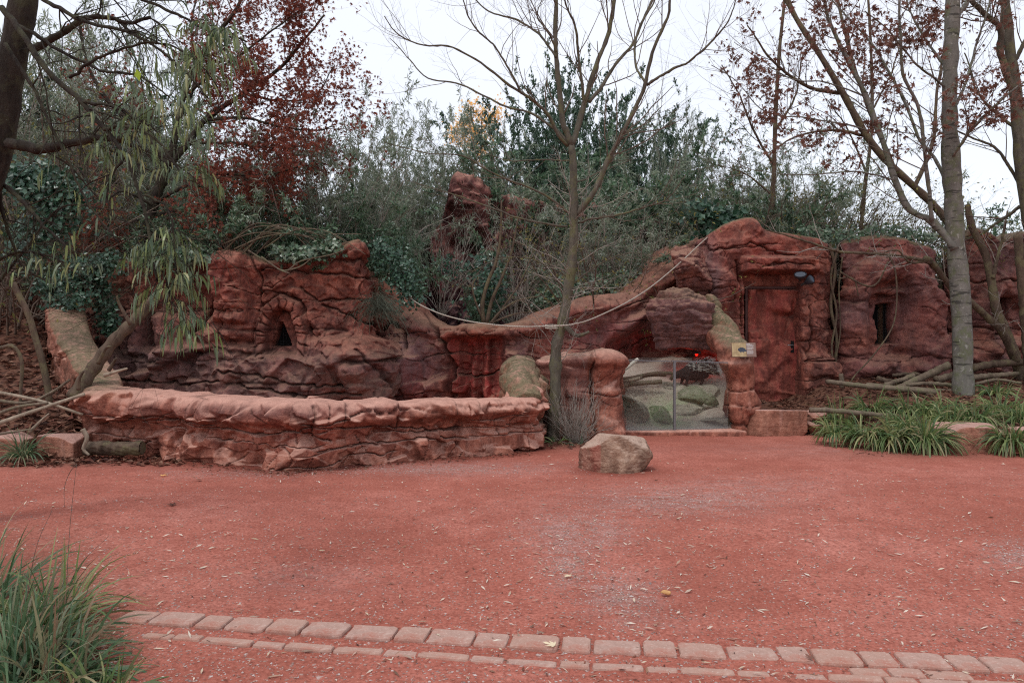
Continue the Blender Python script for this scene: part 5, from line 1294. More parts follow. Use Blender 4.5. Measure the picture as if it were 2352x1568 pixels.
simple_tree('red_oak', 'tree full of withered dark red leaves spreading over the left wall', ol, ('bark_dark', 'twig_brown'), np.array([X(300, 14.2), 14.2, 2.4]),
    [dict(n=12, L=(.5, 1.4), K=8, rr=.4, rmax=.012, wig=.2, ang=(20, 55), up=.04), dict(n=5, L=(.25, .7), K=6, rr=.6, sides=3, rmax=.005, wig=.3), dict(n=2, L=(.1, .3), K=4, rr=.7, sides=3)],
    'leaf_oak', lambda u, v: np.clip(gb(u, v, 600, 130, 150, 150, 1) + gb(u, v, 600, 330, 170, 110, 1) + gb(u, v, 450, 230, 110, 130, .8) + gb(u, v, 560, 440, 150, 60, 1.4) + gb(u, v, 230, 520, 70, 80, 1.2) + gb(u, v, 700, 60, 60, 100, .6) + .12, 0, 1), per=9, sig=.09, size=.066, thin=.8)
# ================================================================== NEAR OVERHANGING TREE WITH LONG DROOPING LEAVES
ND = 5.0
nl = [limb([(-190, 1330), (-150, 1100), (-110, 800), (-60, 520), (-5, 330), (22, 170), (55, 0), (90, -200)], 6.2, 6.0, 40, 26, 40)]
nbr = [([(5, 20), (60, 90), (120, 170), (190, 235), (240, 300), (290, 360), (330, 450), (350, 520), (358, 600), (372, 660)], 5.2, 4.4, 8, 2.2),
       ([(30, -60), (120, 10), (220, 60), (330, 90), (430, 160), (500, 230)], 5.6, 4.9, 6, 1.8), ([(60, -100), (200, -60), (340, 0), (460, 60), (560, 90)], 5.6, 5.2, 6, 1.8),
       ([(20, 330), (90, 345), (170, 330), (230, 318), (300, 320)], 6.0, 5.6, 14, 5), ([(190, 235), (250, 240), (300, 270), (345, 300)], 4.9, 4.6, 4, 1.5), ([(240, 300), (300, 290), (360, 310), (430, 390), (460, 430)], 4.8, 4.3, 4, 1.3),
       ([(10, 100), (80, 220), (130, 330), (180, 440), (230, 520), (260, 560)], 5.8, 5.4, 5, 1.6), ([(40, 60), (150, 120), (240, 160), (330, 180), (400, 230)], 5.8, 5.3, 5, 1.6), ([(0, 420), (60, 470), (120, 540), (180, 580)], 6.2, 5.8, 6, 1.6),
       ([(0, 300), (-10, 420), (20, 560), (60, 620), (110, 650)], 6.2, 6.4, 6, 1.6), ([(70, 120), (130, 90), (210, 40), (300, 45), (350, 30)], 6.0, 6.0, 9, 3.5), ([(290, 360), (250, 420), (260, 500), (300, 560)], 4.7, 4.5, 3.5, 1.2),
       ([(330, 450), (380, 480), (400, 560), (398, 640)], 4.5, 4.3, 3, 1.2), ([(358, 600), (380, 655), (400, 700), (420, 740)], 4.4, 4.3, 2.2, 1.0), ([(160, 180), (260, 120), (380, 100), (470, 140), (520, 200)], 5.1, 4.8, 4, 1.4),
       ([(-40, 700), (60, 560), (140, 470), (240, 480)], 6.6, 6.6, 4, 1.2), ([(-40, 640), (40, 580), (130, 590), (210, 640)], 6.4, 6.2, 4, 1.2)]
for pts, a_, b_, r0, r1 in nbr: nl.append(limb(pts, a_, b_, r0, r1, 40))
rng = rs()
nbase = np.array([X(-160, 6.2), 6.2, 0.0])
near, mn, nst = tree_from(nl, 'overhanging_tree', 'dark branched tree with long drooping willow like leaves hanging in from the upper left corner', ('bark_dark', 'bark_dark'), nbase,
    [dict(n=12, L=(.25, .8), K=8, rr=.45, rmax=.006, wig=.25, up=-.05, ang=(25, 70), t0=.15), dict(n=4, L=(.15, .4), K=7, rr=.6, sides=3, rmax=.0035, wig=.3, up=-.10)], rng)
# leaf sprays: leaves in two ranks hanging off the outer twigs
sp_ = nst[1][0]; tipu, tipv = in_px(sp_[:, 3])
w = np.clip(gb(tipu, tipv, 480, 110, 110, 110, 1) + gb(tipu, tipv, 300, 250, 130, 120, .9) + gb(tipu, tipv, 430, 300, 60, 90, .7) + gb(tipu, tipv, 380, 600, 25, 110, .1) + gb(tipu, tipv, 60, 420, 80, 90, .5) + gb(tipu, tipv, 120, 600, 110, 50, .6) + gb(tipu, tipv, 230, 420, 80, 60, .5), 0, 1)
selp = sp_[(rng.random(len(sp_)) < w * .5)]
extra = []
for (x0, y0, d0_, n_) in [(388, 640, 4.4, 5), (400, 690, 4.35, 5), (415, 725, 4.3, 5), (405, 650, 4.3, 5), (372, 560, 4.45, 6), (380, 590, 4.4, 5), (370, 520, 4.4, 5), (440, 385, 4.35, 5), (350, 250, 4.6, 5), (470, 150, 4.9, 6), (520, 70, 5, 6), (450, 40, 5, 5), (395, 560, 4.4, 4), (412, 755, 4.3, 3), (392, 615, 4.4, 5), (480, 60, 4.9, 5), (425, 110, 4.9, 5)]:
    for k in range(n_):
        p = P(x0 + rng.normal() * 9, y0 + rng.normal() * 9, d0_); pts = [p]; dd = unit(np.array([rng.normal() * .4 + .15, rng.normal() * .4, .1]))
        for j in range(6): dd = unit(dd + [0, 0, -.22]); pts.append(pts[-1] + dd * .04)
        extra.append(pts)
extra = np.array(extra); v, f = tubes(extra, np.full(extra.shape[:2], .0018), 3, False)
mobj('sprays', v - nbase, f, M['bark_dark'], near, True, origin=np.zeros(3))
allsp = np.concatenate([selp, extra])
m_ = 9; i = np.repeat(np.arange(len(allsp)), m_); t = np.tile(np.linspace(.8, 5.98, m_), len(allsp)); k = t.astype(int); u = (t - k)[:, None]
pos = allsp[i, k] * (1 - u) + allsp[i, np.minimum(k + 1, 6)] * u; tg = unit(allsp[i, np.minimum(k + 1, 6)] - allsp[i, k])
D_ = unit(tg * .7 + rng.normal(size=(len(pos), 3)) * .35 + [0, 0, -.5]); keep = rng.random(len(pos)) < .9
v, f = strips(pos[keep], D_[keep], .075 + .055 * rng.random(keep.sum()), .010 + .005 * rng.random(keep.sum()), 2.2, rng, K=4)
mobj('leaves', v - nbase, f, M['leaf_willow'], near, False, origin=np.zeros(3))
p = P(313, 158, 4.8); v, f = leaves(np.array([p]), np.array([[.25, 0, -1.]]), np.array([[0., -1, .2]]), .085, .045)
lm = leaf_material('lime_leaf', [(.34, .48, .03), (.34, .48, .03)], .5); mobj('yellow_green_leaf', v - nbase, f, lm, near, False, origin=np.zeros(3))

# pale tangled arching stems lying on the enclosure wall top
def stems_obj(name, lines, mat, label, cat, sides=5, r=None, parent=None):
    a = Acc()
    for (pts, d, r0, r1) in lines:
        w = np.array([P(q[0], q[1], d if len(q) < 3 else q[2]) for q in pts]); c = catmull(w, 22); rr = np.linspace(r0, r1, 22) * d / FPX
        v, f = tubes(c[None], rr[None], sides); a.add(v, f)
    V, F, _ = a.out(); o = mobj(name, V, F, M[mat], parent)
    return tag(o, label, cat) if not parent else o
fan_bush('dead_bramble', X(545, 13.3), 13.5, 2.75, 30, 1.3, 80, 21, 'twig_brown', 'fan of pale arching bare stems lying over the top of the enclosure wall', .010, 4, up=.03, wig=.22, kl=(.3, .7))
rng = rs()
lines = []
for k in range(16):
    x0 = 560 + rng.normal() * 30; y0 = 580 + rng.normal() * 8
    lines.append(([(x0, y0), (x0 + 70, 545 - rng.random() * 30), (x0 + 150, 540 - rng.random() * 20), (x0 + 190 + rng.random() * 60, 560 + rng.normal() * 12)], 12.9 + rng.random() * .5, 1.6, .8))
lines += [([(570, 575), (610, 600), (655, 622), (690, 600), (760, 585), (795, 572)], 12.75, 2.2, 1.2), ([(600, 590), (640, 618), (665, 628)], 12.7, 2.5, 1.5), ([(655, 622), (690, 612), (720, 590)], 12.75, 2.2, 1.2)]
stems_obj('dead_bramble', lines, 'wood_grey', 'long bowed straw coloured stems drooping over the wall edge left of its raised corner', 'dead stems')

# ivy
def ivy(name, pts, d, n, sx, label, LL=.075, z=None):
    rng = rs(); pts = np.array(pts, float); seg = catmull(np.hstack([pts, 0 * pts[:, :1]]), 60)
    i = rng.integers(0, 60, n); px = seg[i, 0] + rng.normal(size=n) * sx; py = seg[i, 1] + rng.normal(size=n) * sx * .7; dd = d + rng.normal(size=n) * .10 - .1 * rng.random(n)
    pos = np.stack([X(px, dd), dd, Zp(py, dd)], -1); D_ = unit(rng.normal(size=(n, 3)) * [1, .5, .6] + [0, -.2, -.7]); N_ = unit(rng.normal(size=(n, 3)) * .5 + [0, -1, .5])
    root = empty(name, pos.mean(0)); b = np.array(root.location)
    v, f = leaves(pos, D_, N_, LL * (.7 + .6 * rng.random(n)), LL * .8 * (.7 + .6 * rng.random(n)), .08); mobj('leaves', v - b, f, M['leaf_laurel' if 'wall' in name else 'leaf_ivy'], root, False, origin=np.zeros(3))
    ws = np.array([[X(a, d), d, Zp(c, d)] for a, c in pts]); c = catmull(ws, 30); L_ = []
    for k in range(4): L_.append(c + rng.normal(size=(1, 3)) * .06 + np.cumsum(rng.normal(size=(30, 3)) * .012, 0))
    v, f = tubes(np.array(L_), np.full((4, 30), .006), 4, False); mobj('stems', v - b, f, M['twig_brown'], root, True, origin=np.zeros(3))
    return tag(root, label, 'ivy')
ivy('ivy', [(175, 600), (225, 640), (245, 700), (250, 760)], 12.7, 1300, 11, 'ivy strand hanging down the enclosure wall beside the mossy left arm')
ivy('ivy', [(100, 655), (150, 650), (205, 620), (250, 600)], 12.5, 1500, 20, 'ivy mat creeping over the rock above the mossy arm')
ivy('ivy', [(120, 690), (165, 690), (200, 680)], 12.3, 420, 14, 'small ivy patch draped on the rock lump above the mossy arm')
ivy('ivy', [(30, 400), (90, 420), (150, 440), (110, 520), (60, 560)], 11, 2600, 30, 'dark ivy covered stump in the shade of the overhanging tree', .09)
ivy('evergreen_creeper', [(875, 560), (905, 600), (925, 640), (945, 690)], 13.5, 1300, 20, 'small leaved evergreen creeper hanging over the gully beside the rope end', .065)
ivy('evergreen_creeper', [(1000, 610), (1030, 600), (1040, 640)], 15.4, 160, 14, 'sparse creeper on the cliff foot above the dark slit', .07)
ivy('evergreen_creeper', [(1105, 600), (1130, 660), (1105, 700)], 14.6, 420, 22, 'few leathery leaves round the brown stems on the saddle wall', .09)
ivy('rhododendron', [(1590, 480), (1650, 500), (1680, 510), (1620, 530)], 14.6, 900, 18, 'rhododendron with big glossy leaves leaning on the hut\'s left shoulder', .13)
ivy('wall_top_creeper', [(330, 585), (400, 590), (470, 580)], 12.95, 900, 15, 'leafy creeper spilling over the enclosure wall\'s top left of the rock cushion', .085)
ivy('wall_top_creeper', [(640, 575), (700, 580), (770, 560)], 13.05, 700, 13, 'leafy creeper spilling over the wall top below the bowed stems', .085)
ivy('wall_top_creeper', [(1850, 530), (1930, 540), (2060, 530), (2140, 550)], 14.3, 900, 13, 'low leafy growth along the roof edge between hut and window bay', .075)
ivy('wall_top_creeper', [(1250, 690), (1330, 660), (1420, 650), (1480, 620)], 15.0, 1500, 20, 'leafy growth spilling over the saddle wall right of the trunk', .085)
# wispy plant hanging at the wall's corner
rng = rs(); n = 420; b = P(868, 705, 12.75)
st0 = b + rng.normal(size=(n, 3)) * [.10, .08, .08]; pt = np.zeros((n, 8, 3)); pt[:, 0] = st0; d = unit(rng.normal(size=(n, 3)) * [.7, .4, .3] + [.25, -.3, .5]); Ls2 = .25 + .45 * rng.random(n)
for k in range(1, 8): d = unit(d + [0.03, 0, -.28]); pt[:, k] = pt[:, k - 1] + d * (Ls2 / 7)[:, None]
v, f = tubes(pt, np.full((n, 8), .0022), 3, False)
M['wisp'] = plain_material('grey_green_wisps', (.075, .085, .06), .8, .2, 0, .4, 6, 0)
o = mobj('hanging_plant', v, f, M['wisp']); tag(o, 'wispy grey green plant drooping from the enclosure wall\'s right corner', 'plant')
# brown multi stem on the saddle
lines = [([(1112, 742), (1108, 700), (1120, 650), (1140, 600), (1150, 540), (1152, 460)], 14.3, 6, 2), ([(1118, 742), (1130, 690), (1152, 640), (1175, 580), (1190, 500)], 14.3, 5, 2), ([(1125, 745), (1150, 715), (1190, 690), (1240, 680)], 14.2, 3.5, 1.2),
         ([(1115, 742), (1095, 700), (1085, 660), (1092, 640)], 14.3, 4, 1.5), ([(1130, 745), (1160, 700), (1200, 640), (1230, 560)], 14.3, 3, 1), ([(1120, 745), (1180, 722), (1230, 715)], 14.2, 3, 1)]
stems_obj('bare_shrub', lines, 'bark_brown', 'cluster of brown stems growing out of the slit above the saddle wall', 'shrub')

# vines and dead trunk
stems_obj('vine', [([(1905, 560), (1918, 620), (1908, 700), (1922, 780), (1916, 862), (1924, 900)], 13.75, 4.5, 3.5), ([(1925, 570), (1908, 640), (1922, 720), (1910, 800), (1922, 870), (1918, 900)], 13.72, 3, 2.4), ([(1935, 590), (1927, 660), (1930, 760), (1918, 830)], 13.7, 2, 1.4)],
          'bark_brown', 'twisted brown vine climbing the gap between the hut and the window bay', 'vine')
stems_obj('vine', [([(2040, 585), (2056, 620), (2060, 690), (2048, 755), (2000, 823), (1965, 860), (1953, 880)], 12.9, 2.3, 1.6)], 'bark_brown', 'single long vine swinging in a curve past the meshed window', 'vine')
stems_obj('vine', [([(1930, 625), (1985, 655), (2015, 650), (2040, 600)], 13.3, 2.6, 1.8), ([(1925, 640), (1960, 640), (1972, 680)], 13.3, 1.8, 1.2)], 'bark_brown', 'short sagging vine at the top left of the window bay', 'vine')
dl = [limb([(168, 915), (190, 880), (216, 844), (259, 786), (306, 739), (346, 696), (362, 678)], 9.9, 10.6, 16, 12, 40)]
v, f = tubes(dl[0][0][None], (dl[0][1] * (1 + .10 * np.sin(np.arange(40) * 1.3)))[None], 12); dead = empty('dead_tree', P(168, 915, 9.9)); db = np.array(dead.location)
mobj('trunk', v - db, f, M['bark_brown'], dead, True, origin=np.zeros(3))
for pts in ([(180, 895), (182, 870), (192, 852)], [(240, 862), (262, 855), (292, 846)], [(250, 850), (262, 830), (268, 822)], [(300, 745), (275, 700), (268, 680)], [(225, 835), (243, 800), (255, 796)]):
    c, r = limb(pts, 9.85, 9.8, 5, 2.5, 10); v, f = tubes(c[None], r[None], 7); mobj('branch_stub', v - db, f, M['wood_pale' if pts[0][0] == 240 else 'bark_brown'], dead, True, origin=np.zeros(3))
tag(dead, 'thick dead brown trunk leaning over the mossy left arm', 'dead tree')
stems_obj('sapling', [([(30, 650), (50, 690), (68, 728), (80, 770), (95, 820), (110, 887), (114, 930)], 10.3, 7, 8)], 'bark_brown', 'slim dark crooked trunk on the leafy slope left of the mossy arm', 'trunk')
stems_obj('dead_branch', [([(0, 800), (30, 795), (50, 830), (48, 900), (45, 960)], 10.0, 5, 3)], 'bark_brown', 'gnarled dark root bending down at the far left edge', 'branch')
for pts, d, r0, r1, mt, lb in [([(-40, 985), (60, 950), (194, 905)], 9.6, 5.5, 4, 'wood_pale', 'long bare pole lying slantwise up to the low wall\'s left end'), ([(-20, 898), (90, 920), (191, 952)], 9.7, 4.5, 3, 'wood_pale', 'pale split branch crossing under the long pole'),
                               ([(-20, 918), (60, 925), (120, 900), (160, 872)], 9.9, 4.5, 3, 'wood_grey', 'grey branch rising behind the two crossed poles'), ([(-30, 960), (40, 935), (110, 925)], 9.6, 5, 3, 'wood_grey', 'weathered stick lying lowest in the pile at the left edge'),
                               ([(70, 990), (95, 965), (112, 950)], 9.45, 4, 2, 'wood_pale', 'short broken stick above the left stone block'), ([(-20, 1000), (30, 992), (75, 985)], 9.35, 3.5, 2, 'wood_grey', 'thin stick lying on the leaves above the small tuft')]:
    stems_obj('fallen_branch', [(pts, d, r0, r1)], mt, lb, 'branch')
# short log in front of the low wall
c, r = limb([(197, 1030), (230, 1028), (280, 1030), (327, 1028)], 9.45, 9.4, 15, 15, 26); lg = empty('log', P(260, 1045, 9.4)); lb_ = np.array(lg.location)
r = r * (1 + .06 * np.sin(np.arange(26) * .9)); v, f = tubes(c[None], r[None], 20); th = np.arctan2(v[:, 2] - np.interp(v[:, 0], c[:, 0], c[:, 2]), v[:, 1] - 9.42)
v = v + (np.sin(th * 9 + np.sin(v[:, 0] * 30) * 1.5)[:, None] * .010) * [0, 1, 1]
mobj('bark', v - lb_, [f[0]], M['bark_brown'], lg, True, origin=np.zeros(3))
for e, s_ in ((0, -1), (-1, 1)):
    vv = c[e] + np.array([0, 1, 0]) * 0; t = np.linspace(0, 6.283, 21)[:-1]; ring = np.stack([np.full(20, c[e][0] + s_ * .004), c[e][1] + np.cos(t) * r[e] * .98, c[e][2] + np.sin(t) * r[e] * .98], -1); ring = np.vstack([ring, ring * [1, 1, 1] - [s_ * .02, 0, 0]])
    mobj('cut_end', ring - lb_, [np.arange(20)[None], (20 + np.arange(20))[None]], M['wood_grey'], lg, False, origin=np.zeros(3))
tag(lg, 'short bark covered log lying on the sand against the low wall\'s left end', 'log')
stems_obj('bark_piece', [([(190, 985), (200, 1005), (192, 1030), (205, 1045)], 9.3, 6, 3)], 'wood_pale', 'pale splintered bark piece at the left end of the short log', 'bark')

# ================================================================== ROPE, SIGN, LAMPS
def rope(name, pts, label, r=.011):
    w = np.array([P(*q) for q in pts]); c = catmull(w, 420); T = unit(np.gradient(c, axis=0)); U_ = unit(np.cross(T, [0, 0.05, 1.])); W_ = np.cross(T, U_); s = np.cumsum(np.linalg.norm(np.gradient(c, axis=0), axis=1)); ps = []
    for k in range(3):
        a = s / .022 + k * 2.094; ps.append(c + (U_ * np.cos(a)[:, None] + W_ * np.sin(a)[:, None]) * r * .5)
    v, f = tubes(np.array(ps), np.full((3, 420), r * .56), 5); return tag(mobj(name, v, f, M['rope']), label, 'rope')
rope('rope', [(893, 628, 13.9), (912, 652, 13.8), (950, 690, 13.4), (1000, 716, 12.8), (1060, 734, 12.2), (1130, 745, 11.6), (1200, 750, 11.2), (1250, 749, 10.98), (1284, 748, 10.93), (1318, 744, 10.98), (1360, 732, 11.3), (1440, 694, 12.0), (1500, 655, 12.6), (1560, 605, 13.2), (1606, 562, 13.7), (1625, 545, 13.8)], 'pale slack rope strung from the gully past the tree to the hut\'s left shoulder')
a = Acc()
for k in range(2):
    t = np.linspace(0, 6.283, 30); cc = L[0][0][16] + [0, 0, 0]; zc = Zp(747 + k * 6, BT); ctr = np.array([np.interp(zc, L[0][0][::-1, 2], L[0][0][::-1, 0]), BT + .03, zc])
    v, f = tubes([np.stack([ctr[0] + np.cos(t) * .098, ctr[1] + np.sin(t) * .098, zc + .01 * np.sin(t)], -1)], [np.full(30, .009)], 6, False); a.add(v, f)
V, F, _ = a.out(); tag(mobj('rope_loop', V, F, M['rope']), 'rope windings tied round the bare tree trunk', 'rope')

# sign
m, nt, b = mat_base('sign_print', .5, .4); q = NB(nt); v = q.coord('Object'); n = q.noise(v, 14, 4, .6)
q.L.new(q.ramp(n, [(.35, (.30, .21, .10)), (.65, (.47, .36, .19))]), b.inputs['Base Color']); M['sign_photo'] = m
M['sign_board'] = plain_material('sign_board', (.16, .085, .06), .5, .3, 0, .15)
M['sign_text'] = plain_material('sign_text_panel', (.22, .14, .11), .5, .3, 0, .1)
M['ink_white'] = plain_material('white_print', (.62, .60, .57), .6, .3, 0, .03, bd=0)
M['ink_dark'] = plain_material('dark_blue_print', (.045, .055, .075), .6, .3, 0, .3, bd=0)
sd = 11.62; sc = P(1708.5, 803, sd); sg = empty('sign', sc); sg.rotation_euler = (math.radians(-12), 0, math.radians(2))
SW, SH = 57 * sd / FPX, 34 * sd / FPX
def sbox(name, x0, x1, z0, z1, y0, y1, mat, par=None):
    V, F = box_np(x0, x1, y0, y1, z0, z1); return mobj(name, V, F, M[mat], par or sg, False, origin=np.zeros(3))
brd = sbox('board', -SW / 2, SW / 2, -SH / 2, SH / 2, 0, .016, 'sign_board')
sbox('picture', -SW / 2 + .006, .035, -SH / 2 + .006, SH / 2 - .006, -.003, -.0005, 'sign_photo')
sbox('text_panel', .038, SW / 2 - .006, -SH / 2 + .006, SH / 2 - .006, -.003, -.0005, 'sign_text')
a = Acc(); rng = rs(); zz = SH / 2 - .018
for k in range(15):                                  # lines of small print, too small to read in the photograph
    h_ = .007 if k in (0, 1, 5) else .0042; w_ = (.06 if k == 0 else .115) * (.75 + .25 * rng.random()) if k not in (4, 9) else 0
    if w_: a.add(*box_np(.046, .046 + w_, -.0045, -.0032, zz - h_, zz))
    zz -= h_ + .0065
V, F, _ = a.out(); mobj('printed_lines', V, F, M['ink_white'], sg, False, origin=np.zeros(3))
# porcupine picture printed on the sign: flat print raised a hair
a = Acc(); t = np.linspace(0, 6.283, 49)[:-1]
R_ = .048 * (1 + .16 * np.abs(np.sin(t * 9)) * (np.sin(t) > -.3)); bx = -.035
ring = np.stack([bx + np.cos(t) * R_ * 1.15, np.full(48, -.0042), -.002 + np.sin(t) * R_ * .72], -1); a.add(ring, np.arange(48)[None])
a.add(*box_np(bx + .035, bx + .075, -.0046, -.0036, -.028, -.002)); a.add(*box_np(bx - .032, bx - .022, -.0046, -.0036, -.048, -.03)); a.add(*box_np(bx + .022, bx + .032, -.0046, -.0036, -.048, -.03))
V, F, _ = a.out(); mobj('printed_animal', V, F, M['ink_dark'], sg, False, origin=np.zeros(3))
sbox('bracket', -.03, .03, -.12, -.02, .016, .12, 'metal')
tag(sg, 'small information sign with an animal picture and printed text fixed on the curved pillar', 'sign')

# flood lights
def flood(px, py, d, w, h, rot, label):
    r = empty('floodlight', P(px, py, d)); r.rotation_euler = (math.radians(-25), 0, rot); n = 18; t = np.linspace(0, 2 * math.pi, n + 1)[:-1]
    Y = [-.06, -.055, 0, .07, .11]; S_ = [1, 1.08, 1.05, .75, .3]; pts = np.array([[[math.cos(a) * w / 2 * s, y, math.sin(a) * h / 2 * s] for a in t] for y, s in zip(Y, S_)])
    F = [[k * n + i, k * n + (i + 1) % n, (k + 1) * n + (i + 1) % n, (k + 1) * n + i] for k in range(4) for i in range(n)]
    mobj('housing', pts.reshape(-1, 3), [np.array(F), (4 * n + np.arange(n))[None]], M['metal_lamp'], r, True, origin=np.zeros(3))
    ln = np.vstack([pts[0] * [.92, 1, .92] + [0, .008, 0], pts[0] * [.92, 1, .92] + [0, .016, 0]]); mobj('lens', ln, [np.arange(n)[None], (n + np.arange(n))[None]], M['lens'], r, False, origin=np.zeros(3))
    sb = [(-w * .12, w * .12, .05, .20, -.015, .015)]; V, F = box_np(*sb[0]); mobj('arm', V, F, M['metal_dark'], r, False, origin=np.zeros(3))
    return tag(r, label, 'lamp')
M['metal_lamp'] = plain_material('lamp_housing', (.045, .052, .065), .5, .5, .2, .15)
M['lens'] = plain_material('lamp_lens', (.05, .065, .09), .5, .3, 0, .1, bd=0)
flood(1838, 633, 13.30, .20, .11, math.radians(-20), 'larger oval floodlight mounted at the top right corner above the door')
flood(1860, 643, 13.35, .10, .15, math.radians(30), 'smaller round floodlight right beside the larger one above the door')
# red heat lamp in the den
hl_ = empty('heat_lamp', P(1600, 812, 13.3)); t = np.linspace(0, 2 * math.pi, 15)[:-1]
pts = np.array([[[math.cos(a) * s, math.sin(a) * s, z] for a in t] for s, z in ((.085, 0), (.07, .05), (.035, .09), (.02, .13))]); n = 14
F = [[k * n + i, k * n + (i + 1) % n, (k + 1) * n + (i + 1) % n, (k + 1) * n + i] for k in range(3) for i in range(n)]
mobj('shade', pts.reshape(-1, 3), [np.array(F), (3 * n + np.arange(n))[None]], M['metal_dark'], hl_, True, origin=np.zeros(3))
m = bpy.data.materials.new('red_bulb'); m.use_nodes = True; nt = m.node_tree; e = nt.nodes['Principled BSDF']; e.inputs['Base Color'].default_value = (.6, .02, .01, 1); e.inputs['Emission Color'].default_value = (1, .03, .015, 1); e.inputs['Emission Strength'].default_value = .55
Vb, Fb = cube_sphere(8); mobj('bulb', Vb * [.03, .03, .04] + [0, 0, .0], Fb, m, hl_, True, origin=np.zeros(3))
tag(hl_, 'glowing red heat lamp hanging in the den above the porcupine', 'lamp')
ld = bpy.data.lights.new('heat_light', 'POINT'); ld.energy = 3.5; ld.color = (1, .04, .02); ld.shadow_soft_size = .06
lo_ = bpy.data.objects.new('heat_light', ld); COL.objects.link(lo_); lo_.parent = hl_; lo_.location = (0, -.02, -.10)

# ================================================================== GLASS SCREEN
m = bpy.data.materials.new('clear_glass'); m.use_nodes = True; nt = m.node_tree; nt.nodes.clear(); q = NB(nt)
tr_ = q.n('ShaderNodeBsdfTransparent'); tr_.inputs[0].default_value = (.93, .96, .95, 1); gl = q.n('ShaderNodeBsdfGlossy'); gl.inputs['Roughness'].default_value = .03; df = q.n('ShaderNodeBsdfDiffuse'); df.inputs[0].default_value = (.55, .58, .58, 1)
fr = q.n('ShaderNodeFresnel'); fr.inputs[0].default_value = 1.4; mx = q.n('ShaderNodeMixShader'); q.L.new(q.math('MULTIPLY', fr.outputs[0], .9), mx.inputs[0]); q.L.new(tr_.outputs[0], mx.inputs[1]); q.L.new(gl.outputs[0], mx.inputs[2])
tcn = q.n('ShaderNodeTexCoord'); sx = q.n('ShaderNodeSeparateXYZ'); q.L.new(tcn.outputs['Object'], sx.inputs[0])     # condensation film rising from the foot of the panes
film = q.math('MULTIPLY', q.ramp(sx.outputs[2], [(0.02, .34), (.16, .07), (.5, .0)]), q.ramp(q.noise(tcn.outputs['Object'], 3, 4), [(.3, .7), (.7, 1.)]))
mx2 = q.n('ShaderNodeMixShader'); q.L.new(film, mx2.inputs[0]); q.L.new(mx.outputs[0], mx2.inputs[1]); q.L.new(df.outputs[0], mx2.inputs[2]); out = q.n('ShaderNodeOutputMaterial'); q.L.new(mx2.outputs[0], out.inputs[0])
M['glass'] = m
gb_ = empty('glass_screen', P(1549, 1000, 11.72)); gz0 = Zp(1000, 11.72); gbx = np.array(gb_.location)
def gpane(px0, px1, d0, d1, zt):
    A_ = np.array([[X(px0, d0), d0, gz0 + .0], [X(px1, d1), d1, gz0], [X(px1, d1), d1, Zp(zt, d1)], [X(px0, d0), d0, Zp(zt, d0)]]); V = np.vstack([A_, A_ + [0, .012, 0]]) - gbx
    return mobj('pane', V, np.array([[0, 1, 2, 3], [5, 4, 7, 6], [0, 4, 5, 1], [3, 2, 6, 7], [1, 5, 6, 2], [0, 3, 7, 4]]), M['glass'], gb_, False, origin=np.zeros(3))
gpane(1415, 1546, 11.82, 11.72, 829); gpane(1552, 1672, 11.72, 11.74, 832)
def bar(name, p0, p1, w, h, mat, par, off):
    p0 = np.array(p0) - off; p1 = np.array(p1) - off; d = p1 - p0; V, F = box_np(0, 1, -w / 2, w / 2, -h / 2, h / 2)
    if abs(d[2]) > abs(d[0]): V = np.stack([p0[0] + V[:, 2], p0[1] + V[:, 1], p0[2] + V[:, 0] * d[2]], -1)
    else: V = p0 + V[:, :1] * d + V * [0, 1, 1]
    return mobj(name, V, F, M[mat], par, False, origin=np.zeros(3))
bar('post', P(1549, 1000, 11.73), P(1549, 828, 11.73), .05, .034, 'metal', gb_, gbx)
bar('top_rail', P(1415, 826, 11.826), P(1540, 829.5, 11.73), .03, .014, 'metal', gb_, gbx); bar('top_rail', P(1542, 828.5, 11.72), P(1672, 832.5, 11.746), .036, .016, 'metal', gb_, gbx)
tag(gb_, 'frameless looking glass screen of two panes with a steel post before the den', 'glass screen')

# ================================================================== PORCUPINE
M['fur'] = plain_material('dark_fur', (.022, .018, .016), .9, .15, 0, .4, 60)
m, nt, b = mat_base('banded_quills', .5, .4); q = NB(nt); at = q.attr('t'); q.L.new(q.ramp(at.outputs['Fac'], [(0, (.02, .018, .016)), (.30, (.03, .026, .022)), (.34, (.55, .52, .46)), (.50, (.50, .46, .40)), (.54, (.03, .026, .022)), (.76, (.035, .03, .025)), (.80, (.65, .62, .56)), (1, (.72, .70, .64))]), b.inputs['Base Color']); M['quill'] = m
pd = 12.9; pc = P(1588, 866, pd); px_ = X(1588, pd); pz = float(den_z(np.array([px_]), np.array([pd]))[0])
por = empty('porcupine', (px_, pd, pz)); por.rotation_euler = (0, 0, math.radians(20))
def loft(cs, n=20):
    """cs: (x, z, ry, rz) along x: body of revolution like cross sections"""
    cs = np.asarray(cs, float); c = catmull(cs, 30); t = np.linspace(0, 2 * math.pi, n + 1)[:-1]
    V = np.stack([c[:, 0][:, None] + 0 * t, c[:, 2][:, None] * np.cos(t), c[:, 1][:, None] + c[:, 3][:, None] * np.sin(t)], -1)
    i, j = np.meshgrid(np.arange(29), np.arange(n), indexing='ij'); F = np.stack([i * n + j, i * n + (j + 1) % n, (i + 1) * n + (j + 1) % n, (i + 1) * n + j], -1).reshape(-1, 4)
    return V.reshape(-1, 3), [F, np.arange(n)[None, ::-1], (29 * n + np.arange(n))[None]]
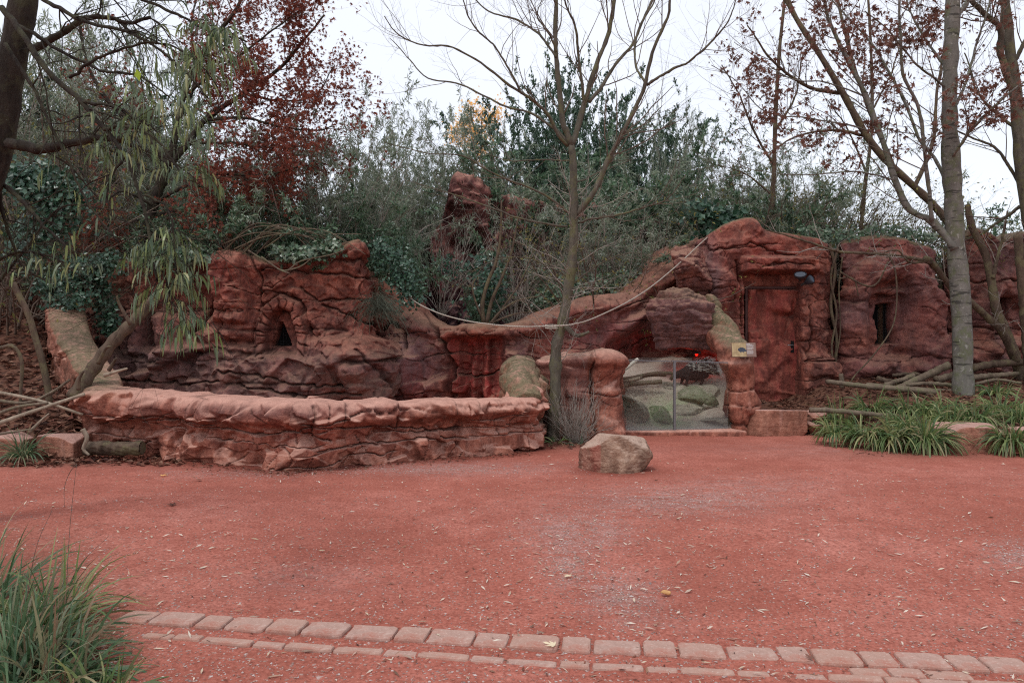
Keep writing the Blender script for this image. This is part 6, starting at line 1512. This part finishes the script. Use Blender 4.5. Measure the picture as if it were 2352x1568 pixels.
# faces left (-x): nose, head, neck, back, rump
cs = [(-.40, .13, .018, .02), (-.37, .14, .035, .04), (-.31, .16, .055, .06), (-.24, .18, .06, .07), (-.15, .19, .09, .10), (0, .20, .125, .135), (.14, .19, .13, .13), (.26, .17, .09, .09), (.33, .15, .04, .04), (.36, .14, .015, .015)]
bm_ = Acc(); v, f = loft(cs); bm_.add(v, f)
for lx, ly in ((-.14, .07), (-.14, -.07), (.16, .08), (.16, -.08)):
    v, f = tubes([[[lx, ly, .15], [lx + .01, ly * 1.1, .09], [lx - .005, ly * 1.15, .03], [lx - .03, ly * 1.15, .008], [lx - .06, ly * 1.15, .004]]], [[.045, .032, .022, .022, .012]], 10); bm_.add(v, f)
V, F, _ = bm_.out(); body = mobj('body', V, F, M['fur'], por, True, origin=np.zeros(3)); rm = body.modifiers.new('remesh', 'REMESH'); rm.mode = 'VOXEL'; rm.voxel_size = .012; rm.use_smooth_shade = True
for sy in (-1, 1):
    Vb, Fb = cube_sphere(6); mobj('ear', Vb * [.012, .008, .02] + [-.25, sy * .055, .225], Fb, M['fur'], por, True, origin=np.zeros(3)); mobj('eye', Vb * .008 + [-.335, sy * .042, .175], Fb, M['black'], por, True, origin=np.zeros(3))
rng = rs(); n = 520; u = rng.random(n); th = (rng.random(n) - .5) * 2.6; xx = -.14 + .46 * u; ca = catmull(np.array(cs), 60); ry = np.interp(xx, ca[:, 0], ca[:, 2]); rz = np.interp(xx, ca[:, 0], ca[:, 3]); zc = np.interp(xx, ca[:, 0], ca[:, 1])
p0 = np.stack([xx, np.sin(th) * ry * .95, zc + np.cos(th) * rz * .95], -1); dn = unit(np.stack([.9 + .4 * u, np.sin(th) * .55, np.cos(th) * .62 - .25 * u], -1) + rng.normal(size=(n, 3)) * .10); Lq = .16 + .20 * np.sin(np.clip(u * 1.2, 0, 1) * math.pi * .8)
K = 6; pt = np.zeros((n, K, 3)); d = dn
for k in range(K): pt[:, k] = p0; p0 = p0 + d * (Lq / (K - 1))[:, None]; d = unit(d + [0, 0, -.05])
v, f = tubes(pt, (np.full(n, .0042))[:, None] * np.array([[.8, 1, 1, .9, .6, .15]]), 4, False); tt = np.tile(np.repeat(np.linspace(0, 1, K), 4), n)
qu = mobj('quills', v, f, M['quill'], por, True, {'t': tt}, origin=np.zeros(3)); tag(qu, kind='stuff')
tag(por, 'porcupine with black and white quills resting in the den behind the right pane', 'porcupine')
M['wood_white'] = bark_material('peeled_white_wood', (.50, .44, .36), (.72, .66, .56), None, 10, .3, .006)
# den logs
for pts, d, r0, r1, mt, lb in [([(1395, 862), (1430, 850), (1466, 824)], 12.5, 5, 4, 'wood_white', 'white peeled branch sticking up at the left of the den'), ([(1410, 872), (1450, 868), (1500, 858), (1545, 858), (1540, 872)], 12.75, 5, 4, 'bark_brown', 'brown forked branch lying across the den'),
                               ([(1412, 880), (1440, 876), (1475, 866)], 12.65, 6, 4, 'wood_grey', 'upper olive log lying in the den'), ([(1408, 893), (1450, 882), (1520, 876)], 12.6, 6, 5, 'wood_grey', 'lower long log lying in the den'),
                               ([(1455, 872), (1490, 862), (1530, 862)], 12.85, 4, 3, 'bark_brown', 'thin brown branch behind the forked one in the den'), ([(1445, 874), (1470, 868)], 12.5, 4, 3, 'wood_pale', 'short pale splintered branch end on the den logs')]:
    stems_obj('den_log', [(pts, d, r0, r1)], mt, lb, 'log', 8)

# ================================================================== RIGHT: RAILS, LOG PILE
def log_(name, pts, d, r0, r1, mt, label, cat='log', n=24):
    w = np.array([P(q_[0], q_[1], d if len(q_) < 3 else q_[2]) for q_ in pts]); c = catmull(w, n); rng = rs(); c = c + rng.normal(size=c.shape) * .004; r = np.linspace(r0, r1, n) * d / FPX * (1 + .06 * rng.normal(size=n))
    v, f = tubes(c[None], r[None], 10); return tag(mobj(name, v, f, M[mt]), label, cat)
log_('rail', [(1897, 875), (1980, 886), (2070, 893), (2148, 901)], 12.3, 5.5, 6, 'wood_grey', 'upper log rail running from the hut towards the silver trunk')
log_('rail', [(1992, 883, 12.5), (2100, 893, 12.5), (2190, 899, 12.7), (2260, 901, 12.7), (2352, 905, 12.6), (2440, 906, 12.5)], 12.5, 5, 6, 'wood_grey', 'log rail passing behind the silver trunk to the right picture edge')
log_('rail', [(1860, 941), (1930, 944), (2010, 952), (2080, 957), (2140, 962)], 11.35, 6.5, 5, 'wood_grey', 'lower weathered log lying between the sedge rows right of the step block')
log_('post', [(2132, 902), (2133, 935)], 12.3, 9, 9, 'bark_brown', 'short stout wooden post under the rail joint', 'post', 6)
log_('post', [(1932, 858), (1933, 890)], 12.9, 5, 5, 'wood_grey', 'small square headed post at the foot of the twisted vine', 'post', 6)
log_('post', [(2285, 905), (2287, 930)], 12.5, 7, 7, 'bark_brown', 'hidden rail post between the silver trunk and the right edge', 'post', 6)
for pts, d, r0, r1, mt, lb in [([(2060, 893), (2120, 866), (2180, 838)], 12.9, 8, 9, 'wood_grey', 'thick pale log leaning up to the right onto the pile'), ([(2013, 868), (2060, 878), (2098, 862)], 13.1, 6, 6, 'bark_brown', 'brown log at the left end of the pile under the window sill'),
                               ([(2030, 884), (2070, 872), (2098, 862)], 13.0, 5, 6, 'wood_grey', 'bent grey log crossing the left end of the pile'), ([(2150, 872), (2190, 862), (2230, 858)], 13.2, 8, 8, 'wood_grey', 'short thick log behind the silver trunk\'s left side'),
                               ([(2230, 868), (2280, 862), (2340, 858)], 13.2, 7, 5, 'wood_grey', 'log lying right of the silver trunk on the soil'), ([(2230, 845), (2290, 835), (2350, 832)], 13.5, 9, 8, 'bark_brown', 'thick mossy log against the outermost bay'),
                               ([(2050, 862), (2100, 858), (2130, 868)], 13.4, 4, 4, 'bark_brown', 'thin dark branch on top of the log pile'), ([(2085, 884), (2130, 880), (2190, 885)], 12.7, 4, 5, 'wood_grey', 'straight stick just above the rail'),
                               ([(2240, 882), (2290, 872), (2345, 880)], 12.9, 4, 3, 'wood_grey', 'crooked stick right of the silver trunk above the rail')]:
    log_('log', pts, d, r0, r1, mt, lb)

# ================================================================== SEDGE TUFTS
def tuft(x, y, z, n, Ln, wd, label, mat='grass', rad=.12, seed=0, spread=75, bend=1.9, name='sedge_tuft', cat='grass', flat=1.0):
    rng = rs(); a = rng.random(n) * 6.283; r = rad * np.sqrt(rng.random(n)); p = np.stack([np.cos(a) * r * 1.3, np.sin(a) * r, np.full(n, -.03)], -1); t = np.radians(spread * rng.random(n) ** .8); a2 = a + rng.normal(size=n) * .5
    D_ = np.stack([np.cos(a2) * np.sin(t), np.sin(a2) * np.sin(t), np.cos(t)], -1); Lb = Ln * (.55 + .6 * rng.random(n)); side = unit(np.cross(D_, [0, 0, 1.]) + rng.normal(size=(n, 3)) * .3)
    v, f = strips(p, D_, Lb, wd * (.7 + .6 * rng.random(n)), bend * (.5 + .9 * rng.random(n)), rng, 7, side)
    o = mobj(name, v, f, M[mat], None, False, origin=np.zeros(3)); o.location = (x, y, z); return tag(o, label, cat)
def bz(px, d): return float(bedz_all(np.array([X(px, d)]), np.array([d]))[0])
for (px, d, n, Ln, rad, lb) in [(1935, 11.8, 260, .55, .18, 'big sedge tuft under the left end of the upper rail'), (2000, 11.7, 150, .42, .14, 'sedge tuft right beside the big one beneath the upper rail'), (2085, 11.5, 150, .42, .15, 'sedge tuft in front of the stout rail post'),
        (2130, 11.3, 130, .38, .12, 'small sedge tuft between the rail post and the silver trunk'), (2170, 11.5, 150, .42, .16, 'sedge tuft just left of the silver trunk\'s foot'), (2240, 11.0, 220, .42, .20, 'wide sedge tuft in front of the silver trunk'),
        (2300, 11.4, 190, .42, .18, 'sedge tuft behind the wide stone block near the edge'), (2345, 11.0, 190, .46, .16, 'sedge tuft at the right picture edge above the stone'), (2290, 12.3, 120, .34, .14, 'sedge tuft under the rail right of the silver trunk'),
        (1920, 10.75, 150, .36, .13, 'leftmost front sedge tuft beside the small stones'), (1990, 10.45, 200, .42, .15, 'second sedge tuft of the front row'), (2050, 10.28, 230, .44, .16, 'third sedge tuft of the front row drooping to the sand'),
        (2125, 10.14, 300, .50, .17, 'largest front sedge tuft, spilling onto the sand left of the wide stone'), (2330, 10.0, 260, .44, .16, 'sedge tuft spilling over the sand at the lower right edge'), (2075, 11.0, 120, .36, .12, 'small sedge tuft behind the lower weathered log'),
        (2180, 10.95, 150, .38, .14, 'sedge tuft behind the wide stone\'s left end')]:
    tuft(X(px, d), d, max(.16, bz(px, d)) + .04, int(n * 1.1), Ln, .019, lb, rad=rad, bend=2.4, spread=80)
tuft(X(58, 9.35), 9.3, .10, 130, .42, .014, 'small dark grass tuft between the two stone blocks at the left', 'grass_blue', .06, spread=60)
tuft(X(1275, 10.9), 10.85, 0, 22, .35, .02, 'few strappy leaves at the foot of the bare tree', 'grass', .06, spread=70, name='leaf_tuft', cat='plant')
tuft(X(1325, 10.75), 10.75, 0, 34, .22, .022, 'low green tuft under the leafless twig bush', 'leaf_laurel', .08, spread=75, name='leaf_tuft', cat='plant')
# big clump in the lower left corner
for (px, d, n, Ln, rad, lb, mt, sp) in [(20, 3.7, 420, .50, .20, 'lush grass clump in the lower left corner', 'grass_blue', 55), (-60, 4.3, 220, .58, .2, 'tall grass behind the lush corner clump at the left edge', 'grass_blue', 45), (120, 3.5, 240, .40, .15, 'grass clump arching right over the paver ends', 'grass_blue', 70),
                                        (20, 3.35, 220, .42, .20, 'lowest grass tuft at the bottom left of the picture', 'grass_blue', 70), (110, 4.15, 120, .50, .12, 'thin yellowing grass behind the corner clump', 'grass', 50), (230, 3.35, 110, .30, .10, 'low sprawling grass below the paver row', 'grass', 80)]:
    tuft(X(px, d), d, 0, n, Ln, .013, lb, mt, rad, spread=sp, bend=1.7, name='grass_clump')
rng = rs(); lines = []
for x0, y0, x1, y1 in [(150, 1400, 176, 1065), (130, 1420, 250, 1230), (90, 1400, 30, 1300), (180, 1420, 260, 1280), (120, 1400, 205, 1290), (60, 1380, 120, 1170)]:
    lines.append(([(x0, y0), ((x0 * .6 + x1 * .4), (y0 + y1) / 2 - 20), (x1, y1)], 3.8, .9, .5))
lines.append(([(176, 1065), (160, 1085), (148, 1120), (148, 1165)], 3.8, .9, .4))
stems_obj('dry_stalks', lines, 'twig_brown', 'few thin dry stalks rising from the lower left grass clump', 'stalks', 3)

# ================================================================== PAVERS
m, nt, b = mat_base('red_concrete_paver', .9, .15); q = NB(nt); v = q.coord('Object'); oi = q.n('ShaderNodeObjectInfo'); n = q.noise(v, 16, 5, .65)
c = q.ramp(n, [(.3, (.33, .20, .16)), (.6, (.43, .28, .23)), (.8, (.50, .36, .30))]); c = q.mix(q.math('MULTIPLY', oi.outputs['Random'], .5), c, (.40, .225, .165)); c = q.mix(q.ramp(q.noise(v, 5, 4, .7), [(.50, 0.), (.66, .8)]), c, (.36, .135, .095))
c = q.mix(q.ramp(q.noise(v, 60, 3, .6), [(.58, 0.), (.72, .5)]), c, (.62, .50, .44)); q.L.new(c, b.inputs['Base Color']); q.L.new(q.bump(q.noise(v, 110, 4, .7), .7, .004), b.inputs['Normal']); M['paver'] = m
def paver_mesh(w, dp, seed, h=.05):
    rng = np.random.default_rng(seed); ch = .006; n = 28; t = (np.arange(n) + .5) / n * 2 * math.pi; sq = lambda c, p: np.sign(c) * np.abs(c) ** p
    ox = sq(np.cos(t), .22); oy = sq(np.sin(t), .22); wob = 1 + .018 * rng.normal(size=n); rings = []
    for (sx_, z) in ((0, -h), (0, -.012), (ch * .5, -.003), (ch * 1.3, 0.0)): rings.append(np.stack([ox * (w / 2 - sx_) * wob, oy * (dp / 2 - sx_) * wob, np.full(n, z) + (rng.normal(size=n) * .001 if z > -.01 else 0)], -1))
    V = np.concatenate(rings); F = [[k * n + i, k * n + (i + 1) % n, (k + 1) * n + (i + 1) % n, (k + 1) * n + i] for k in range(3) for i in range(n)]
    return mesh_data('paver', V, [np.array(F), (3 * n + np.arange(n))[None]], M['paver'], False)
kerb = empty('kerb', (0, 4, 0)); tag(kerb, kind='structure')
row1 = [(90, 1404), (280, 1415), (355, 1421), (460, 1428), (525, 1432), (620, 1438), (700, 1443), (800, 1450), (910, 1457), (985, 1462), (1090, 1469), (1170, 1474), (1287, 1481), (1360, 1485), (1475, 1491), (1555, 1495), (1668, 1501), (1787, 1506), (1863, 1509), (1978, 1515), (2060, 1518), (2178, 1524), (2258, 1527), (2365, 1532), (2480, 1538)]
_pm = [paver_mesh(1, 1, s) for s in range(0)]
def lay(row, dep, gap, top, seed0, shift=0, tiltz=0):
    for k in range(len(row) - 1):
        a_, b_ = G(*row[k]), G(*row[k + 1]); dv = b_ - a_; w = np.linalg.norm(dv) - gap; c_ = (a_ + b_) / 2
        me = paver_mesh(w, dep * (1 + .02 * ((k * 7) % 3 - 1)), seed0 + k); o = put('paver', me, kerb, (c_[0], c_[1] - 4, top + .003 * ((k * 5) % 3 - 1)))
        o.rotation_euler = (.012 * ((k * 3) % 5 - 2), .004 * ((k * 11) % 5 - 2), math.atan2(dv[1], dv[0]))
lay([r for r in row1[1:]], .168, .014, .015, 500)
# shallow second row, half buried
xs2 = [330, 400, 465, 582, 655, 767, 880, 960, 1080, 1160, 1283, 1357, 1482, 1560, 1690, 1816, 1900, 2030, 2110, 2230, 2350, 2460]
row2 = [(x, np.interp(x, [330, 430, 700, 1000, 1176, 1480, 1700, 2000, 2460], [1458, 1466, 1487, 1507, 1521, 1537, 1549, 1562, 1582])) for x in xs2]
lay(row2, .065, .012, .010, 560)
row3 = [(x, np.interp(x, [1950, 2250], [1542, 1556])) for x in (1950, 2040, 2125, 2235)]
lay(row3, .09, .012, .009, 600)

# ================================================================== LITTER, LEAVES, PEBBLES
def scatter_leaves(name, xy, zf, size, ar, mat, label_kind='stuff', curl=.25, lift=.012):
    rng = rs(); n = len(xy); z = zf(xy[:, 0], xy[:, 1]); pos = np.stack([xy[:, 0], xy[:, 1], z + lift + .01 * rng.random(n)], -1); a = rng.random(n) * 6.283
    D_ = np.stack([np.cos(a), np.sin(a), rng.normal(size=n) * .18], -1); N_ = unit(np.stack([rng.normal(size=n) * .3, rng.normal(size=n) * .3, np.ones(n)], -1)); sz = size * (.5 + 1.0 * rng.random(n))
    v, f = leaves(pos, D_, N_, sz, sz * ar * (.7 + .6 * rng.random(n)), .12 * curl)
    o = mobj(name, v, f, M[mat], None, False, origin=np.zeros(3)); return tag(o, kind='stuff')
rng = rs()
def disc(n, px0, px1, py0, py1): 
    px = px0 + (px1 - px0) * rng.random(n); py = py0 + (py1 - py0) * rng.random(n); d = dist_of(py); return np.stack([X(px, d), d], -1)
gz = lambda x, y: ground_z(x, y)
xy = np.concatenate([disc(1150, -50, 2400, 1050, 1330), disc(330, -50, 2400, 1330, 1568), disc(90, 1100, 1600, 1250, 1500)])
o = scatter_leaves('fallen_leaves', xy, gz, .050, .2, 'litter_pale', lift=.004); tag(o, 'narrow pale fallen leaves strewn over the red sand', 'leaves')
xy = np.concatenate([disc(700, -50, 2400, 1045, 1568)]); o = scatter_leaves('leaf_fragments', xy, gz, .030, .25, 'litter', lift=.003); tag(o, 'small brown leaf scraps scattered over the sand', 'leaves')
# slope litter
n = 15000; x = -16 + 10.3 * rng.random(n); y = 9.5 + 7 * rng.random(n) ** 1.3; k = slope_z(x, y) > 0
o = scatter_leaves('leaf_litter', np.stack([x, y], -1)[k], slope_z, .11, .6, 'litter', curl=1.2); tag(o, 'thick carpet of brown fallen leaves on the left slope', 'leaves')
n = 5200; x = 4.6 + 7 * rng.random(n); y = 10.3 + 3.8 * rng.random(n); o = scatter_leaves('leaf_litter', np.stack([x, y], -1), bedz_all, .08, .55, 'litter', curl=1.2); tag(o, 'brown leaf litter on the planting bed between rail and rock bays', 'leaves')
xy = np.concatenate([disc(420, -60, 200, 1045, 1072), disc(220, 190, 420, 1045, 1070)]); o = scatter_leaves('leaf_litter', xy, gz, .085, .6, 'litter', curl=1.5); tag(o, 'brown leaves gathered along the stones and log at the left', 'leaves')
xy = disc(260, 1240, 1400, 1005, 1030); o = scatter_leaves('leaf_litter', xy, gz, .06, .5, 'litter', curl=1.2); tag(o, 'leaf scraps gathered round the bare tree\'s foot', 'leaves')
x = X(1440, 12.4) + rng.normal(size=500) * .35; y = 12.6 + rng.normal(size=500) * .2; o = scatter_leaves('wood_chips', np.stack([x + .2, y], -1), den_z, .035, .3, 'litter_pale', lift=.01); tag(o, 'pale chips and straw on the den ground', 'chips')
t_ = rng.random(900) * (len(wl) - 1.001); i_ = t_.astype(int); u_ = (t_ - i_)[:, None]; wa = np.array(wl); xy = wa[i_] * (1 - u_) + wa[i_ + 1] * u_ + np.stack([rng.normal(size=900) * .05, -.06 - np.abs(rng.normal(size=900)) * .16], -1)
o = scatter_leaves('leaf_litter', xy, gz, .038, .4, 'litter', curl=1.2, lift=.003); tag(o, 'leaf crumbs drifted along the foot of the low rock wall', 'leaves')
xy = np.stack([4.6 + 5 * rng.random(260), 9.95 + np.abs(rng.normal(size=260)) * -.12 + .05], -1); o = scatter_leaves('leaf_litter', xy, gz, .045, .45, 'litter', curl=1.2, lift=.003); tag(o, 'leaf crumbs drifted along the edging stones at the right', 'leaves')
# pebbles
def pebbles(name, xy, size, label):
    rng = rs(); n = len(xy); base = np.array([[1, 0, 0], [0, 1, 0], [-1, 0, 0], [0, -1, 0], [0, 0, 1], [0, 0, -1]], float); Fb = np.array([[0, 1, 4], [1, 2, 4], [2, 3, 4], [3, 0, 4], [1, 0, 5], [2, 1, 5], [3, 2, 5], [0, 3, 5]])
    a = rng.random(n) * 6.283; s = size * (.4 + rng.random(n) ** 2 * 1.3); R_ = np.stack([np.stack([np.cos(a), -np.sin(a), 0 * a], -1), np.stack([np.sin(a), np.cos(a), 0 * a], -1), np.stack([0 * a, 0 * a, 1 + 0 * a], -1)], 1)
    B = base[None] * (s[:, None] * np.stack([1 + .4 * rng.random(n), .6 + .4 * rng.random(n), .35 + .3 * rng.random(n)], -1))[:, None]; B = B * (1 + .25 * rng.normal(size=(n, 6, 1)))
    V = np.einsum('nij,nkj->nki', R_, B) + np.stack([xy[:, 0], xy[:, 1], ground_z(xy[:, 0], xy[:, 1]) + s * .15], -1)[:, None]
    o = mobj(name, V.reshape(-1, 3), (np.arange(n) * 6)[:, None, None].repeat(8, 1).reshape(-1, 1) + np.tile(Fb, (n, 1)), M['pebble'], None, False, origin=np.zeros(3)); o['kind'] = 'stuff'; return tag(o, label, 'gravel')
M['pebble'] = leaf_material('grit_stones', [(.30, .16, .12), (.42, .30, .26), (.24, .12, .09), (.50, .42, .39), (.34, .18, .14), (.22, .17, .16)], 0, .9, .2)
def around(n, cx, cy, rx, ry):
    px = cx + rng.normal(size=n) * rx * .6; py = np.clip(cy + rng.normal(size=n) * ry * .6, 1010, 1600); d = dist_of(py); return np.stack([X(px, d), d], -1)
xy = np.concatenate([around(2600, 1560, 1150, 230, 35), around(1600, 1330, 1220, 130, 45), around(1000, 1430, 1370, 90, 50), around(700, 1300, 1300, 60, 50), around(2200, 1000, 1078, 260, 12), around(600, 2330, 1275, 60, 30), around(700, 560, 1088, 200, 12), disc(20000, -40, 2400, 1080, 1568)])
pebbles('grit', xy, .0055, 'fine grey and red grit strewn on the sand')
# a few single things on the sand
def maple(px, py, size, rot, mat, label):
    r_ = rs(); t = [(-1.5, .30), (-1.25, .6), (-1.05, .36), (-.62, .9), (-.3, .42), (-.12, .8), (0, 1.1), (.12, .8), (.3, .42), (.62, .9), (1.05, .36), (1.25, .6), (1.5, .30)]
    V = [[0, 0, .004]] + [[math.sin(a) * l * size, math.cos(a) * l * size, .004 + .012 * l * (r_.random())] for a, l in t]; F = [[0, k + 1, k] for k in range(1, len(t))]
    V += [[.002, 0, .004], [-.002, 0, .004], [.006, -.5 * size, .014]]; F += [[len(V) - 3, len(V) - 2, len(V) - 1]]
    g = G(px, py); o = mobj('maple_leaf', V, np.array(F), M[mat], None, False, origin=np.zeros(3)); o.location = (g[0], g[1], max(float(ground_z(np.array([g[0]]), np.array([g[1]]))[0]) + .012, .024 if 1450 < py < 1530 else -1)); o.rotation_euler = (0, 0, rot); return tag(o, label, 'leaf')
M['leaf_cream'] = leaf_material('cream_leaf', [(.72, .62, .42), (.72, .62, .42)], .2, .7)
maple(1275, 1493, .062, 1.2, 'leaf_cream', 'cream coloured maple leaf lying on the edge of the paver row'); maple(1310, 1325, .06, 2.4, 'leaf_cream', 'faded maple leaf lying flat on the sand in the middle')
maple(1868, 1524, .045, .6, 'leaf_maple', 'crumpled brown leaf lying between the paver rows at the right'); maple(372, 1093, .08, 0, 'leaf_yellow', 'yellow leaf near the low wall\'s left foot'); maple(462, 1104, .07, 2, 'leaf_maple', 'orange brown leaf on the sand before the blunt wall corner')
maple(400, 1162, .08, 1, 'litter', 'dark brown curled leaf alone on the left part of the sand')
tag(boulder('pebble', G(1529, 1366)[0], G(1529, 1366)[1], .004, (.045, .03, .03), 91, plain_material('amber_stone', (.55, .30, .12)), n=8), 'small orange pebble alone on the sand right of the grit patch', 'pebble')
